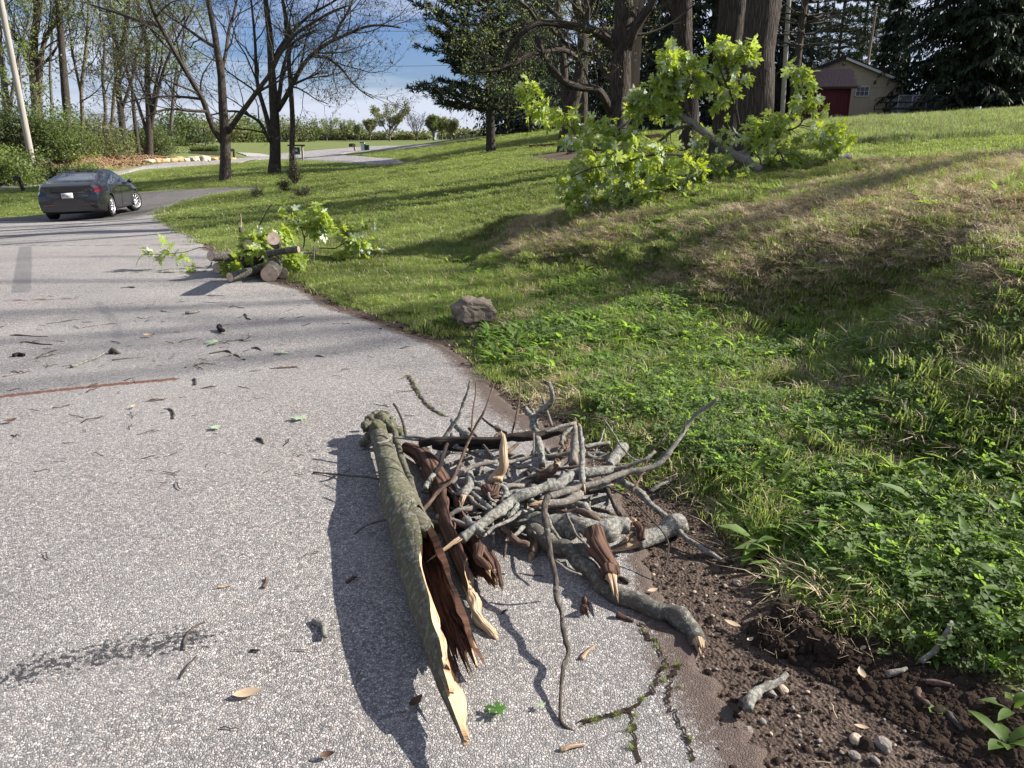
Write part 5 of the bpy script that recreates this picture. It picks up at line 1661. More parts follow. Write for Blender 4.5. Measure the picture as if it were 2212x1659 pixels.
S_('thin dark twig arching from the stubs towards the thick pale stub', [(1230, 480, .20), (1340, 465, .21), (1440, 425, .22), (1525, 378, .23)], .0065, .004, 'stick_dark', 1053)
S_('straight thin twig crossing the whip-like branch', [(1665, 612, .17), (1710, 530, .20), (1745, 445, .23), (1820, 340, .27), (1890, 252, .31)], .006, .003, 'stick_brown', 1054)
S_('crooked lichen stick ending in a pale ring', [(905, 680, .15), (915, 630, .16), (900, 590, .17), (862, 578, .18)], .013, .011, 'stick_lichen', 1055, (.5, .2), None)
S_('broken yellowish stub pointing right in the middle of the pile', [(1100, 495, .18), (1150, 505, .18), (1200, 490, .19), (1225, 462, .20)], .020, .018, 'stick_brown', 1056, (1.3, .5), None)
S_('pale broken stub poking out below the long bare branch', [(1140, 860, .08), (1105, 910, .06), (1080, 985, .03)], .016, .016, 'stick_brown', 1057, (.9, .4), None)
S_('dark twig lying on the driveway left of the hollow log, level with the root end', [(-215, 500, .02), (-60, 515, .03), (60, 525, .06), (180, 538, .12)], .004, .006, 'stick_dark', 1058)
S_('thin twig poking out left of the hollow log at its middle', [(20, 872, .01), (80, 825, .04), (150, 795, .07), (235, 778, .10)], .002, .004, 'stick_dark', 1059)
S_('thin twig shading the driveway between the two split logs', [(985, 1100, .01), (1060, 1108, .014), (1150, 1118, .01)], .005, .004, 'stick_dark', 1060)
S_('short pale branch end lying on the driveway under the long bare branch', [(1590, 1118, .015), (1620, 1135, .018), (1650, 1150, .015)], .010, .009, 'stick_dark', 1061)
S_('dark stick bridging the two blackened slabs', [(700, 240, .23), (760, 300, .21), (830, 400, .19)], .008, .007, 'stick_dark', 1062)
S_('stick poking out beyond the black slab towards the grass edge', [(780, 180, .17), (840, 225, .19), (920, 268, .2)], .006, .007, 'stick_dark', 1063)
S_('weathered stick lying flat behind the black slab', [(600, 195, .12), (630, 235, .14), (700, 280, .16)], .015, .016, 'stick_lichen', 1064)
# crooked filler sticks of the tangled core
rgp = np.random.default_rng(77)
core_words = ['lichened', 'grey', 'brown', 'dark', 'crusted', 'pale-barked']
core_n = 0
for k in range(64):
    cx = rgp.uniform(560, 1480)
    cy = rgp.uniform(330, 800) if k < 34 else rgp.uniform(600, 850)
    h = rgp.uniform(.02, .155)
    a = rgp.uniform(0, np.pi)
    ln = rgp.uniform(90, 260)
    dx, dy = math.cos(a) * ln, math.sin(a) * ln * .55
    m1 = rgp.normal(0, 26, 2)
    r = rgp.uniform(.004, .016)
    mt = ['stick_lichen', 'stick_grey', 'stick_brown', 'stick_dark', 'stick_lichen', 'stick_grey'][k % 6]
    stick('small crooked stick deep in the tangled core of the brush pile', [(cx - dx, cy - dy, h), (cx + m1[0], cy + m1[1], h + rgp.uniform(.0, .04)), (cx + dx, cy + dy, h + rgp.uniform(-.01, .05))], r, r * rgp.uniform(.6, .95), mt, 1100 + k,
          (1.2, .4) if k % 3 == 0 else None, None, group='sticks in the tangled core of the brush pile', knots=4, sides=8, twigs=2 if k % 3 == 0 else 0, wob=1.2)
    core_n += 1
# ------------------------------------------------------------------ maple leaves
def maple_outline(seed):
    rg = np.random.default_rng(seed)
    half = [(0.0, .0), (.10, .03), (.30, -.10), (.26, .06), (.46, .10), (.28, .20), (.16, .24), (.40, .34), (.52, .56), (.36, .54), (.30, .62), (.22, .48), (.09, .42), (.13, .66), (.20, .78), (.10, .82)]
    half = [(x * rg.uniform(.9, 1.1), y * rg.uniform(.95, 1.05)) for x, y in half]
    pts = half + [(0, 1.02)] + [(-x * rg.uniform(.9, 1.1), y) for x, y in half[:0:-1]]
    return A(pts)

def maple_leaf_mesh(seed, curl=.25):
    o = maple_outline(seed)
    n = len(o)
    c = A([[0, .34]])
    mid = c + (o - c) * .5
    V2 = np.vstack([c, mid, o])
    x, y = V2[:, 0], V2[:, 1]
    z = -.55 * curl * (y - .1) ** 2 + .5 * curl * np.abs(x) - .5 * curl * x * x
    V = np.stack([x, y, z], -1)
    # petiole
    pet = A([[-.010, 0, 0], [.010, 0, 0], [.008, -.42, -.10], [-.008, -.42, -.10]])
    V = np.vstack([V, pet])
    i = np.arange(n)
    j = (i + 1) % n
    T = np.stack([np.zeros(n, int), 1 + i, 1 + j], -1)
    Q = np.stack([1 + i, 1 + n + i, 1 + n + j, 1 + j], -1)
    Q = np.vstack([Q, [[2 * n + 1, 2 * n + 2, 2 * n + 3, 2 * n + 4]]])
    return V, Q, T

LEAF_V = [maple_leaf_mesh(s_, .25 + .25 * (s_ % 3)) for s_ in range(5)]
LEAF_ME = [new_mesh('maple_leaf', v, q, t, [M['maple']], smooth=False) for v, q, t in LEAF_V]

def leaf_frames(D, rg, droop=.55, roll=.5):
    """leaf axis D (N,3) -> rotation matrices with y along the leaf, z the face"""
    y = norm(D + np.array([0, 0, -droop]) + rg.normal(size=D.shape) * .28)
    z0 = norm(np.array([0, 0, 1.0]) + rg.normal(size=D.shape) * roll)
    x = norm(np.cross(y, z0))
    z = np.cross(x, y)
    return np.stack([x, y, z], -1)

def leafy(root, stems, leaves_per, size, rg, n_obj=300, origin=None, droop=.55, clump=.06, roll=.6, end_bias=.5):
    """leaves at the twig ends: the nearest n_obj are parts of their own, the rest one part"""
    P, Rr = stems
    n = len(P)
    tt = end_bias + (1 - end_bias) * rg.random((n, leaves_per)) ** .6
    C, T, _ = interp_tube(P, Rr, tt)
    C, T = C.reshape(-1, 3), T.reshape(-1, 3)
    q = rg.normal(size=C.shape)
    side_ = norm(q - (q * T).sum(-1, keepdims=True) * T)
    D = norm(T * .5 + side_ * .9)
    Rm = leaf_frames(D, rg, droop, roll)
    s = size * rg.uniform(.6, 1.2, len(C))
    C = C + Rm[:, :, 1] * (s * .42)[:, None]
    w = C + A(origin)
    floor_ = terrain(w[:, 0], w[:, 1]) + .02
    C[:, 2] = np.maximum(C[:, 2], floor_ - origin[2] + .04 * rg.random(len(C)))
    dcam = np.linalg.norm(w - [0, 0, EYE], axis=1) / s
    order = np.argsort(dcam)
    for k in order[:n_obj]:
        o = obj('leaf', LEAF_ME[k % 5], root)
        o.matrix_local = Matrix(((*(Rm[k][0] * s[k]), C[k][0]), (*(Rm[k][1] * s[k]), C[k][1]), (*(Rm[k][2] * s[k]), C[k][2]), (0, 0, 0, 1)))
    rest = order[n_obj:]
    if len(rest):
        g = Geo()
        for v_ in range(5):
            kk = rest[rest % 5 == v_]
            if not len(kk):
                continue
            V, Q, T_ = LEAF_V[v_]
            W = np.einsum('nij,vj->nvi', Rm[kk] * s[kk][:, None, None], V) + C[kk][:, None]
            off = (np.arange(len(kk)) * len(V))[:, None, None]
            g.add(W.reshape(-1, 3), (Q[None] + off).reshape(-1, 4), (T_[None] + off).reshape(-1, 3))
        tag(g.build('leaves', M['maple'], root, smooth=False), kind='stuff')

cc3 = lambda cx, cy, Y: at(1080 + cx * .3253, cy * .3253, Y)
# --- the big fallen limb on the lawn
def fallen_limb():
    rg = np.random.default_rng(41)
    butt = ground_at(1640, 369, .05, terrain)
    origin = butt.copy()
    origin[2] = gz_at(butt[0], butt[1])
    t = thing('fallen_leafy_limb', 'big fallen maple limb with bright yellow-green leaves lying across the lawn', 'fallen limb', tuple(origin))
    Yb = butt[1]
    main = A([butt, cc3(1600, 1060, Yb + .05), cc3(1520, 1010, Yb + .1), cc3(1420, 930, Yb + .2), cc3(1290, 830, Yb + .3), cc3(1180, 760, Yb + .5), cc3(1050, 740, Yb + .7), cc3(900, 790, Yb + .8), cc3(720, 890, Yb + .6)])
    mains = [(main, .068, .018)]
    def b(pts, r0, r1):
        mains.append((A([cc3(x, y, Yb + d) for x, y, d in pts]), r0, r1))
    b([(1540, 1020, .1), (1620, 1010, .1), (1680, 930, .2), (1740, 890, .3), (1800, 840, .4)], .035, .014)
    b([(1290, 830, .3), (1250, 760, .4), (1230, 680, .4), (1260, 560, .5), (1310, 470, .5)], .03, .010)
    b([(1590, 850, .4), (1560, 700, .3), (1500, 560, .3), (1440, 400, .2), (1400, 310, .2)], .022, .007)
    b([(1500, 540, .3), (1540, 450, .3), (1620, 360, .3)], .010, .004)
    b([(1330, 1045, -.2), (1150, 1025, -.4), (1000, 1030, -.5), (800, 1085, -.5), (600, 1120, -.4), (430, 1200, -.3)], .02, .006)
    b([(1290, 830, .3), (1160, 860, .1), (1020, 960, 0), (860, 980, 0), (700, 1000, 0), (560, 990, 0), (440, 1020, 0)], .024, .008)
    b([(900, 790, .8), (780, 900, .7), (640, 890, .6), (540, 900, .5)], .014, .006)
    b([(720, 890, .6), (640, 980, .5), (600, 1150, .3), (590, 1260, .1), (590, 1340, 0)], .016, .008)
    b([(560, 990, .3), (440, 800, .2), (330, 720, .1), (230, 640, .1), (150, 600, .1)], .012, .004)
    b([(1800, 860, .3), (1880, 870, .3), (1990, 830, .2), (2040, 700, .2), (1990, 600, .1), (1960, 480, .1)], .014, .005)
    b([(1740, 900, .3), (1850, 1000, .2), (1900, 1080, .2), (2000, 1110, .2)], .018, .010)
    b([(1990, 830, .2), (2080, 850, .2), (2160, 900, .2), (2220, 950, .1)], .008, .004)
    b([(1740, 1140, .1), (1730, 1000, .2), (1790, 860, .3), (1900, 800, .3)], .014, .007)
    b([(1180, 760, .5), (1130, 640, .5), (1110, 560, .5)], .012, .004)
    b([(1050, 740, .7), (1000, 700, .6), (960, 670, .5)], .012, .004)
    b([(1260, 560, .5), (1200, 470, .5), (1150, 380, .4)], .012, .004)
    b([(1020, 960, 0), (960, 1140, -.3), (930, 1250, -.5), (960, 1360, -.8)], .012, .004)
    b([(860, 980, 0), (840, 1140, -.3), (760, 1280, -.5)], .012, .004)
    b([(1330, 1045, -.2), (1250, 1150, -.5), (1120, 1240, -.7), (1000, 1270, -.8)], .012, .004)
    b([(600, 1150, .3), (520, 1300, -.2), (500, 1400, -.5)], .010, .004)
    b([(1420, 930, .2), (1380, 1060, 0), (1290, 1130, -.2), (1180, 1180, -.4)], .014, .005)
    b([(1520, 1010, .1), (1560, 1080, 0), (1480, 1130, -.1), (1330, 1190, -.2)], .014, .006)
    G = Geo()
    P = smooth_path(mains[0][0] - origin, 60)
    knobby_tube(G, P, np.linspace(.068, .018, 60), 12, 42, .12, True, 0, 6)
    G.build('main_branch', M['stick_grey'], t)
    allP, allR = [], []
    for k, (p, r0, r1) in enumerate(mains[1:]):
        G = Geo()
        P = smooth_path(p - origin, 26)
        w = P + origin
        P[:, 2] = np.maximum(P[:, 2], terrain(w[:, 0], w[:, 1]) - origin[2] + .03)
        Rr = np.linspace(r0, r1, 26)
        knobby_tube(G, P, Rr, 8, 43 + k, .1)
        G.build('side_branch', M['stick_grey' if k in (0, 10, 12) else 'stick_dark'], t)
        allP.append(P[::2]); allR.append(Rr[::2])
    Pm = smooth_path(mains[0][0] - origin, 26)
    allP.append(Pm[::2]); allR.append(np.linspace(.05, .018, 13))
    P, Rr = np.stack(allP), np.stack(allR)
    G = Geo()
    C, CR = grow(P, Rr, 11, .30, .8, rg, 6, .18, 1.0, .12, .16, .5, .3, .003)
    G.tubes(C, CR, 5)
    C2, CR2 = grow(C, CR, 3, .15, .7, rg, 4, .3, 1.0, .1, .2, .5, .4, .002)
    G.tubes(C2, CR2, 4)
    G.build('twigs', M['stick_dark'], t)
    E = np.concatenate([C[:, ::2][:, :3], C2[:, [0, 2, 3]], ], 0) if False else C2
    leafy(t, (E, np.ones(E.shape[:2])), 4, .135, rg, 300, origin, .75, roll=.9, end_bias=.2)
    return t
fallen_limb()
def loose(label, pts, r0, r1, seed, mat='stick_dark', name='twig', cat='twig', group='loose twigs round the fallen limb'):
    return stick3(label, A(pts), r0, r1, mat, seed, None, None, name, cat, group, 2, 7, .1, 0, .6)
loose('short grey log end poking out of the grass right of the fallen limb', [cc3(2240 - 5, 1058, 12.4), cc3(2330, 1050, 12.4)], .05, .045, 61, 'stick_grey', 'log_end', 'log', None)
loose('thin curved twig lying on the lawn left of the fallen limb', [ground_at(1131, 375, .25, terrain), ground_at(1145, 415, .10, terrain), ground_at(1185, 431, .02, terrain)], .006, .005, 62)
loose('dark twig lying on the grass in front of the fallen limb\'s cut end', [ground_at(1655, 378, .03, terrain), ground_at(1685, 376, .03, terrain), ground_at(1718, 365, .05, terrain)], .006, .004, 63)

# --- firewood heap at the driveway edge
cl = lambda cx, cy: (270 + cx * .26855, 421.2 + cy * .26855)
def cut_log(label, a, b, r, seed, faces=(0,), mat='log_bark2', ha=0, hb=0):
    """a, b: (crop x, crop y, metres above ground) of the two ends"""
    pa = ground_at(*cl(a[0], a[1]), a[2], terrain)
    pb = at(*cl(b[0], b[1]), pa[1] + b[2])
    gzb = gz_at(pb[0], pb[1])
    if pb[2] < gzb + r:
        pb[2] = gzb + r
    t = thing('firewood_log', label, 'log', tuple(pa), 0, 'sawn logs of the firewood heap')
    d = norm(pb - pa)
    P = smooth_path([A([0, 0, 0]), (pb - pa) * .5 + [0, 0, .005], pb - pa], 26)
    G = Geo()
    V, Q, T, bk = tube_arrays(P[None], np.full((1, 26), r), 26, False)
    c = np.repeat(P, 26, 0)
    V = V + norm(V - c) * (r * .07 * fbm(bk * 16, seed, 3))[:, None]
    G.add(V, Q, None, {'bark': bk})
    G.build('bark', M[mat], t)
    for f in (0, 1):
        k = 0 if f == 0 else 25
        ring = V[k * 26:(k + 1) * 26]
        c0 = ring.mean(0)
        cen = c0 + (d * -.003 if f == 0 else d * .003)
        ring2 = c0 + (ring - c0) * .985 + (cen - c0)
        VV = np.vstack([cen, c0 + (ring2 - c0) * .5, ring2])
        i = np.arange(26)
        j = (i + 1) % 26
        TT = np.stack([0 * i, 1 + i, 1 + j], -1)
        QQ = np.stack([1 + i, 27 + i, 27 + j, 1 + j], -1)
        ax1 = norm(ring[0] - c0)
        ax2 = norm(np.cross(d, ax1))
        disc = np.stack([(VV - c0) @ ax1 / r, (VV - c0) @ ax2 / r, np.full(len(VV), seed * 1.7 % 3)], -1)
        disc[:, 2] = 0
        g = Geo()
        g.add(VV, QQ, TT, {'disc': disc})
        g.build('cut_face', M['cut_face'], t, smooth=False)
    return t
cut_log('sawn log lying lowest at the front left of the firewood heap', (845, 660, .085), (1110, 600, .5), .055, 71)
cut_log('thick sawn log with a half-rotted end in the middle of the firewood heap', (1160, 640, .10), (1260, 500, .7), .100, 72)
cut_log('sawn log beside the clover, right of the half-rotted one', (1262, 630, .07), (1360, 540, .6), .068, 73)
cut_log('sawn log sticking out of the left side of the firewood heap above the asphalt', (690, 490, .30), (900, 500, .35), .060, 74)
cut_log('sawn log propped up on top of the heap with its round end facing the camera', (1196, 350, .60), (1212, 385, .9), .070, 75)
cut_log('sawn log lying in the back of the heap, its small pale end at the right', (1395, 437, .36), (1150, 470, .05), .04, 76)
cut_log('dark sawn log buried under the leaves in the back of the heap', (990, 400, .38), (1120, 450, .5), .065, 77, mat='log_bark2')
cut_log('dark knobby log lying behind the lowest one on the left', (740, 590, .08), (900, 530, .4), .065, 78, mat='burnt')
cut_log('log filling the middle of the heap under the leaves', (920, 560, .14), (1090, 500, .2), .075, 79, mat='log_bark2')
def lstick(label, pts, r0, r1, seed, mat='stick_dark', tip=None, name='stick', cat='stick'):
    y0 = ground_at(*cl(1000, 620), 0, terrain)[1] + .3
    return stick3(label, A([at(*cl(x, y), y0 + d) for x, y, d in pts]), r0, r1, mat, seed, tip, None, name, cat, 'sticks in the firewood heap', 3, 8, .15, 0, .5)
lstick('upright broken stub with a pale torn top, standing in the firewood heap', [(940, 430, 0), (930, 330, 0), (925, 255, 0)], .030, .026, 81, 'log_bark2', (2.0, .8))
lstick('tall thin curved stick rising above the firewood heap', [(1040, 320, .1), (1080, 250, .1), (1130, 150, .1), (1150, 115, .1), (1188, 75, .1)], .009, .007, 82)
lstick('pale smooth branch lying across the front of the firewood heap', [(970, 490, -.1), (1080, 475, -.15), (1180, 490, -.15), (1230, 470, -.1), (1380, 470, -.1), (1510, 468, -.1)], .026, .013, 83, 'stick_grey')
lstick('thin peg hanging from the pale branch at the right end of the heap', [(1515, 400, -.1), (1518, 470, -.1), (1515, 535, -.1)], .008, .010, 84, 'stick_grey')
lstick('grey stick lying level at the right of the heap over the grass', [(1400, 535, -.1), (1460, 540, -.1), (1522, 538, -.1)], .016, .016, 85, 'stick_grey')
lstick('thin twig dangling leaves off the left side of the heap', [(700, 540, -.1), (690, 570, -.1), (650, 600, -.1), (632, 622, -.1)], .009, .005, 86)

def leafy_branch(label, mains, seed, nl, size, y0, group, children=4, clen=.16, n_obj=80, leaves=4):
    rg = np.random.default_rng(seed)
    Ps = [A([at(*cl(x, y), y0 + d) for x, y, d in pts]) for pts, _, _ in mains]
    origin = Ps[0][0].copy()
    origin[2] = gz_at(origin[0], origin[1])
    t = thing('leafy_branch', label, 'leafy branch', tuple(origin), 0, group)
    PP, RR_ = [], []
    for k, (p, (_, r0, r1)) in enumerate(zip(Ps, mains)):
        P = smooth_path(p - origin, 14)
        w = P + origin
        P[:, 2] = np.maximum(P[:, 2], terrain(w[:, 0], w[:, 1]) - origin[2] + .02)
        Rr = np.linspace(r0, r1, 14)
        G = Geo()
        knobby_tube(G, P, Rr, 7, seed + k, .1)
        G.build('stem', M['stick_dark'], t)
        PP.append(P); RR_.append(Rr)
    C, CR = grow(np.stack(PP), np.stack(RR_), children, clen, .7, rg, 4, .35, 1.0, .2, .15, .5, .4, .002)
    G = Geo()
    G.tubes(C, CR, 4)
    G.build('twigs', M['stick_dark'], t)
    leafy(t, (C, CR), leaves, size, rg, n_obj, origin, .6, roll=.8, end_bias=.3)
    return t
yl = ground_at(*cl(1000, 640), 0, terrain)[1]
leafy_branch('leafy branch trailing left from the firewood heap low over the asphalt', [([(740, 470, .2), (640, 420, .15), (540, 440, .1), (480, 460, 0), (300, 475, 0), (150, 480, 0)], .006, .003)], 91, 20, .135, yl + .2, 'leafy branches of the firewood heap', 7, .14)
leafy_branch('leafy branches draped over the middle of the firewood heap', [([(1000, 560, 0), (1050, 470, -.1), (1080, 400, 0), (1090, 330, .1)], .008, .004), ([(1000, 560, 0), (940, 520, -.15), (860, 540, -.2), (820, 500, -.2)], .007, .004),
                                                               ([(1050, 470, 0), (1150, 440, -.1), (1280, 430, -.1), (1330, 480, -.1)], .008, .004), ([(1180, 420, .2), (1240, 370, .2), (1300, 340, .3)], .007, .003),
                                                               ([(1300, 480, -.1), (1340, 500, -.1), (1320, 540, -.2)], .006, .003), ([(950, 540, 0), (980, 430, 0), (1010, 350, .1)], .006, .003)], 92, 20, .12, yl + .02, 'leafy branches of the firewood heap', 10, .15, 130, 7)
leafy_branch('leafy branch rising from the right of the heap, pale against the lawn', [([(1380, 520, 0), (1440, 400, .2), (1430, 300, .3), (1370, 190, .4), (1290, 100, .4)], .010, .004), ([(1440, 350, .2), (1500, 290, .3), (1560, 220, .3), (1590, 110, .3)], .007, .003),
                                                                   ([(1400, 260, .3), (1480, 270, .3), (1560, 260, .3)], .006, .003)], 93, 20, .13, yl + .3, 'leafy branches of the firewood heap', 8, .15, 100, 6)
leafy_branch('leafy branch stretching farthest right from the heap over the grass', [([(1450, 500, 0), (1560, 430, .2), (1700, 425, .3), (1830, 330, .4), (1960, 220, .5)], .009, .004), ([(1730, 410, .3), (1780, 300, .4), (1700, 260, .5)], .006, .003),
                                                                 ([(1850, 320, .4), (1900, 350, .4), (1880, 400, .3)], .005, .003)], 94, 20, .13, yl + .4, 'leafy branches of the firewood heap', 8, .15, 100, 5)
leafy_branch('low leafy sprig lying on the grass with silvery leaf undersides', [([(1530, 480, .2), (1640, 500, .3), (1720, 530, .3), (1820, 480, .4)], .006, .003), ([(1820, 480, .4), (1950, 470, .6), (2060, 440, .7)], .004, .002)], 95, 20, .12, yl + .3, 'leafy branches of the firewood heap', 6, .12, 60, 2)
leafy_branch('small wilted sprig lying on the asphalt left of the heap', [([(650, 610, 0), (600, 615, 0), (540, 600, 0)], .004, .002)], 96, 8, .07, yl + .1, 'leafy branches of the firewood heap', 6, .08, 30, 2)
# ------------------------------------------------------------------ ground cover
def blades_mesh(name, n, w, hgt, width, seed, mat, lean=.4, flat=0.0, mat2=None, frac2=0.0):
    """a patch of bent grass blades, w metres wide"""
    rg = np.random.default_rng(seed)
    c = rg.uniform(-w / 2, w / 2, (n, 2))
    a = rg.uniform(0, 6.283, n)
    h = hgt * rg.uniform(.45, 1.15, n)
    ln = lean * rg.uniform(.3, 1.6, n) * h
    dx, dy = np.cos(a), np.sin(a)
    px_, py_ = -dy, dx
    ww = width * rg.uniform(.6, 1.3, n)
    V = np.zeros((n, 5, 3))
    def setp(i, f, side, hf):
        V[:, i, 0] = c[:, 0] + dx * ln * f * f + px_ * ww * side
        V[:, i, 1] = c[:, 1] + dy * ln * f * f + py_ * ww * side
        V[:, i, 2] = h * hf * (1 - flat) + .004
    setp(0, 0, -.5, -.1); setp(1, 0, .5, -.1); setp(2, .6, .42, .62); setp(3, .6, -.42, .62); setp(4, 1, 0, 1.0 - .25 * lean)
    i = np.arange(n)[:, None] * 5
    Q = i + [0, 1, 2, 3]
    T = i + [3, 2, 4]
    mats = [mat] + ([mat2] if mat2 else [])
    mi = None
    if mat2:
        s_ = (rg.random(n) < frac2).astype(int)
        mi = np.concatenate([s_, s_])
    return new_mesh(name, V.reshape(-1, 3), Q, T, mats, smooth=False, mat_idx=mi)

def clover_mesh(n, w, seed):
    rg = np.random.default_rng(seed)
    VV, TT, o = [], [], 0
    for _ in range(n):
        c = A([*rg.uniform(-w / 2, w / 2, 2), rg.uniform(.025, .085)])
        tilt = rg.normal(size=3) * .35 + [0, 0, 1]
        z = tilt / np.linalg.norm(tilt)
        x = np.cross(z, [0.3, 1, 0]); x /= np.linalg.norm(x)
        y = np.cross(z, x)
        r = rg.uniform(.011, .023)
        a0 = rg.uniform(0, 6.28)
        foot = A([c[0] + rg.normal() * .015, c[1] + rg.normal() * .015, -.005])
        s1 = np.cross(c - foot, [1, .2, .1]); s1 = s1 / np.linalg.norm(s1) * .0009
        VV += [foot - s1, foot + s1, c]; TT.append([o, o + 1, o + 2]); o += 3
        for k in range(3):
            a = a0 + k * 2.094
            d = math.cos(a) * x + math.sin(a) * y
            e = -math.sin(a) * x + math.cos(a) * y
            pts = [c, c + d * r * .55 + e * r * .42 + z * r * .12, c + d * r * 1.02 + e * r * .30 + z * r * .1, c + d * r * .96, c + d * r * 1.02 - e * r * .30 + z * r * .1, c + d * r * .55 - e * r * .42 + z * r * .12]
            VV += pts
            TT += [[o, o + 1, o + 3], [o + 1, o + 2, o + 3], [o, o + 3, o + 5], [o + 3, o + 4, o + 5]]
            o += 6
    return new_mesh('clover_patch', VV, None, TT, [M['clover']], smooth=False)

def rosette_mesh(n, ln, wd, seed, up=.6):
    """broad lance leaves of plantain and dandelion from one root"""
    rg = np.random.default_rng(seed)
    VV, QQ, o = [], [], 0
    for k in range(n):
        a = 6.283 * k / n + rg.normal() * .3
        L_ = ln * rg.uniform(.55, 1.2)
        el = rg.uniform(.2, 1.2) * up
        d = A([math.cos(a), math.sin(a), 0])
        e = A([-math.sin(a), math.cos(a), 0])
        for j in range(6):
            f = j / 5
            out = d * L_ * (f * math.cos(el) + .15 * f * f)
            z = L_ * (f * math.sin(el + .3) - .55 * f * f * .8)
            wv = wd * [.12, .5, .95, 1.0, .65, .05][j] * rg.uniform(.85, 1.15)
            VV += [out + e * wv * .5 + [0, 0, z + wv * .16], out + [0, 0, z], out - e * wv * .5 + [0, 0, z + wv * .16]]
            if j:
                b = o + 3 * (j - 1)
                QQ += [[b, b + 1, b + 4, b + 3], [b + 1, b + 2, b + 5, b + 4]]
        o += 18
    return new_mesh('broadleaf_rosette', VV, QQ, None, [M['plantain']], smooth=True)

def clod_mesh(seed, mat, flat=.7, sub=(7, 9)):
    u, v = np.meshgrid(np.linspace(0, np.pi, sub[0]), np.linspace(0, 2 * np.pi, sub[1], endpoint=False), indexing='ij')
    D = np.stack([np.sin(u) * np.cos(v), np.sin(u) * np.sin(v), np.cos(u) * flat], -1)
    V = D * (1 + .38 * fbm(D.reshape(-1, 3) * 1.9 + seed * 3.3, seed, 3).reshape(u.shape))[..., None]
    i = np.arange(sub[0] * sub[1]).reshape(sub)
    n_ = np.roll(i, -1, 1)
    return new_mesh('clod', V, np.stack([i[:-1], i[1:], n_[1:], n_[:-1]], -1).reshape(-1, 4), None, [mat], smooth=False)

def bit_mesh(seed, mat, L_=1.0):
    rg = np.random.default_rng(seed)
    P = np.zeros((1, 5, 3))
    P[0, :, 0] = np.linspace(-.5, .5, 5) * L_
    P[0, :, 1:] = rg.normal(size=(5, 2)) * .045
    V, Q, T, bk = tube_arrays(P, np.array([[.025, .035, .03, .034, .015]]), 5, True)
    return new_mesh('twig_bit', V, Q, T, [mat], {'bark': bk})

def scatter(name, pts, meshes, scale, tilt=.12, seed=0, label=None, zrot=None, flatrot=False):
    """one object whose geometry nodes put one of the meshes on every point"""
    rg = np.random.default_rng(seed)
    n = len(pts)
    me = bpy.data.meshes.new(name)
    me.vertices.add(n)
    me.vertices.foreach_set('co', A(pts).astype(np.float32).ravel())
    rot = np.stack([rg.normal(size=n) * tilt, rg.normal(size=n) * tilt, rg.uniform(0, 6.283, n)], -1)
    if np.ndim(scale) == 1:
        scale = np.stack([scale] * 3, -1)
    for nm, ty, ar, key in (('rot', 'FLOAT_VECTOR', rot, 'vector'), ('scl', 'FLOAT_VECTOR', scale, 'vector')):
        a = me.attributes.new(nm, ty, 'POINT')
        a.data.foreach_set(key, np.asarray(ar, np.float32).ravel())
    a = me.attributes.new('pick', 'INT', 'POINT')
    a.data.foreach_set('value', rg.integers(0, len(meshes), n).astype(np.int32))
    o = obj(name, me)
    ng = bpy.data.node_groups.new(name, 'GeometryNodeTree')
    ng.interface.new_socket('Geometry', in_out='INPUT', socket_type='NodeSocketGeometry')
    ng.interface.new_socket('Geometry', in_out='OUTPUT', socket_type='NodeSocketGeometry')
    N = ng.nodes.new
    gi, go = N('NodeGroupInput'), N('NodeGroupOutput')
    join = N('GeometryNodeJoinGeometry')
    for m_ in reversed(meshes):
        src = bpy.data.objects.new(m_.name + '_source', m_)     # never linked to the scene
        oi = N('GeometryNodeObjectInfo')
        oi.inputs['Object'].default_value = src
        oi.inputs['As Instance'].default_value = True
        ng.links.new(oi.outputs['Geometry'], join.inputs[0])
    iop = N('GeometryNodeInstanceOnPoints')
    iop.inputs['Pick Instance'].default_value = True
    def named(nm, ty):
        q = N('GeometryNodeInputNamedAttribute')
        q.data_type = ty
        q.inputs[0].default_value = nm
        return [x for x in q.outputs if x.enabled and x.name == 'Attribute'][0]
    er = N('FunctionNodeEulerToRotation')
    ng.links.new(named('rot', 'FLOAT_VECTOR'), er.inputs[0])
    ng.links.new(er.outputs[0], iop.inputs['Rotation'])
    ng.links.new(named('scl', 'FLOAT_VECTOR'), iop.inputs['Scale'])
    ng.links.new(named('pick', 'INT'), iop.inputs['Instance Index'])
    ng.links.new(gi.outputs[0], iop.inputs['Points'])
    ng.links.new(join.outputs[0], iop.inputs['Instance'])
    ng.links.new(iop.outputs[0], go.inputs[0])
    md = o.modifiers.new('scatter', 'NODES')
    md.node_group = ng
    tag(o, kind='stuff')
    return o

def area_points(n, r0, r1, a0, a1, rg, power=1.0):
    """points in a sector seen by the camera; the density falls with distance"""
    r = np.exp(rg.uniform(math.log(r0), math.log(r1), n)) if power == 0 else (r0 ** power + (r1 ** power - r0 ** power) * rg.random(n)) ** (1 / power)
    a = rg.uniform(math.radians(a0), math.radians(a1), n)
    return r * np.sin(a), r * np.cos(a), r

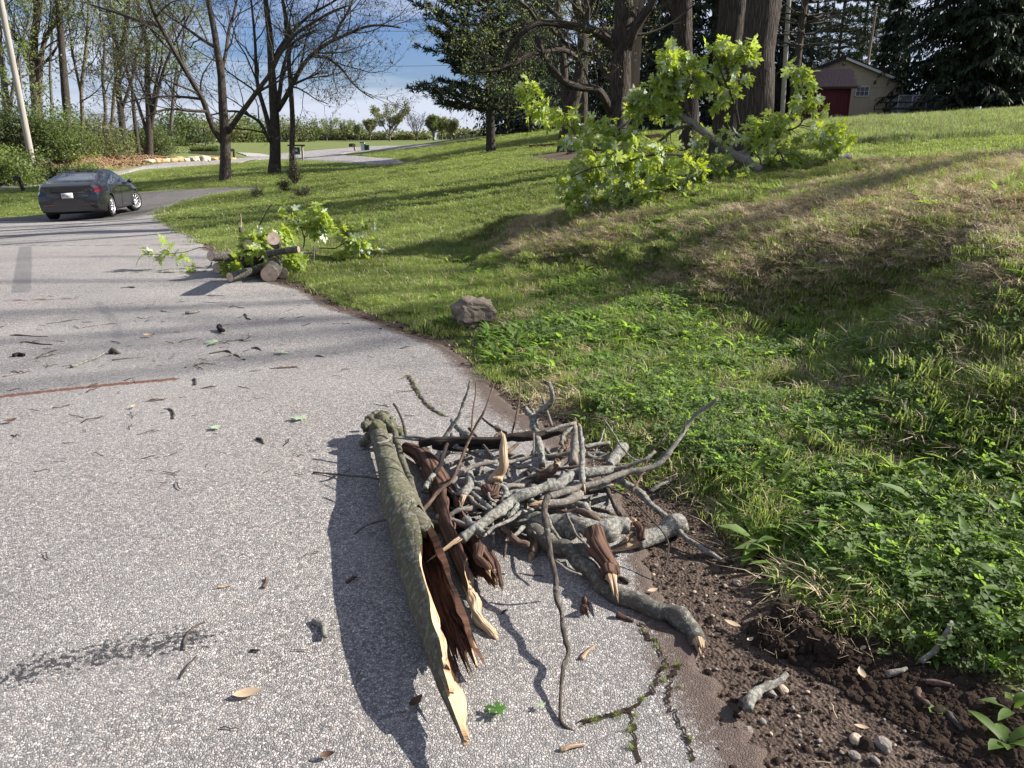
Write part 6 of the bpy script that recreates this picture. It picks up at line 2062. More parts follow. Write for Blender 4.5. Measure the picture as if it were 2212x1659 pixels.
def on_roads(x, y):
    bad = (x < edge_x(y) + .02) & (x > edge_x(y) - 7.6) & (y < 24.6)
    for poly in ROADS:
        bad |= in_poly(x, y, poly)
    return bad
ROADS = [zone([(-260,486),(0,480),(150,480),(300,477),(345,459),(400,438),(470,421),(560,410),(565,404),(420,406),(300,413),(200,427),(110,457),(60,467),(0,470),(-260,471)]),
         zone([(-200,425),(0,412),(120,399),(267,379),(350,369),(475,357),(545,348),(620,347),(690,351),(751,354),(816,359),(870,357),(918,353),(918,349),(870,345),(816,340),(780,337),(740,335.5),(760,332),(833,326),(900,321),(955,316),(958,310.5),(900,312),(833,315),(760,318.5),(648,327),(600,331.5),(545,338.5),(475,345),(325,356),(240,367),(120,382),(0,393),(-200,399)])]
rg = np.random.default_rng(88)
grass_A = [blades_mesh('lawn_patch', 150, .24, .050, .0042, 1000 + k, M['grass'], .75, 0, M['straw'], .08) for k in range(4)]
grass_far = [blades_mesh('lawn_patch', 90, .5, .06, .009, 1010 + k, M['grass'], .8, 0, M['straw'], .06) for k in range(3)]
long_A = [blades_mesh('long_grass_patch', 110, .6, .30, .010, 1020 + k, M['grass_long'], .35, 0, M['straw'], .12) for k in range(3)]
straw_A = [blades_mesh('dead_grass_patch', 95, .22, .045, .0030, 1030 + k, M['straw'], 2.2, .35, M['grass'], .10) for k in range(4)]
clov_A = [clover_mesh(26, .18, 1040 + k) for k in range(4)]
rose_A = [rosette_mesh(9 + k, .115, .020, 1050 + k, .9) for k in range(3)] + [rosette_mesh(7 + k, .13, .034, 1060 + k, .7) for k in range(2)]
tuft_A = [blades_mesh('grass_tuft', 60, .09, .17, .0045, 1070 + k, M['grass'], .7, 0, M['straw'], .1) for k in range(3)]

def place(x, y, lift=0.0):
    return np.stack([x, y, terrain(x, y) + lift], -1)

# mown lawn
x, y, r = area_points(30000, 2.3, 15, -40, 37, rg, 1.25)
d_, dr_, lu_, li_, mu_ = masks(x, y)
keep = ~on_roads(x, y) & (x > grass_x(y) - .02) & (rg.random(len(x)) < (1 - d_) * (1 - .88 * dr_) * (1 - .80 * lu_)) & (mu_ < .5)
x, y, r = x[keep], y[keep], r[keep]
s = rg.uniform(.7, 1.25, len(x)) * (1 + .35 * fbm(np.stack([x, y], -1) * .8, 5, 3))
scatter('lawn_grass', place(x, y), grass_A, np.stack([s * 1.1, s * 1.1, s * np.where(lu_[keep] > .5, 1.3, .9)], -1), .14, 1)
x, y, r = area_points(46000, 14, 62, -41, 38, rg, .9)
d_, dr_, lu_, li_, mu_ = masks(x, y)
LONGB = zone([(1780, 322), (2250, 291), (2400, 285)])
lineY = np.interp(x, LONGB[:, 0], LONGB[:, 1])
longz = (x > LONGB[0, 0] - 1.5 - (y - LONGB[0, 1]) * .02) & (y > lineY) & (x > .36 * y)
keep = ~on_roads(x, y) & (rg.random(len(x)) < (1 - d_) * (1 - .6 * dr_)) & (li_ < .4) & (mu_ < .5) & ~longz
x, y, r = x[keep], y[keep], r[keep]
s = (.75 + .028 * r) * rg.uniform(.8, 1.2, len(x))
scatter('distant_lawn_grass', place(x, y), grass_far, np.stack([s, s, rg.uniform(.5, .9, len(x))], -1), .1, 2)
# unmown strip before the shed
n = 16000
y = rg.uniform(18, 56, n); x = rg.uniform(6, 46, n)
lineY = np.interp(x, LONGB[:, 0], LONGB[:, 1])
keep = (y > lineY + .15 * vnoise(np.stack([x, y], -1), 3)) & (x > .365 * y - .3) & (x < .78 * y) & (poly_dist(x, y, SHED_DIRT) > 3.0)
x, y = x[keep], y[keep]
s = rg.uniform(.7, 1.3, len(x))
scatter('unmown_grass', place(x, y), long_A, np.stack([s, s, s * rg.uniform(.35, .75, len(x))], -1), .12, 3)
# dead thatch on the bank
x, y, r = area_points(30000, 2.6, 15, 0, 37, rg, 1.3)
d_, dr_, lu_, li_, mu_ = masks(x, y)
keep = (x > grass_x(y)) & (rg.random(len(x)) < np.clip(dr_ * 1.5, .10, 1))
x, y = x[keep], y[keep]
scatter('dead_grass', place(x, y), straw_A, rg.uniform(.7, 1.4, len(x)), .2, 4)
# clover, plantain and dandelion near the ditch
x, y, r = area_points(11000, 1.5, 9, 2, 38, rg, 1.1)
d_, dr_, lu_, li_, mu_ = masks(x, y)
gap = sstep(-.15, .2, fbm(np.stack([x, y], -1) * 2.2, 33, 3))
keep = (x > grass_x(y) - .03) & (rg.random(len(x)) < (.04 + .66 * lu_) * (1 - d_) * (.03 + .97 * gap) * (1 - .8 * dr_))
xc, yc = x[keep], y[keep]
scatter('clover', place(xc, yc), clov_A, rg.uniform(.75, 1.25, len(xc)), .15, 5)
x, y, r = area_points(15000, 1.6, 11, -6, 38, rg, 1.1)
d_, dr_, lu_, li_, mu_ = masks(x, y)
gap = sstep(-.1, .35, fbm(np.stack([x, y], -1) * 1.5, 37, 3))
keep = (x > grass_x(y) - .03) & (rg.random(len(x)) < (.07 + .85 * lu_ * gap) * (1 - .85 * dr_) * (1 - .7 * d_))
x, y = x[keep], y[keep]
scatter('broadleaf_weeds', place(x, y), rose_A, rg.uniform(.55, 1.5, len(x)), .2, 6)
x, y, r = area_points(900, 2, 12, 4, 38, rg, 1.1)
tz = fbm(np.stack([x, y], -1) * .9, 43, 3)
keep = (x > grass_x(y) + .1) & (tz > .12)
for p_ in [(1530, 470, 1), (1820, 600, 0), (2120, 880, 0)]:
    pass
x, y = x[keep], y[keep]
ex_ = A([ground_at(px + rg.normal() * s_, py + rg.normal() * s_ * .4)[:2] for px, py, s_, m_ in [(1100, 595, 26, 12), (1340, 590, 24, 14), (1620, 470, 20, 10), (1150, 565, 20, 8), (2150, 900, 40, 26), (2010, 560, 30, 10), (1870, 660, 30, 10), (1640, 1160, 10, 5)] for _ in range(m_)])
x, y = np.concatenate([x, ex_[:, 0]]), np.concatenate([y, ex_[:, 1]])
scatter('grass_tufts', place(x, y), tuft_A, rg.uniform(.5, 1.15, len(x)), .2, 7)
# moss and seedlings in the asphalt cracks
cp = []
for c_, m_ in zip(cracks[:4], (16, 6, 4, 12)):
    P_ = smooth_path(zone(c_), 200)
    k_ = rg.integers(0, 200, m_)
    cp.append(P_[k_] + rg.normal(size=(m_, 2)) * .012)
cp = np.concatenate(cp)
scatter('crack_grass', place(cp[:, 0], cp[:, 1], .012), tuft_A, rg.uniform(.06, .18, len(cp)), .5, 8)

# soil crumbs, stones, bark bits
soilA = [clod_mesh(k, M['soil_clod']) for k in range(4)]
stoneA = [clod_mesh(10 + k, M['stone'], .6) for k in range(2)] + [clod_mesh(20, M['pebble'], .6)]
bitA = [bit_mesh(k, M[m_], 1) for k, m_ in enumerate(['stick_brown', 'straw', 'stick_dark', 'rotten'])]
def verge_points(n, lo, hi, ymax=10):
    yy = 1.0 + (ymax - 1.0) * rg.random(n) ** 1.7
    xx = edge_x(yy) + rg.uniform(lo, hi, n)
    return xx, yy
x, y = verge_points(9000, -.10, 1.1)
k_ = (x < grass_x(y) + .12)
x, y = x[k_], y[k_]
sz = np.exp(rg.normal(-5.35, .5, len(x)))
scatter('soil_crumbs', place(x, y, .001), soilA, sz, .5, 9)
# churned heap of soil in the corner
cz = zone([(1640, 1340), (1760, 1330), (1900, 1400), (2110, 1450), (2230, 1560), (2250, 1700), (2050, 1640), (1880, 1530), (1700, 1420)])
lo_, hi_ = cz.min(0), cz.max(0)
x, y = rg.uniform(lo_[0], hi_[0], 16000), rg.uniform(lo_[1], hi_[1], 16000)
k_ = in_poly(x, y, cz)
x, y = x[k_], y[k_]
sz = np.exp(rg.normal(-5.2, .5, len(x)))
scatter('churned_soil', place(x, y, .002), soilA, sz, .5, 10)
x, y = verge_points(1500, -.35, 1.0)
sz = np.exp(rg.normal(-5.2, .45, len(x)))
scatter('small_stones', place(x, y, .004), stoneA, sz, .4, 11)
x, y = verge_points(3200, -.5, .9, 12)
sz = np.exp(rg.normal(-4.1, .5, len(x)))
scatter('bark_bits', place(x, y, .008), bitA, np.stack([sz, sz * .8, sz * .5], -1), .1, 12)
x, y = rg.uniform(-6.5, 0.6, 1500), rg.uniform(1.2, 11, 1500)
k_ = (x < edge_x(y)) & (rg.random(1500) < .25 + .75 * sstep(3.5, 6.5, y) * sstep(11, 8, y))
x, y = x[k_], y[k_]
sz = np.exp(rg.normal(-4.0, .5, len(x)))
scatter('bark_crumbs', place(x, y, .018), bitA, np.stack([sz, sz * .6, sz * .5], -1), .08, 13)
# leaf litter on the bank by the road
x, y = rg.uniform(-28, -12, 30000), rg.uniform(36, 60, 30000)
_, _, _, li_, _ = masks(x, y)
k_ = (rg.random(len(x)) < li_ * .8) & ~on_roads(x, y)
x, y = x[k_], y[k_]
dry_leaf = [new_mesh('dry_leaf', [(-.5, 0, .1), (0, -.35, 0), (.5, 0, .15), (0, .35, .05)], [[0, 1, 2, 3]], None, [M['litter']], smooth=False)]
scatter('leaf_litter', place(x, y, .02), dry_leaf, rg.uniform(.08, .2, len(x)), .5, 14)
# ------------------------------------------------------------------ the car
M['paint'] = plain('dark_grey_car_paint', (.013, .014, .020), .28, .5, .35, .05, 3, 0, 1.0)
M['black_trim'] = plain('black_trim', (.012, .012, .013), .45, .4, 0, .1, 10)
M['tyre'] = plain('tyre_rubber', (.018, .018, .018), .85, .2, 0, .2, 30)
M['alloy'] = plain('silver_alloy', (.62, .62, .63), .3, .5, .75, .05, 10)
M['tail_red'] = plain('red_lamp_glass', (.07, .005, .007), .12, .6, 0, .1, 10, 0, 1.0)
M['tail_shaded_dark'] = plain('dark_shaded_lamp_glass', (.03, .018, .02), .12, .6, 0, .1, 10, 0, 1.0)  # shade of the left lamp put into the colour; also the dark lamp bar
M['chrome'] = plain('satin_chrome', (.55, .55, .56), .25, .5, 1.0, .05, 10)
M['plate'] = plain('plate_white', (.62, .63, .62), .5, .4, 0, .05, 10)
M['ink'] = plain('ink_and_dark_interior', (.015, .016, .03), .6, .3)
M['seat'] = plain('car_seat', (.05, .05, .055), .7, .3)
M['seat_pale'] = plain('pale_headrest', (.55, .58, .60), .7, .3)
def glass_mat(name, tintc, transp):
    b = NB(name)
    g = b.n('ShaderNodeBsdfGlossy')
    g.inputs['Roughness'].default_value = .03
    t = b.n('ShaderNodeBsdfTransparent')
    t.inputs[0].default_value = (*tintc, 1)
    f = b.n('ShaderNodeFresnel')
    f.inputs[0].default_value = 1.6
    m = b.n('ShaderNodeMixShader')
    b.l(b.math('ADD', b.math('MULTIPLY', f.outputs[0], .45), .02), m.inputs[0])
    b.l(t.outputs[0], m.inputs[1])
    b.l(g.outputs[0], m.inputs[2])
    return b.done(m.outputs[0])
M['glass'] = glass_mat('tinted_car_glass', (.30, .34, .36), .6)
M['window_glass'] = glass_mat('window_glass', (.18, .2, .22), .5)

def build_car():
    ip = lambda x, pts: np.interp(x, [p[0] for p in pts], [p[1] for p in pts])
    LEN = 4.69
    xs = np.concatenate([np.linspace(0, .2, 14)[:-1], np.linspace(.2, 4.45, 170)[:-1], np.linspace(4.45, LEN, 16)])
    def sm(x, pts):
        d = .09
        return (ip(x - d, pts) + 2 * ip(x, pts) + ip(x + d, pts)) / 4
    zt = sm(xs, [(0, .99), (.08, 1.06), (.2, 1.09), (.55, 1.13), (.9, 1.235), (1.3, 1.35), (1.8, 1.43), (2.3, 1.446), (2.7, 1.415), (3.1, 1.27), (3.5, 1.06), (3.8, .98), (4.2, .88), (4.5, .76), (LEN, .58)])
    zb = sm(xs, [(0, .86), (.3, .95), (1, .985), (2, .955), (3, .93), (3.6, .90), (4.2, .80), (LEN, .52)])
    zb = np.minimum(zb, zt - .03)
    wb = sm(xs, [(0, .72), (.12, .79), (.4, .86), (1, .89), (2, .895), (3.5, .895), (4.2, .85), (4.5, .74), (LEN, .50)])
    wm = sm(xs, [(0, .78), (.1, .855), (.4, .91), (1, .930), (2, .915), (3.0, .915), (3.8, .93), (4.3, .88), (4.55, .77), (LEN, .55)])
    wt = sm(xs, [(0, .66), (.3, .72), (.55, .70), (.9, .63), (1.4, .575), (2.3, .565), (3.0, .60), (3.5, .72), (4, .72), (LEN, .42)])
    z0 = sm(xs, [(0, .27), (.3, .20), (.6, .17), (4.3, .17), (LEN, .24)])
    nsec = 64
    V = np.zeros((len(xs), nsec, 3))
    U = np.zeros((len(xs), nsec))
    par = np.linspace(0, 1, nsec)
    for i, x in enumerate(xs):
        dz = zt[i] - zb[i]
        dw = wb[i] - wt[i]
        pts = [(0, z0[i]), (.55 * wm[i], z0[i]), (.90 * wm[i], z0[i] + .02), (wm[i] * .965, .30), (wm[i] * .985, .45), (wm[i], .62), (wm[i] * .992, .75), (wb[i] + .012, zb[i] - .05), (wb[i], zb[i]),
               (wb[i] - .22 * dw, zb[i] + .30 * dz), (wb[i] - .52 * dw, zb[i] + .62 * dz), (wt[i], zb[i] + .90 * dz), (wt[i] * .80, zt[i] - .10 * dz * .3), (wt[i] * .4, zt[i] - .002), (0, zt[i])]
        if pts[5][1] > zb[i] - .06:
            s_ = (zb[i] - z0[i]) / .8
            pts[3] = (pts[3][0], z0[i] + .15 * s_); pts[4] = (pts[4][0], z0[i] + .32 * s_); pts[5] = (pts[5][0], z0[i] + .5 * s_); pts[6] = (pts[6][0], z0[i] + .64 * s_)
        P = A([(a, b, 0) for a, b in pts])
        k = np.arange(len(P))
        t = par * (len(P) - 1)
        c = np.clip(t.astype(int), 0, len(P) - 2)
        f = (t - c)[:, None]
        Qp = np.vstack([2 * P[0] - P[1], P, 2 * P[-1] - P[-2]])
        p0, p1, p2, p3 = Qp[c], Qp[c + 1], Qp[c + 2], Qp[c + 3]
        S = .5 * (2 * p1 + (-p0 + p2) * f + (2 * p0 - 5 * p1 + 4 * p2 - p3) * f * f + (-p0 + 3 * p1 - 3 * p2 + p3) * f ** 3)
        z = S[:, 1]
        sh = np.interp(z, [.15, .28, .42, .62, .70, .86, .97, 1.08], [.16, .10, .0, .0, .035, .06, .03, .0]) * max(0, 1 - x / .6)
        V[i] = np.stack([x + sh, S[:, 0], z], -1)
        U[i] = t
    n, m = len(xs), nsec
    full = np.concatenate([V, (V * [1, -1, 1])[:, ::-1][:, 1:-1]], 1)
    UU = np.concatenate([U, U[:, ::-1][:, 1:-1]], 1)
    M2 = full.shape[1]
    idx = np.arange(n * M2).reshape(n, M2)
    nx_ = np.roll(idx, -1, 1)
    Q = np.stack([idx[:-1], idx[1:], nx_[1:], nx_[:-1]], -1).reshape(-1, 4)
    VV = full.reshape(-1, 3)
    uu = UU.reshape(-1)
    fc = VV[Q].mean(1)
    fu = uu[Q].mean(1)
    x, y, z = fc.T
    ay = np.abs(y)
    arch = ((np.hypot(x - .98, z - .345) < .375) | (np.hypot(x - 3.855, z - .345) < .375)) & (ay > .66) & (z < .9)
    q = (fu - 8) / 3.0
    side_w = (fu > 8.25) & (fu < 10.95) & (x > .98 + .55 * q) & (x < 3.38 - .62 * q)
    quarter = side_w & (x < 1.45 + .12 * q)
    pil = (np.abs(x - 2.20) < .035) | (np.abs(x - 1.47 - .12 * q) < .018)
    rear_w = (fu > 11.35) & (x > .60) & (x < 1.62)
    roof_g = (fu > 11.6) & (x > 1.66) & (x < 2.72)
    wind = (fu > 11.1) & (x > 2.78) & (x < 3.46)
    tail = (x < .34) & (z > .80) & (z < .925 + .02) & (ay > .40) & (fu < 12) & (z < .935 - .09 * np.clip((ay - .4) * 0, 0, 1))
    tail &= (z > .80 + .05 * np.clip(.55 - ay, 0, 1) / .15)
    low = (z < .36) & (x < .5) & ~arch & (fu > .1)
    sill = (z < .24)
    cls = np.zeros(len(Q), int)
    cls[low | sill] = 1
    cls[side_w & ~pil] = 2
    cls[side_w & pil] = 1
    cls[rear_w] = 3
    cls[roof_g] = 4
    cls[wind] = 5
    cls[tail & (y > 0)] = 6
    cls[tail & (y < 0)] = 7
    cls[arch] = 99
    root = thing('grey_car', 'dark grey sedan with silver alloy wheels, its rear plate towards the camera', 'car')
    def sub(c, name, mat, parent=root, sel=None):
        k = (cls == c) if sel is None else sel
        qq = Q[k]
        used, inv = np.unique(qq.ravel(), return_inverse=True)
        me = new_mesh(name, VV[used], inv.reshape(-1, 4), None, [mat])
        return obj(name, me, parent)
    body = sub(0, 'body', M['paint'])
    # end caps
    for row, nm in ((0, 'rear_panel'), (n - 1, 'front_panel')):
        ring = full[row]
        g = Geo()
        c = ring.mean(0)
        r2 = c + (ring - c) * .8 - ([.008, 0, 0] if row == 0 else [-.02, 0, 0])
        i = np.arange(M2)
        j = np.roll(i, -1)
        g.add(np.vstack([ring, r2, c - ([.012, 0, 0] if row == 0 else [-.03, 0, 0])]), np.stack([i, j, j + M2, i + M2], -1), np.stack([i + M2, j + M2, 0 * i + 2 * M2], -1))
        g.build(nm, M['paint'], root)
    sub(1, 'lower_trim', M['black_trim'])
    for sgn, nm in ((-1, 'side_window'), (1, 'side_window')):
        for a_, b_ in ((.9, 1.47), (1.47, 2.2), (2.2, 3.5)):
            sub(2, nm, M['glass'], sel=(cls == 2) & (y * sgn > 0) & (x > a_) & (x <= b_))
    sub(3, 'rear_window', M['glass'])
    sub(4, 'glass_roof', M['glass'])
    sub(5, 'windscreen', M['glass'])
    tl = sub(6, 'tail_light', M['tail_shaded_dark'])  # left lamp, same red glass coloured dark for the shade on it
    tr_ = sub(7, 'tail_light', M['tail_red'])
    g = Geo(); g.box((.03, -.50, .865), (.05, .12, .03)); g.box((.06, -.66, .845), (.06, .03, .075)); g.build('lamp_bar', M['tail_shaded_dark'], tr_)
    # gaps between panels
    def gap(x0, lo, hi, sgn):
        i = np.argmin(np.abs(xs - x0))
        s = V[i] * [1, sgn, 1]
        k = (U[i] > lo) & (U[i] < hi)
        p = s[k] + [0, .001 * sgn, 0]
        g = Geo()
        g.tube(p, np.full(len(p), .0045), 5)
        g.build('door_gap', M['black_trim'], root)
    for sgn in (1, -1):
        gap(2.20, 2.6, 8.2, sgn); gap(3.30, 2.6, 8.0, sgn); gap(1.35, 5.2, 8.2, sgn)
        g = Geo()
        k = (xs > 1.0) & (xs < 3.45)
        j = np.argmin(np.abs(par * 14 - 8.1))
        p = V[k][:, j] * [1, sgn, 1] + [0, .003 * sgn, 0]
        g.tube(p, np.full(len(p), .008), 5)
        g.build('window_line', M['black_trim'], root)
        for hx in (1.62, 2.50):
            g = Geo(); g.box((hx, .918 * sgn, .80), (.20, .012, .022)); g.build('door_handle', M['paint'], root)
        g = Geo()
        P = A([[3.18, .88 * sgn, .97], [3.16, .94 * sgn, .99], [3.14, 1.0 * sgn, 1.01], [3.13, 1.06 * sgn, 1.015]])
        knobby_tube(g, smooth_path(P, 10), np.array([.02, .022, .03, .055, .068, .072, .072, .068, .055, .02]), 12, 5, .0)
        g.build('wing_mirror', M['paint'], root)
    # trunk outline, lip, plate, badge
    g = Geo()
    p = smooth_path([(.025, -.60, .90), (.03, -.585, .72), (.025, -.50, .66), (.01, 0, .65), (.025, .50, .66), (.03, .585, .72), (.025, .60, .90)], 60)
    g.tube(p - [.018, 0, 0], np.full(60, .004), 4)
    g.build('boot_gap', M['black_trim'], root)
    g = Geo(); g.box((.005, 0, .815), (.02, .92, .012)); g.build('boot_recess', M['black_trim'], root)
    for s_ in (1, -1):
        g = Geo(); g.box((-.004, .56 * s_, .47), (.02, .26, .018)); g.build('reflector', M['tail_red'], root)
    g = Geo(); g.box((-.002, 0, .725), (.012, .31, .155)); pl = g.build('number_plate', M['plate'], root)
    def text(s, size, loc, mat, parent, name='lettering', ext=.002, sx=1.0):
        cu = bpy.data.curves.new(name, 'FONT')
        cu.body = s
        cu.size = size
        cu.extrude = ext
        cu.align_x = 'CENTER'
        cu.align_y = 'CENTER'
        cu.materials.append(mat)
        tmp = bpy.data.objects.new(name, cu)
        o = obj(name, bpy.data.meshes.new_from_object(tmp))
        bpy.data.objects.remove(tmp)
        o.parent = parent
        o.location = loc
        o.rotation_euler = (R(90), 0, R(-90))
        o.scale = (sx, 1, 1)
        return o
    text('MYX6599', .105, (-.011, 0, .722), M['ink'], pl, ext=.001, sx=.62)
    text('T  E  S  L  A', .05, (.028, 0, .955), M['chrome'], root, 'badge', .004, 1.2)
    text('DUAL MOTOR', .030, (.018, -.50, .700), M['chrome'], root, 'badge', .004)
    # cabin
    g = Geo(); g.box((2.2, 0, .62), (2.6, 1.5, .10)); g.build('cabin_floor', M['seat'], root)
    for sx, sy in ((1.5, .38), (1.5, -.38), (2.55, .38), (2.55, -.38)):
        g = Geo()
        knobby_tube(g, A([[sx + .1, sy, .6], [sx + .02, sy, .8], [sx - .08, sy, 1.0], [sx - .13, sy, 1.10]]), np.array([.22, .23, .22, .12]), 10, 3, 0)
        s_ = g.build('seat', M['seat'], root)
        g = Geo()
        knobby_tube(g, A([[sx - .13, sy, 1.10], [sx - .15, sy, 1.14], [sx - .16, sy, 1.22], [sx - .16, sy, 1.25]]), np.array([.07, .11, .11, .05]), 10, 3, 0)
        g.build('headrest', M['seat_pale'] if sy < 0 else M['seat'], s_)
    g = Geo(); g.box((.80, 0, 1.06), (.6, 1.2, .03)); g.build('parcel_shelf', M['seat'], root)
    # wheels
    def lathe(g, prof, seg=36):
        prof = A(prof)
        a = np.linspace(0, 2 * np.pi, seg, endpoint=False)
        W = np.stack([prof[:, 1][:, None] * np.cos(a), np.repeat(prof[:, 0][:, None], seg, 1), prof[:, 1][:, None] * np.sin(a)], -1)
        i = np.arange(len(prof) * seg).reshape(len(prof), seg)
        j = np.roll(i, -1, 1)
        g.add(W.reshape(-1, 3), np.stack([i[:-1], i[1:], j[1:], j[:-1]], -1).reshape(-1, 4))
    for wx, sy, st in ((.98, 1, 0), (.98, -1, 0), (3.855, 1, -22), (3.855, -1, -22)):
        g = Geo()
        lathe(g, [(-.115, .225), (-.12, .27), (-.112, .315), (-.09, .333), (.09, .333), (.112, .315), (.12, .27), (.115, .225)])
        w = g.build('wheel', M['tyre'], root, loc=(wx, sy * .80, .335))
        w.rotation_euler = (0, 0, R(st))
        g = Geo()
        lathe(g, [(.118 * sy, .238), (.116 * sy, .225), (.09 * sy, .215), (-.05 * sy, .21)])
        lathe(g, [(.105 * sy, .001), (.105 * sy, .035), (.09 * sy, .04)], 16)
        for k in range(10):
            a = 6.283 * k / 10
            ca, sa = math.cos(a), math.sin(a)
            g.box((0.130 * ca, .092 * sy, .130 * sa), (.19, .016, .024), [[ca, 0, -sa], [0, 1, 0], [sa, 0, ca]])
        g.build('rim', M['alloy'], w)
        g = Geo()
        lathe(g, [(.03 * sy, .001), (.03 * sy, .21)], 20)
        g.build('brake_disc', M['black_trim'], w)
        g = Geo()
        a = np.linspace(-.35, np.pi + .35, 24)
        ri = .375
        W = np.stack([np.stack([wx + ri * np.cos(a), 0 * a + yy, .345 + ri * np.sin(a)], -1) for yy in (sy * .55, sy * .915)], 1)
        i = np.arange(48).reshape(24, 2)
        g.add(W.reshape(-1, 3), np.stack([i[:-1, 0], i[1:, 0], i[1:, 1], i[:-1, 1]], -1))
        W2 = np.vstack([[wx, sy * .55, .345], W[:, 0]])
        g.add(W2, T=[[0, k + 1, k + 2] for k in range(23)])
        g.build('wheel_arch', M['black_trim'], root)
    return root

car = build_car()
# the rear right tyre stands where the photo shows it
HEAD = R(11.6)          # heading, degrees left of straight ahead
fwd = A([-math.sin(HEAD), math.cos(HEAD), 0])
lft = A([-math.cos(HEAD), -math.sin(HEAD), 0])
rr = ground_at(239, 469, .05, terrain)
o_ = rr - fwd * .98 + lft * .80
fr = rr + fwd * 2.875
zf, zr = gz_at(fr[0], fr[1]), gz_at(rr[0], rr[1])
lr = rr + lft * 1.6
zl = gz_at(lr[0], lr[1])
pitch = math.atan2(zf - zr, 2.875)
roll = math.atan2(zl - zr, 1.6)
car.location = (o_[0], o_[1], (zr + zl) / 2 + .055 - math.tan(pitch) * .98)
car.rotation_euler = (roll, -pitch, math.pi / 2 + HEAD)
# ------------------------------------------------------------------ buildings and yard things
M['tan_wall'] = plain('tan_siding', (.44, .36, .25), .8, .2, 0, .08, 3)
M['red_wall'] = plain('dark_red_boards', (.075, .016, .020), .8, .2, 0, .25, 4)
M['brown_roof'] = plain('dark_brown_roof', (.03, .024, .022), .7, .3, 0, .2, 6)
M['shingle'] = plain('red_brown_shingles', (.16, .105, .10), .9, .15, 0, .35, 9, .01)
M['white_trim'] = plain('white_trim', (.62, .60, .56), .6, .3, 0, .06, 5)
M['metal_grey'] = plain('galvanised_metal', (.30, .32, .33), .5, .4, .4, .1, 8)
M['dark_wood'] = plain('dark_weathered_wood', (.045, .033, .027), .9, .15, 0, .25, 6)
M['sign_green'] = plain('sign_green', (.010, .045, .032), .6, .3, 0, .1, 6)
M['pale_plastic'] = plain('pale_plastic', (.55, .60, .55), .6, .3, 0, .05, 6)
M['black_metal'] = plain('black_metal', (.02, .02, .022), .5, .4, .3, .1, 6)
M['wire'] = plain('wire', (.05, .05, .055), .7, .3)
M['pole_band'] = plain('dark_pole_band', (.03, .016, .013), .8, .2)

def board_wall(g, x0, x1, z0, ztop, y, step, w, m=0, th=.02):
    """vertical battens standing proud of a wall facing -y"""
    x = x0
    while x < x1:
        g.box((x, y - th / 2, (z0 + ztop(x)) / 2), (w, th, ztop(x) - z0), m=m)
        x += step

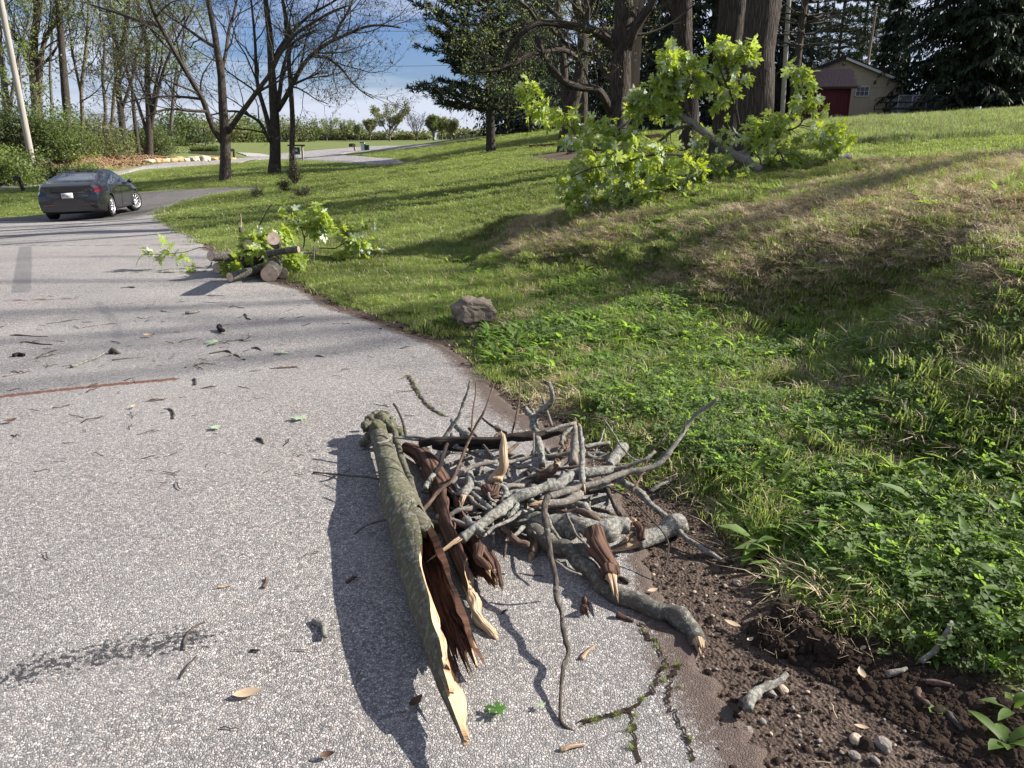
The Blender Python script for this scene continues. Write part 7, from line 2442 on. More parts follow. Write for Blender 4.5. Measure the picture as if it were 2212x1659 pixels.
def tan_shed():
    Y = 52
    cL, cR = at(1772, 250, Y), at(1931, 250, Y)
    apex = at(1825, 121, Y)
    base = at(1831, 251, Y)[2]
    w = (cR[0] - apex[0]) * 2
    xc = apex[0]
    ze = at(1935, 178, Y)[2] - base
    za = apex[2] - base - .12
    t = thing('tan_shed', 'tan gabled shed with a small six-pane window and dark roof', 'shed', (xc, Y, base), R(-8))
    D = 9.0
    h = w / 2
    g = Geo()
    V = [(-h, 0, -.6), (h, 0, -.6), (h, 0, ze), (0, 0, za), (-h, 0, ze), (-h, D, -.6), (h, D, -.6), (h, D, ze), (0, D, za), (-h, D, ze)]
    g.add(V, [[0, 1, 2, 4], [6, 5, 9, 7], [1, 6, 7, 2], [5, 0, 4, 9]], [[4, 2, 3], [7, 9, 8]])
    g.build('wall', M['tan_wall'], t, smooth=False)
    g = Geo()
    board_wall(g, -h + .05, h, 0, lambda x: ze - .05 + (za - ze) * (1 - abs(x) / h) * .98, 0, .30, .05)
    tag(g.build('battens', M['tan_wall'], t, smooth=False), kind='stuff')
    g = Geo(); g.box((0, -.03, ze - .28), (w, .03, .07)); g.build('trim_board', M['tan_wall'], t, smooth=False)
    for s in (1, -1):
        sl = math.atan2(za - ze, h)
        L_ = h / math.cos(sl) + .45
        rot = [[math.cos(sl) * s, 0, -math.sin(sl) * -1 * 1.0], [0, 1, 0], [-math.sin(sl), 0, math.cos(sl) * s]]
        cx, cz = s * (L_ / 2) * math.cos(sl), za + .10 - (L_ / 2) * math.sin(sl)
        th = -s * sl
        rm = [[math.cos(-th), 0, -math.sin(-th)], [0, 1, 0], [math.sin(-th), 0, math.cos(-th)]]
        rm = A([[math.cos(th), 0, math.sin(th) * -1], [0, 1, 0], [math.sin(th), 0, math.cos(th)]])
        g = Geo(); g.box((cx, D / 2, cz), (L_, D + .7, .09), rm); g.build('roof', M['brown_roof'], t, smooth=False)
        g = Geo(); g.box((cx, -.33, cz - .12), (L_ - .02, .03, .14), rm); g.build('fascia', M['white_trim'] if s > 0 else M['brown_roof'], t, smooth=False)
    wx, wz = at(1860, 197.5, Y)[0] - xc, at(1860, 197.5, Y)[2] - base
    g = Geo()
    for dx, dz, sx, sz in ((-.39, 0, .06, .64), (.39, 0, .06, .64), (0, .29, .84, .06), (0, -.29, .84, .06)):
        g.box((wx + dx, -.05, wz + dz), (sx, .06, sz))
    for dx in (-.13, .13):
        g.box((wx + dx, -.045, wz), (.022, .03, .52))
    g.box((wx, -.045, wz), (.72, .03, .022))
    win = g.build('window', M['white_trim'], t, smooth=False)
    for i in range(3):
        for j in range(2):
            g = Geo(); g.box((wx + (i - 1) * .25, -.03, wz + (j - .5) * .26), (.23, .006, .24)); g.build('pane', M['window_glass'], win, smooth=False)
    g = Geo(); g.box((wx, -.012, wz), (.74, .01, .54)); g.build('dark_interior_sheet', M['ink'], win, smooth=False)  # black sheet on the wall stands in for the unlit shed interior
    for px, py in ((1823, 138), (1886, 178.5)):
        p = at(px, py, Y)
        g = Geo(); knobby_tube(g, A([[p[0] - xc, -.02, p[2] - base], [p[0] - xc, -.10, p[2] - base], [p[0] - xc, -.16, p[2] - base - .02]]), np.array([.05, .06, .09]), 8, 1, 0)
        g.build('wall_lamp', M['metal_grey'], t)
    g = Geo()
    p = smooth_path([(h + .42, -.36, ze - .25), (h + .30, -.34, ze - .35), (h + .10, -.10, ze - .55), (h + .02, -.08, ze - .9), (h + .02, -.08, 0)], 24)
    g.tube(p, np.full(24, .055), 6)
    g.build('downspout', M['white_trim'], t)
    return t
tan_shed()

def red_shed():
    Y = 47.5
    a, b = at(1712, 252, Y), at(1829, 252, Y)
    base = at(1760, 250, Y)[2]
    xc = (a[0] + b[0]) / 2
    w = b[0] - a[0]
    ze = at(1800, 186, Y)[2] - base
    zr = at(1780, 158, Y)[2] - base + .25
    t = thing('red_shed', 'small dark red shed with a red-brown shingled roof beside the tan shed', 'shed', (xc, Y, base), R(-6))
    D = 3.0
    h = w / 2
    g = Geo()
    V = [(-h, 0, -.5), (h, 0, -.5), (h, 0, ze), (-h, 0, ze), (-h, D, -.5), (h, D, -.5), (h, D, ze), (-h, D, ze), (-h, D / 2, zr), (h, D / 2, zr)]
    g.add(V, [[0, 1, 2, 3], [5, 4, 7, 6], [1, 5, 6, 2], [4, 0, 3, 7]], [[2, 6, 9], [7, 3, 8]])
    g.build('wall', M['red_wall'], t, smooth=False)
    g = Geo(); board_wall(g, -h + .02, h, 0, lambda x: ze - .03, 0, .22, .03); tag(g.build('battens', M['red_wall'], t, smooth=False), kind='stuff')
    sl = math.atan2(zr - ze, D / 2)
    L_ = D / 2 / math.cos(sl) + .35
    for s in (1, -1):
        th = sl * s
        rm = A([[1, 0, 0], [0, math.cos(th), -math.sin(th)], [0, math.sin(th), math.cos(th)]])
        cy = D / 2 - s * (L_ / 2) * math.cos(sl)
        cz = zr + .06 - (L_ / 2) * math.sin(sl)
        g = Geo(); g.box((0, cy, cz), (w + .5, L_, .05), rm)
        r_ = g.build('roof', M['shingle'], t, smooth=False)
        if s == 1:
            g = Geo()
            rg = np.random.default_rng(2)
            nrow = 9
            for k in range(nrow):
                f = (k + .5) / nrow
                yy, zz = D / 2 - f * L_ * math.cos(sl), zr + .10 - f * L_ * math.sin(sl)
                x = -w / 2 - .25
                while x < w / 2 + .25:
                    ww = rg.uniform(.16, .26)
                    g.box((x + ww / 2, yy, zz), (ww - .015, L_ / nrow + .02, .015 + rg.random() * .008), rm)
                    x += ww
            tag(g.build('shingles', M['shingle'], r_, smooth=False), kind='stuff')
    g = Geo(); g.box((0, -.30, ze - .10), (w + .5, .03, .12)); g.build('fascia', M['dark_wood'], t, smooth=False)
    g = Geo(); g.box((.35, -.035, ze / 2 - .05), (.95, .05, ze - .1)); d = g.build('door', M['red_wall'], t, smooth=False)
    g = Geo(); g.box((h - .03, -.03, ze / 2), (.07, .07, ze)); g.build('corner_post', M['red_wall'], t, smooth=False)
    # low side gable at the left
    a2 = at(1682, 250, 49)
    t2 = thing('brown_shed', 'low dark brown shed with a small gable at the left of the red shed', 'shed', (a2[0], 49, a2[2]), R(-6))
    g = Geo()
    hh, zz, za = 1.0, 1.85, 2.55
    V = [(-hh, 0, -.5), (hh, 0, -.5), (hh, 0, zz), (0, 0, za), (-hh, 0, zz), (-hh, 3, -.5), (hh, 3, -.5), (hh, 3, zz), (0, 3, za), (-hh, 3, zz)]
    g.add(V, [[0, 1, 2, 4], [6, 5, 9, 7], [1, 6, 7, 2], [5, 0, 4, 9]], [[4, 2, 3], [7, 9, 8]])
    g.build('wall', M['dark_wood'], t2, smooth=False)
    for s in (1, -1):
        sl = math.atan2(za - zz, hh)
        L_ = hh / math.cos(sl) + .25
        th = -s * sl
        rm = A([[math.cos(th), 0, -math.sin(th)], [0, 1, 0], [math.sin(th), 0, math.cos(th)]])
        g = Geo(); g.box((s * L_ / 2 * math.cos(sl), 1.4, za + .06 - L_ / 2 * math.sin(sl)), (L_, 3.6, .06), rm); g.build('roof', M['shingle'], t2, smooth=False)
red_shed()

def picnic_table():
    Y = 46
    p = at(1944, 251, Y)
    p[2] = gz_at(p[0], p[1])
    t = thing('picnic_table', 'dark wooden picnic table on the grass in front of the tan shed corner', 'picnic table', tuple(p), R(-12))
    S_ = 1.12
    for k in range(5):
        g = Geo(); g.box((0, (k - 2) * .15 * S_, .76 * S_), (2.0 * S_, .135, .04)); g.build('top_board', M['dark_wood'], t, smooth=False)
    for s in (1, -1):
        for k in range(2):
            g = Geo(); g.box((0, s * (.66 + k * .15) * S_, .46 * S_), (2.0 * S_, .135, .04)); g.build('bench_board', M['dark_wood'], t, smooth=False)
        for e in (1, -1):
            g = Geo()
            g.tube(A([[e * .72, s * .72 * S_, 0], [e * .72, s * .22 * S_, .74 * S_]]), np.array([.05, .05]), 4)
            g.build('leg', M['dark_wood'], t, smooth=False)
    for e in (1, -1):
        g = Geo(); g.box((e * .72, 0, .42 * S_), (.05, 1.7 * S_, .09)); g.build('cross_beam', M['dark_wood'], t, smooth=False)
picnic_table()

def kennel():
    Y = 49
    a, b = at(1936, 250, Y), at(2028, 248, Y)
    x0, x1 = a[0], b[0]
    base = gz_at((x0 + x1) / 2, Y) - .05
    Hh = at(1990, 206, Y)[2] - base
    t = thing('chain_link_kennel', 'chain-link kennel run of grey panels at the foot of the huge spruce', 'kennel', (x0, Y, base))
    w = (x1 - x0)
    for k in range(3):
        g = Geo()
        xa, xb = w * k / 3, w * (k + 1) / 3 - .03
        for p in ([(xa, 0, 0), (xa, 0, Hh)], [(xb, 0, 0), (xb + (.08 if k == 2 else 0), 0, Hh)], [(xa, 0, Hh), (xb, 0, Hh)], [(xa, 0, .06), (xb, 0, .06)]):
            g.tube(A(p), np.array([.025, .025]), 6)
        fr_ = g.build('panel_frame', M['metal_grey'], t)
        g = Geo()
        P = []
        for q in np.arange(-Hh, xb - xa, .055):
            for s in (1, -1):
                lo = max(0, q if s == 1 else q)
                z0_ = max(0, -q)
                ln = min(Hh - z0_, (xb - xa) - lo)
                if ln > .03:
                    if s == 1:
                        P.append([(xa + lo, 0, z0_), (xa + lo + ln, 0, z0_ + ln)])
                    else:
                        P.append([(xb - lo, .006, z0_), (xb - lo - ln, .006, z0_ + ln)])
        P = A(P)
        g.tubes(P, np.full((len(P), 2), .0045), 3)
        tag(g.build('wire_mesh', M['metal_grey'], fr_), kind='stuff')
    g = Geo(); g.box((w * .5, 1.8, Hh * .45), (w * .9, .05, Hh * .9)); g.build('back_panel', M['metal_grey'], t, smooth=False)
kennel()

p = at(2111, 241, 43); p[2] = gz_at(p[0], p[1])
g = Geo(); knobby_tube(g, A([[0, 0, 0], [0, 0, .16], [0, 0, .31], [0, 0, .34]]), np.array([.12, .135, .15, .155]), 14, 1, 0)
tag(g.build('white_bucket', M['white_trim'], None, loc=tuple(p)), 'small white bucket in the long grass near the huge spruce', 'bucket')

# poles
def pole(name, label, px0, px1, Y, r, top, mat, py0=250, py1=0, band=False, crossbar=False):
    a, b = at(px0, py0, Y), at(px1, py1, Y)
    g0 = gz_at(a[0], Y)
    d = (b - a) / (b[2] - a[2])
    foot = a + d * (g0 - a[2])
    foot[1] = Y
    t = thing(name, label, 'utility pole', tuple(foot))
    G = Geo()
    pts = A([d * -.3, d * top * .33, d * top * .66, d * top])
    rough_trunk(G, pts, [r, r * .97, r * .9, r * .8], 16, 50, .03, 0, 3)
    G.build('shaft', M[mat], t)
    if band:
        zb_ = at(px0 + 2, 234, Y)[2] - g0
        G = Geo(); G.tube(A([d * zb_, d * (zb_ + .12), d * (zb_ + .26)]), np.full(3, r * 1.03), 16); G.build('band', M['pole_band'], t)
        for zz, mt in ((1.85, 'straw'), (1.62, 'metal_grey')):
            G = Geo(); G.box(d * (zb_ + zz * .7) + [-.03, -r * .98, 0], (.07, .012, .05)); G.build('tag', M[mt], t, smooth=False)
    if crossbar:
        G = Geo(); G.box(d * (top - .6), (1.9, .09, .11)); G.build('crossarm', M['dark_wood'], t, smooth=False)
        G = Geo(); knobby_tube(G, A([d * (top * .62) + [.2, -.15, 0], d * (top * .62) + [.2, -.15, .4], d * (top * .62) + [.2, -.15, .8]]), np.array([.2, .22, .2]), 12, 1, 0); G.build('transformer', M['metal_grey'], t)
    return t, foot + d * top
_, topR = pole('utility_pole', 'brown wooden utility pole beside the heavy furrowed old maple', 1366, 1381, 21, .125, 9.5, 'pole_wood', 262, 0, True)
_, topL = pole('utility_pole', 'pale leaning utility pole rising out of the hedgerow at the picture edge', 60, 5, 42, .16, 11.5, 'pole_grey', 300, 20)
_, topM = pole('utility_pole', 'grey pole among the dark trees left of the nearly bare conifer', 1696, 1704, 45, .13, 10.5, 'pole_grey', 140, 0)
_, topT = pole('utility_pole', 'thin slanting pole above the ridge of the tan shed', 1874, 1889, 66, .10, 8.5, 'pole_wood', 140, 42)
def wire(a, b, sag, label, r=.013):
    P = A(a)[None] * (1 - np.linspace(0, 1, 30))[:, None] + A(b)[None] * np.linspace(0, 1, 30)[:, None]
    P[:, 2] -= sag * 4 * (np.linspace(0, 1, 30) * (1 - np.linspace(0, 1, 30)))
    g = Geo(); g.tube(P - P[0], np.full(30, r), 4)
    tag(g.build('overhead_wire', M['wire'], None, loc=tuple(P[0])), label, 'overhead wire', 'overhead wires')
wire(at(380, 122, 60), at(1180, 131, 60), .5, 'thin overhead wire crossing the open sky between the trees, the lower one')
wire(at(380, 50, 56), at(1180, 62, 56), .3, 'thin overhead wire crossing the sky higher up')

# mailboxes, sign, utility boxes
def mailbox(label, px, py0, py1, Y, lean=0.0, flip=1, boxmat='dark_wood', postmat='dark_wood', postr=.05, sc=1.0):
    b = at(px, py0, Y); b[2] = gz_at(b[0], Y)
    Hh = at(px, py1, Y)[2] - b[2]
    t = thing('mailbox', label, 'mailbox', tuple(b), 0, 'mailboxes along the road')
    g = Geo(); g.box((lean * Hh * .5, 0, Hh * .5 - .1), (postr * 2, postr * 2, Hh + .2), A([[math.cos(lean), 0, math.sin(lean)], [0, 1, 0], [-math.sin(lean), 0, math.cos(lean)]])); g.build('post', M[postmat], t, smooth=False)
    g = Geo()
    a = np.linspace(0, np.pi, 9)
    prof = [(-.10, 0)] + [(-.10 * math.cos(q), .10 + .09 * math.sin(q)) for q in a] + [(.10, 0)]
    P0 = A([[x_ * sc, z_ * sc] for x_, z_ in prof])
    n_ = len(P0)
    L_ = .5 * sc
    ang = R(35)
    VV = []
    for yy in (-L_ / 2, L_ / 2):
        for x_, z_ in P0:
            xx, y2 = x_ * math.cos(ang) - yy * math.sin(ang), x_ * math.sin(ang) + yy * math.cos(ang)
            VV.append((xx + lean * Hh - .12 * flip * sc, y2, Hh - .16 * sc + z_))
    i = np.arange(n_)
    j = (i + 1) % n_
    g.add(VV, np.stack([i, j, j + n_, i + n_], -1), [[0, k + 1, k] for k in range(1, n_ - 1)] + [[n_, n_ + k, n_ + k + 1] for k in range(1, n_ - 1)])
    bx = g.build('box', M[boxmat], t, smooth=False)
    return t
mailbox('weathered mailbox on a slanting post by the near bend of the road', 52, 409, 381, 35.5, -.20, 1, 'black_metal', 'dark_wood', .055, 1.15)
mailbox('black mailbox on a short post at the far side of the road', 505, 338, 322, 64, .05, 1, 'black_metal', 'dark_wood', .06, 1.2)
mailbox('brown mailbox on a pale post at the mouth of the side drive', 768, 331, 311, 75, -.12, 1, 'dark_wood', 'pole_grey', .08, 1.6)
b_ = at(786, 334, 74); b_[2] = gz_at(b_[0], 74)
t = thing('utility_pedestal', 'pale green upright utility pedestal on the verge by the brown mailbox', 'utility box', tuple(b_))
g = Geo(); g.box((-.03, 0, .32), (.36, .3, .80), A([[.997, 0, -.07], [0, 1, 0], [.07, 0, .997]])); g.build('housing', M['pale_plastic'], t, smooth=False)
g = Geo(); g.box((-.09, 0, .74), (.40, .34, .07)); g.build('lid', M['sign_green'], t, smooth=False)
g = Geo(); g.box((.17, -.01, .28), (.07, .31, .72)); g.build('side_panel', M['sign_green'], t, smooth=False)
b_ = at(793.5, 334.5, 73.5); b_[2] = gz_at(b_[0], 73.5)
t = thing('utility_box', 'low dark green utility box right beside the pale pedestal', 'utility box', tuple(b_))
g = Geo(); g.box((0, 0, .22), (.40, .35, .48)); g.build('housing', M['sign_green'], t, smooth=False)
g = Geo(); g.box((0, 0, .48), (.44, .39, .04)); g.build('lid', M['sign_green'], t, smooth=False)

ps = ground_at(655, 351, 0, terrain)
Ys = ps[1]
t = thing('orchard_sign', 'dark green hanging sign on a wooden post frame by the road', 'sign', tuple(ps))
Hs = at(655, 314, Ys)[2] - ps[2]
k_ = Ys / F / 1.04
for x_ in (0, -24 * k_):
    g = Geo(); g.box((x_, 0, Hs / 2), (.12, .12, Hs)); g.build('post', M['pole_grey'], t, smooth=False)
g = Geo(); g.box((-12 * k_, 0, Hs), (37 * k_, .14, .10)); g.build('top_beam', M['dark_wood'], t, smooth=False)
g = Geo(); g.box((-12 * k_, -.02, Hs - 11.5 * k_), (14 * k_, .05, 15 * k_)); bd = g.build('sign_board', M['sign_green'], t, smooth=False)
g = Geo()
a = np.linspace(0, 2 * np.pi, 22, endpoint=False)
rr_ = 2.6 * k_ * (1 + .12 * np.cos(2 * a) - .15 * np.exp(-((a - 1.57) / .3) ** 2) * 2)
Vc = np.stack([-12.4 * k_ + rr_ * np.cos(a), 0 * a - .052, Hs - 10.5 * k_ + rr_ * np.sin(a)], -1)
g.add(np.vstack([[-12.4 * k_, -.053, Hs - 10.5 * k_], Vc]), T=[[0, 1 + k, 1 + (k + 1) % 22] for k in range(22)])
g.add([(-12.2 * k_, -.053, Hs - 8 * k_), (-10.6 * k_, -.053, Hs - 5.6 * k_), (-12.6 * k_, -.053, Hs - 6.2 * k_)], T=[[0, 1, 2]])
g.build('emblem', M['pale_plastic'], bd, smooth=False)

pl_ = at(445, 320, 74); pl_[2] = gz_at(pl_[0], 74)
t = thing('lamp_post', 'thin black lamp post above the planting bed beyond the road', 'lamp post', tuple(pl_))
Hl = at(445, 287, 74)[2] - pl_[2]
g = Geo(); g.tube(A([[0, 0, 0], [0, 0, Hl * .5], [0, 0, Hl]]), np.array([.05, .04, .035]), 8); g.build('post', M['black_metal'], t)
g = Geo(); knobby_tube(g, A([[0, 0, Hl], [0, 0, Hl + .12], [0, 0, Hl + .3], [0, 0, Hl + .42]]), np.array([.05, .10, .12, .02]), 8, 1, 0); g.build('lantern', M['black_metal'], t)

pb = at(447, 328, 69); pb[2] = gz_at(pb[0], 69)
t = thing('planting_bed', 'raised planting bed full of dark green leaves beyond the road', 'planting bed', tuple(pb))
g = Geo(); g.box((0, 0, .10), (2.7, 1.3, .3)); g.build('edging', M['ledge'], t, smooth=False)
rg = np.random.default_rng(12)
n = 1500
C = np.stack([rg.uniform(-1.3, 1.2, n), rg.uniform(-.55, .55, n), .24 + .0 * rg.random(n)], -1)
D = norm(rg.normal(size=(n, 3)) * [.5, .5, .2] + [0, 0, 1])
W = norm(np.cross(D, rg.normal(size=(n, 3))))
s_ = rg.uniform(.25, .62, (n, 1))
V = np.stack([C, C + D * s_ * .5 + W * .03, C + D * s_, C + D * s_ * .5 - W * .03], 1).reshape(-1, 3)
i = np.arange(n)[:, None] * 4
g = Geo(); g.add(V, T=np.concatenate([i + [0, 1, 2], i + [0, 2, 3]], 1).reshape(-1, 3)); tag(g.build('plants', M['leaf_bush'], t, smooth=False), kind='stuff')

M['rock_brown'] = plain('brown_field_stone', (.20, .16, .125), .95, .1, 0, .6, 16, .02)
def rock_mesh(seed, sx, sy, sz, mat, detail=(14, 20), rough=.32, square=.55, strata=0.0):
    u, v = np.meshgrid(np.linspace(0, np.pi, detail[0]), np.linspace(0, 2 * np.pi, detail[1], endpoint=False), indexing='ij')
    D = np.stack([np.sin(u) * np.cos(v), np.sin(u) * np.sin(v), np.cos(u)], -1)
    P = np.sign(D) * np.abs(D) ** square
    nz = fbm(D.reshape(-1, 3) * 1.6 + seed * 2.1, seed, 4).reshape(u.shape)
    P = P * (1 + rough * nz)[..., None]
    if strata:
        P[..., :2] *= (1 + strata * np.sin(P[..., 2] * 16 + 3 * nz))[..., None]
    P = P * [sx, sy, sz]
    i = np.arange(u.size).reshape(u.shape)
    j = np.roll(i, -1, 1)
    return new_mesh('stone', P, np.stack([i[:-1], i[1:], j[1:], j[:-1]], -1).reshape(-1, 4), None, [mat], smooth=False)

# ledge of stones along the far side of the road
pa_ = ground_at(316, 351, 0, terrain)
t = thing('stone_ledge', 'low ledge of pale and ochre stones along the far edge of the road', 'stone wall', tuple(pa_))
rg = np.random.default_rng(31)
px = 312.0
k = 0
while px < 500:
    wpx = rg.uniform(7, 16) if not 392 < px < 440 else rg.uniform(18, 26)
    py = np.interp(px + wpx / 2, [312, 475, 500], [351.5, 346.5, 345.2])
    q = ground_at(px + wpx / 2, py, 0, terrain)
    wm_ = wpx / F * q[1] / 1.04
    hpx = (rg.uniform(7, 11) if px < 392 else rg.uniform(10, 13) if px < 440 else rg.uniform(6, 9)) * (.8 if px > 470 else 1)
    hm = hpx / F * q[1] / 1.08
    o = obj('stone', rock_mesh(40 + k, wm_ * .58, .45, hm * .60, M['ledge' if (392 < px < 445 or k % 3 == 0) else 'ledge_warm'], (9, 14), .3, .5), t)
    o.location = tuple(A([q[0], q[1] + .35, q[2] + hm * .42]) - pa_)
    px += wpx
    k += 1

# rock and loose stones of the verge
r0 = ground_at(1022, 706, 0, terrain)
o = obj('field_rock', rock_mesh(8, .165, .13, .125, M['rock_brown'], (34, 48), .42, .72, .012), None, loc=(r0[0], r0[1] + .08, r0[2] + .10), rot=(.05, .12, .4))
tag(o, 'grey-brown layered rock standing in the weeds at the driveway bend', 'rock')
for px, py, r, mt, lab, fl in [(1692, 1492, .030, 'pebble', 'smooth tan pebble next to the short lichened stick on the dirt', .55), (1849, 1602, .032, 'pebble', 'angular pale stone on the dirt near the bottom edge', .7),
                            (1906, 1612, .040, 'stone', 'grey stone near the bottom right corner', .7), (1846, 1634, .028, 'stone', 'small flat grey stone below the angular pale one', .5),
                            (1648, 1560, .018, 'stone', 'small pale stone at the crumbled asphalt edge', .6), (1252, 885, .035, 'stone', 'lone grey stone at the grass edge beyond the brush pile', .6),
                            (1010, 853, .03, 'stone', 'grey stone at the dirt edge near the tall thin switch tips', .6), (822, 713, .03, 'soil_clod', 'dark clod at the bend of the driveway', .8),
                            (1186, 672, .05, 'stone', 'half-buried stone in the weeds right of the field rock', .5), (1660, 1245, .02, 'pebble', 'tiny pale stone beside the clover edge', .6)]:
    q = ground_at(px, py, .0, terrain)
    o = obj('loose_stone', rock_mesh(int(px), r * .62, r * .5, r * fl * .6, M[mt], (9, 12), .34, .8), None, loc=(q[0], q[1], q[2] + r * fl * .22), rot=(0, 0, px))
    tag(o, lab, 'stone', 'loose stones on the verge')

# clods of turned-over soil with roots
for k, (px, py, r, lab) in enumerate([(1652, 1370, .055, 'dark soil clod at the left end of the dug-up heap'), (1715, 1345, .075, 'largest dark soil clod of the dug-up heap'), (1740, 1380, .06, 'dark soil clod under the largest one'),
                                      (1795, 1408, .06, 'dark soil clod at the right of the dug-up heap'), (1690, 1392, .05, 'low soil clod between the larger ones')]):
    q = ground_at(px, py + 12, 0, terrain)
    t = thing('soil_clod', lab, 'soil clod', tuple(q), 0, 'clods of the dug-up soil')
    rgk = np.random.default_rng(50 + k)
    u, v = np.meshgrid(np.linspace(0, np.pi, 30), np.linspace(0, 2 * np.pi, 40, endpoint=False), indexing='ij')
    D = np.stack([np.sin(u) * np.cos(v), np.sin(u) * np.sin(v), np.cos(u) * .75], -1)
    F2 = D.reshape(-1, 3)
    rr2 = r * (1 + .5 * fbm(F2 * 1.8, 60 + k, 3) + .28 * fbm(F2 * 7, 70 + k, 3))
    W = F2 * rr2[:, None] + [0, 0, r * .35]
    i = np.arange(u.size).reshape(u.shape); j = np.roll(i, -1, 1)
    g = Geo(); g.add(W, np.stack([i[:-1], i[1:], j[1:], j[:-1]], -1).reshape(-1, 4)); g.build('soil', M['soil_clod'], t, smooth=False)
    g = Geo()
    B = W[rgk.integers(0, len(W), 26)]
    P = np.stack([B, B * 1.12 + rgk.normal(size=B.shape) * .006, B * 1.2 + rgk.normal(size=B.shape) * .012, B * 1.25 + rgk.normal(size=B.shape) * .02 - [0, 0, .012]], 1)
    g.tubes(P, np.full((26, 4), .0007), 3)
    tag(g.build('roots', M['straw'], t), kind='stuff')

# timber edging on the lawn
def timber(label, a, b, hgt, name='garden_timber'):
    pa2, pb2 = ground_at(*a, 0, terrain), ground_at(*b, 0, terrain)
    d = pb2 - pa2
    L_ = np.linalg.norm(d)
    e = d / L_
    s = norm(np.cross(e, [0, 0, 1.0]))
    up = np.cross(s, e)
    g = Geo(); g.box((L_ / 2, 0, hgt / 2), (L_, .14, hgt + .1))
    o = g.build(name, M['timber'], None, smooth=False)
    o.matrix_world = Matrix(((e[0], s[0], up[0], pa2[0]), (e[1], s[1], up[1], pa2[1]), (e[2], s[2], up[2], pa2[2]), (0, 0, 0, 1)))
    tag(o, label, 'timber edging', 'timber edging on the lawn')
timber('long low timber edging the mulch left of the two-stemmed trunk', (1145, 322), (1205, 318), .14)
timber('short reddish timber in front of the planting behind the fallen limb', (1372, 307), (1400, 305), .2)
timber('reddish timber continuing right behind the fallen limb', (1400, 305), (1428, 302), .2)
p = ground_at(1405, 300, 0, terrain)
for k, (px, Y) in enumerate([(1002, 72), (1014, 72), (1026, 72)]):
    q = base_at(px, Y)
    g = Geo(); g.tube(A([[0, 0, -.1], [0, 0, .1], [0, 0, .26]]), np.array([.03, .03, .03]), 6)
    tag(g.build('white_stake', M['white_trim'], None, loc=tuple(q)), ['leftmost of the three white stakes on the lawn mound', 'middle one of the three white stakes on the lawn mound', 'rightmost of the three white stakes on the lawn mound, nearest the pine'][k], 'stake', 'white stakes on the lawn mound')
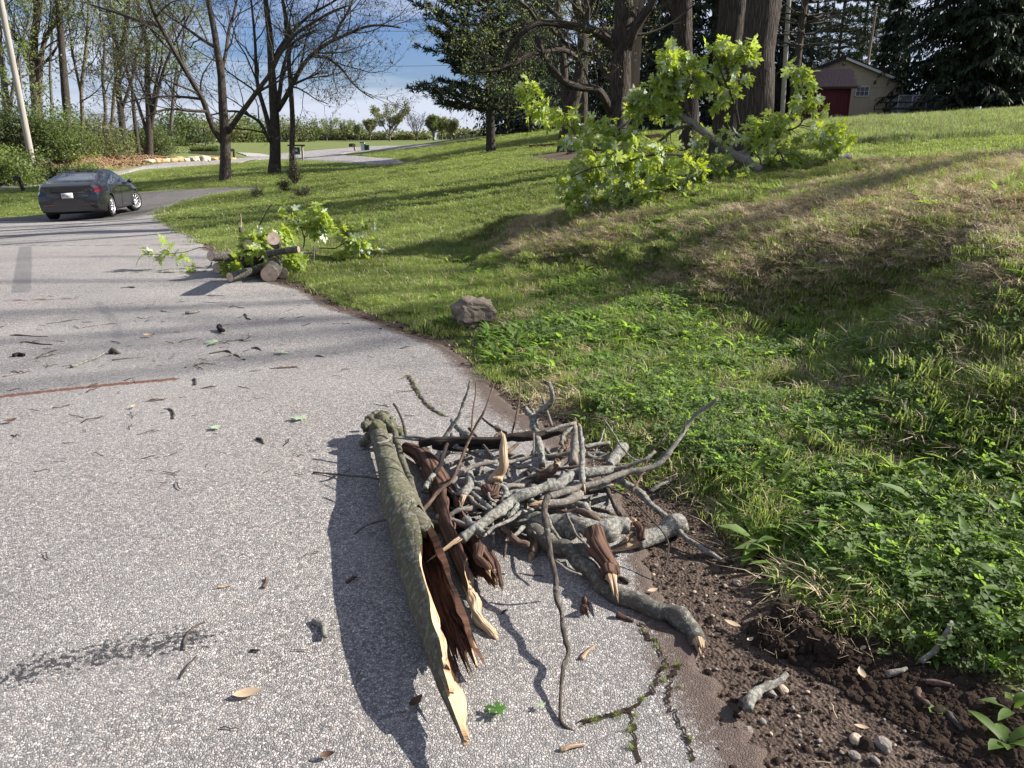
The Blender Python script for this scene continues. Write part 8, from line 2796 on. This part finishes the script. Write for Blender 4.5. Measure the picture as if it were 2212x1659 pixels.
# ------------------------------------------------------------------ litter on the driveway and the dirt
def g7(x, y, h=.012): return ground_at(x * .3418, 486 + y * .3418, h, terrain) + [0, 0, .008]
def g8(x, y, h=.012): return ground_at(x * .6378, 1134 + y * .6378, h, terrain) + [0, 0, .008]
def g6(x, y, h=.012): return ground_at(756 + x * .3662, 1188 + y * .3662, h, terrain) + [0, 0, .008]
def g4(x, y, h=.012): return ground_at(1566 + x * .3164, 1134 + y * .3164, h, terrain) + [0, 0, .004]
DG = 'twigs scattered on the driveway'
def twig(label, pts, r, mat='stick_dark', seed=0, name='twig', cat='twig', group=DG, **kw):
    return stick3(label, A(pts), r, r * .65, mat, seed, kw.get('tip'), None, name, cat, group, kw.get('knots', 2), 7, .18, kw.get('twigs', 0), 1.0)
W7 = [
 ('straight dark twig lying alone at the top of the driveway, before the log heap', [(765, 402), (810, 398), (855, 402)], .010, 'stick_dark', 0),
 ('crooked twig in the shade on the driveway, pointing at the firewood', [(1015, 550), (1080, 556), (1165, 548)], .008, 'stick_grey', 1),
 ('short thick bark-covered stick just right of the crooked twig in the shade', [(1178, 562), (1210, 560), (1246, 548)], .018, 'stick_lichen', 0),
 ('dark twig with a side spur at the left edge of the driveway', [(70, 702), (180, 706), (300, 712)], .008, 'stick_dark', 2),
 ('knotted twig below the spurred one near the left picture edge', [(130, 752), (170, 748), (250, 760), (336, 764)], .007, 'stick_brown', 1),
 ('mossy green-grey curved stick on the left half of the driveway', [(458, 908), (540, 870), (600, 850), (650, 825)], .012, 'stick_lichen', 1),
 ('long thin twig right of the mossy curved stick', [(708, 864), (800, 852), (925, 840)], .006, 'stick_dark', 0),
 ('long slender pale stick lying diagonally in mid driveway', [(1168, 908), (1320, 872), (1400, 845), (1475, 830)], .009, 'stick_lichen', 1),
 ('bent dark twig crossing the end of the slender pale stick', [(1325, 820), (1400, 808), (1440, 806), (1490, 826), (1548, 858)], .008, 'stick_dark', 1),
 ('straight stick lying alone towards the right side of mid driveway', [(1712, 913), (1800, 908), (1888, 903)], .009, 'stick_brown', 0),
 ('twig at the left picture edge above the rust stain', [(15, 966), (100, 950), (190, 930)], .008, 'stick_brown', 0),
 ('pair-like brown twig below the rust stain on the left', [(328, 1166), (380, 1160), (438, 1148)], .007, 'stick_brown', 0),
 ('reddish flat twig in mid driveway below the rust stain', [(918, 1119), (980, 1112), (1048, 1110)], .009, 'stick_brown', 0),
 ('curved dark twig shaped like a hook in mid driveway', [(1032, 1166), (1065, 1170), (1090, 1190), (1107, 1232)], .009, 'stick_dark', 0),
 ('small dark knob of bark right of the end of the rust stain', [(1215, 988), (1230, 984), (1236, 1000), (1230, 1018)], .010, 'stick_dark', 0),
 ('stubby stick with a red-brown broken end on the driveway', [(693, 810), (720, 808), (745, 812)], .020, 'stick_dark', 0),
 ('short black stub near the left picture edge', [(92, 828), (120, 822), (150, 828)], .018, 'burnt', 0),
 ('dark cone-like stub in the middle of the shaded driveway', [(1378, 660), (1400, 668), (1425, 676)], .024, 'burnt', 0),
 ('thin twig left of the firewood heap on the sunny strip', [(1278, 490), (1340, 496), (1432, 492)], .006, 'stick_grey', 1),
 ('forked thin twig in the shade at the left', [(520, 656), (620, 640), (735, 628)], .007, 'stick_grey', 2),
 ('long faint twig at the left in the shade', [(298, 632), (400, 618), (502, 600)], .006, 'stick_dark', 1),
 ('small dark twig pointing to the pile from the middle of the driveway', [(1622, 1362), (1645, 1375), (1668, 1392)], .009, 'stick_dark', 0),
 ('short twig left of the straight lone stick', [(1590, 785), (1620, 785), (1655, 797)], .009, 'stick_dark', 0),
 ('dark sliver under the bend of the driveway', [(1995, 832), (2030, 838), (2060, 842)], .008, 'stick_dark', 0),
 ('twig lying by the dark clod at the driveway bend', [(2105, 628), (2160, 630), (2215, 628)], .008, 'stick_brown', 0),
 ('small crossed twig in the shade before the bend', [(1548, 568), (1560, 590), (1585, 604)], .009, 'stick_dark', 2),
 ('flat dark twig in the shade, right of the pale maple leaf', [(1425, 742), (1480, 738), (1545, 734)], .008, 'stick_dark', 1),
 ('thin grey twig below the hook-shaped one, low on the driveway', [(690, 1392), (740, 1360), (795, 1335)], .005, 'stick_grey', 0),
 ('thin dark twig slanting above the hook-shaped one', [(1215, 1218), (1270, 1205), (1325, 1192)], .004, 'stick_dark', 0),
]
for k, (lab, pts, r, mt, tw) in enumerate(W7):
    twig(lab, [g7(x, y, r) for x, y in pts], r, mt, 1300 + k, twigs=tw)
twig('short lichen-spotted stick with a dark shadow, alone left of the hollow log', [g8(1072, 318, .02), g8(1085, 350, .02), g8(1100, 380, .02)], .0135, 'stick_lichen', 1340)
twig('thin curved dark twig at the end of the oil stain', [g8(622, 425), g8(630, 390), g8(655, 352), g8(690, 335)], .005, 'stick_dark', 1341)
twig('fine straight twig below the curved one by the oil stain', [g8(608, 527), g8(635, 490), g8(665, 448)], .003, 'stick_dark', 1342)
twig('tiny pale twig in the open asphalt above the lichen-spotted stick', [g8(738, 220), g8(760, 214), g8(782, 210)], .004, 'splinter', 1343)
twig('small reddish twig above left of the lichen-spotted stick', [g8(892, 215), g8(900, 200), g8(906, 186)], .006, 'stick_brown', 1344)
twig('reddish bark sliver at the edge of the log\'s shadow', [g8(1176, 200), g8(1195, 188), g8(1212, 174)], .007, 'stick_brown', 1345)
twig('tiny dark sliver below the lichen-spotted stick', [g8(852, 430), g8(870, 434), g8(886, 432)], .005, 'stick_dark', 1346)
twig('pale split stick lying below the tip of the hanging twig', [g6(1238, 1192), g6(1310, 1180), g6(1380, 1163)], .007, 'splinter', 1347)
twig('dark flake of bark right of the hanging twig under the broken point', [g6(1365, 380, .02), g6(1385, 340, .02), g6(1410, 305, .02)], .016, 'rotten', 1348, 'bark_flake', 'bark flake')
twig('long dark bark chip near the upper crack', [g6(1580, 400), g6(1625, 412), g6(1670, 425)], .010, 'rotten', 1349, 'bark_flake', 'bark flake')
twig('thin tan wood chip between the hanging twig and the crack', [g6(1368, 645), g6(1405, 612), g6(1442, 582)], .006, 'splinter', 1350, 'wood_chip', 'wood chip')
twig('dark twig fragment just beside the split logs on the asphalt', [g6(890, 380), g6(905, 370), g6(925, 360)], .005, 'stick_dark', 1351)
VG = 'sticks lying on the dirt verge'
twig('short lichened stick with a pale broken end on the dirt beside the pebble', [g4(155, 1270, .03), g4(205, 1190, .03), (g4(290, 1120, .03)), g4(405, 1030, .03)], .016, 'stick_lichen', 1360, 'stick', 'stick', VG, tip=None, knots=5)
twig('smooth brown stick leaning from the soil heap into the clover', [g4(1335, 955, .02), g4(1440, 860, .05), g4(1500, 760, .08), g4(1540, 655, .11)], .010, 'stick_grey', 1361, 'stick', 'stick', VG)
twig('stubby grey stick half sunk in the soil heap', [g4(1110, 1015, .02), g4(1180, 1000, .03), g4(1250, 988, .03)], .010, 'stick_grey', 1362, 'stick', 'stick', VG)
twig('brown stick lying right of the stubby one in the churned soil', [g4(1385, 1058, .02), g4(1480, 1080, .02), g4(1575, 1112, .02)], .009, 'stick_brown', 1363, 'stick', 'stick', VG)
twig('dark stick lying towards the bottom in the churned soil', [g4(1310, 1110, .02), g4(1340, 1170, .02), g4(1382, 1240, .02)], .010, 'stick_brown', 1364, 'stick', 'stick', VG)
twig('sunken dark stick near the right edge of the churned soil', [g4(1550, 1290, .01), g4(1580, 1350, .01), g4(1620, 1400, .01)], .009, 'stick_dark', 1365, 'stick', 'stick', VG)
twig('pale straight stick lying hidden in the clover at the picture edge', [ground_at(1950, 1126, .04, terrain), ground_at(2080, 1130, .04, terrain), ground_at(2215, 1128, .04, terrain)], .010, 'stick_lichen', 1366, 'stick', 'stick', VG)
twig('bent grey twig arching among the weeds on the bank', [ground_at(1962, 862, .10, terrain), ground_at(1955, 885, .13, terrain), ground_at(1975, 920, .06, terrain), ground_at(2000, 950, .02, terrain)], .006, 'stick_grey', 1367, 'stick', 'stick', VG)
twig('lichened twig at the edge of the clover beyond the slanting branch', [ground_at(1408, 1062, .02, terrain), ground_at(1425, 1050, .03, terrain), ground_at(1460, 1036, .03, terrain)], .012, 'stick_lichen', 1368, 'stick', 'stick', VG)

# loose maple leaves and dry leaves
def lay(label, p, size, mesh, rz, name='fallen_leaf', cat='leaf', group='leaves lying on the driveway', tilt=(0, 0), h=.012):
    o = obj(name, mesh, None, loc=(p[0], p[1], p[2] + h), rot=(tilt[0], tilt[1], rz), scale=(size,) * 3)
    return tag(o, label, cat, group)
M['leaf_green'] = leaf_mat('fresh_green_leaf', (.06, .15, .025), (.10, .16, .05), (.12, .30, .03), .2, 10)
M['leaf_wan'] = leaf_mat('wan_pale_leaf', (.34, .42, .28), (.36, .44, .30), (.3, .36, .2), .15, 10, .2)
M['leaf_tan'] = leaf_mat('tan_dry_leaf', (.48, .36, .24), (.45, .34, .24), (.4, .28, .15), .2, 10, .2)
M['leaf_brown'] = leaf_mat('brown_dry_leaf', (.10, .055, .035), (.10, .06, .04), (.1, .05, .03), .3, 10, .2)
def mesh_as(k, mat, name):
    v, q, t = LEAF_V[k]
    return new_mesh(name, v, q, t, [mat], smooth=False)
lay('fresh green maple leaf at the splintered tip of the hollow log', g6(905, 985), .065, mesh_as(1, M['leaf_green'], 'green_leaf'), 1.2, tilt=(.15, .1), h=.012)
lay('pale maple leaf lying flat in mid driveway, nearer the brush pile', g7(1905, 1245), .11, mesh_as(0, M['leaf_wan'], 'pale_leaf'), .6)
lay('pale maple leaf on the shaded part of the driveway', g7(1380, 752), .14, mesh_as(2, M['leaf_wan'], 'pale_leaf'), 2.2)
lay('small pale leaf in the middle of the open asphalt', g7(1350, 1290), .06, mesh_as(3, M['leaf_wan'], 'pale_leaf'), 4.0)
lay('tiny pale leaf beside the shadow of the hanging twig', g6(1145, 950), .030, mesh_as(3, M['leaf_wan'], 'pale_leaf'), 1.0)
lay('faint pale leaf right of the bent dark twig in mid driveway', g7(1755, 820), .09, mesh_as(4, M['leaf_wan'], 'pale_leaf'), 5.0)
def oval_leaf(mat, name, curl=.35):
    V, Q = [], []
    for j in range(7):
        f = j / 6
        w = .22 * math.sin(math.pi * min(1, f * 1.02)) ** .8 + .005
        z = curl * (f - .5) ** 2
        V += [(f - .5, w, z + w * curl), (f - .5, 0, z), (f - .5, -w, z + w * curl * .6)]
        if j:
            b = 3 * (j - 1)
            Q += [[b, b + 1, b + 4, b + 3], [b + 1, b + 2, b + 5, b + 4]]
    return new_mesh(name, V, Q, None, [mat])
OT, OB = oval_leaf(M['leaf_tan'], 'tan_leaf'), oval_leaf(M['leaf_brown'], 'brown_leaf', .9)
OT2 = oval_leaf(M['leaf_tan'], 'tan_leaf', .9)
for lab, p, s_, me_, rz in [('tan dry leaf lying on the open asphalt at the bottom left', g8(838, 582), .085, OT, .35), ('curled dark dead leaf left of the hollow log\'s tip', g6(390, 925), .06, OB, 1.0),
        ('orange-tan wood-like leaf on the shaded driveway', g7(945, 712), .10, OT2, .1), ('tan leaf on the dirt under the long bare branch', g6(1785, 255), .045, OT, .4),
        ('standing tan leaf on the dirt below the soil heap', g4(930, 1040, .02), .055, OT2, 1.4), ('pale tan leaf on the dirt near the bottom edge', g4(930, 1395), .04, OT, 2.8),
        ('tan leaf at the clover edge left of the soil heap', g4(50, 690), .06, OT, 2.4), ('dull brown leaf on the turf beyond the brush pile', ground_at(1640, 890, .03, terrain), .06, OB, 1.1),
        ('curled tan leaf above the crumbled asphalt edge', g4(170, 800), .03, OT2, .5), ('small dark dead leaf at the bottom of the driveway', g8(1108, 795), .045, OB, .2),
        ('small tan chip of leaf on the middle of the driveway', g7(848, 1162), .05, OT2, 1.1), ('dead leaf curled at the left part of the driveway', g7(70, 1255), .07, OB, .6)]:
    lay(lab, p, s_, me_, rz, 'dry_leaf', 'dry leaf', 'dry leaves on the driveway and dirt', h=.004)

# weeds standing by themselves at the lower right corner
for k, (px, py, n, ln, wd, up, lab) in enumerate([(2145, 1440, 8, .15, .030, 1.3, 'tall broad-leaved weed at the right edge above the churned soil'), (2170, 1600, 6, .09, .035, .8, 'low weed with rounded leaves in the bottom right corner'),
                                               (1800, 1325, 4, .05, .02, 1.2, 'small bright seedling on top of the soil heap'), (1965, 1325, 4, .06, .03, 1.0, 'bright seedling at the clover edge right of the soil heap'),
                                               (2020, 1535, 4, .04, .025, .9, 'tiny seedling in the middle of the churned soil'), (1345, 1052, 7, .07, .022, .9, 'broad weed at the edge of the clover below the thick pale stub'),
                                               (1830, 1125, 9, .14, .035, 1.0, 'large dandelion-like rosette on the verge right of the slanting branch'), (2190, 1530, 5, .10, .03, 1.1, 'leafy weed hanging over the churned soil at the picture edge')]):
    q = ground_at(px, py + 8, 0, terrain)
    o = obj('broadleaf_weed', rosette_mesh(n, ln, wd, 2000 + k, up), None, loc=tuple(q), rot=(0, 0, k * 1.3))
    tag(o, lab, 'weed', 'single weeds at the verge')

# many small fragments, all alike
rgd = np.random.default_rng(5150)
frag = [bit_mesh(50 + k, M[m_], 1) for k, m_ in enumerate(['stick_dark', 'stick_brown', 'stick_grey', 'burnt', 'stick_dark'])]
cnt = 0
while cnt < 210:
    if rgd.random() < .8:
        px, py = rgd.uniform(-20, 900), 640 + 420 * rgd.random() ** 1.5
    else:
        px, py = rgd.uniform(-20, 1300), rgd.uniform(640, 1600)
    q = ground_at(px, py, .008, terrain)
    if q[0] > edge_x(q[1]) - .1 or q[0] < edge_x(q[1]) - 7.3:
        continue
    s_ = float(np.exp(rgd.normal(-2.75, .45))) * (.6 if py > 1000 else 1)
    o = obj('twig_fragment', frag[cnt % 5], None, loc=(q[0], q[1], q[2] + .012), rot=(rgd.normal() * .05, rgd.normal() * .08, rgd.normal() * .5 + (1.5 if rgd.random() < .2 else 0)), scale=(s_, s_ * rgd.uniform(.7, 1.3), s_ * .8))
    tag(o, 'small dark twig fragment lying loose on the asphalt of the driveway', 'twig fragment', 'tiny twig fragments strewn over the driveway')
    cnt += 1
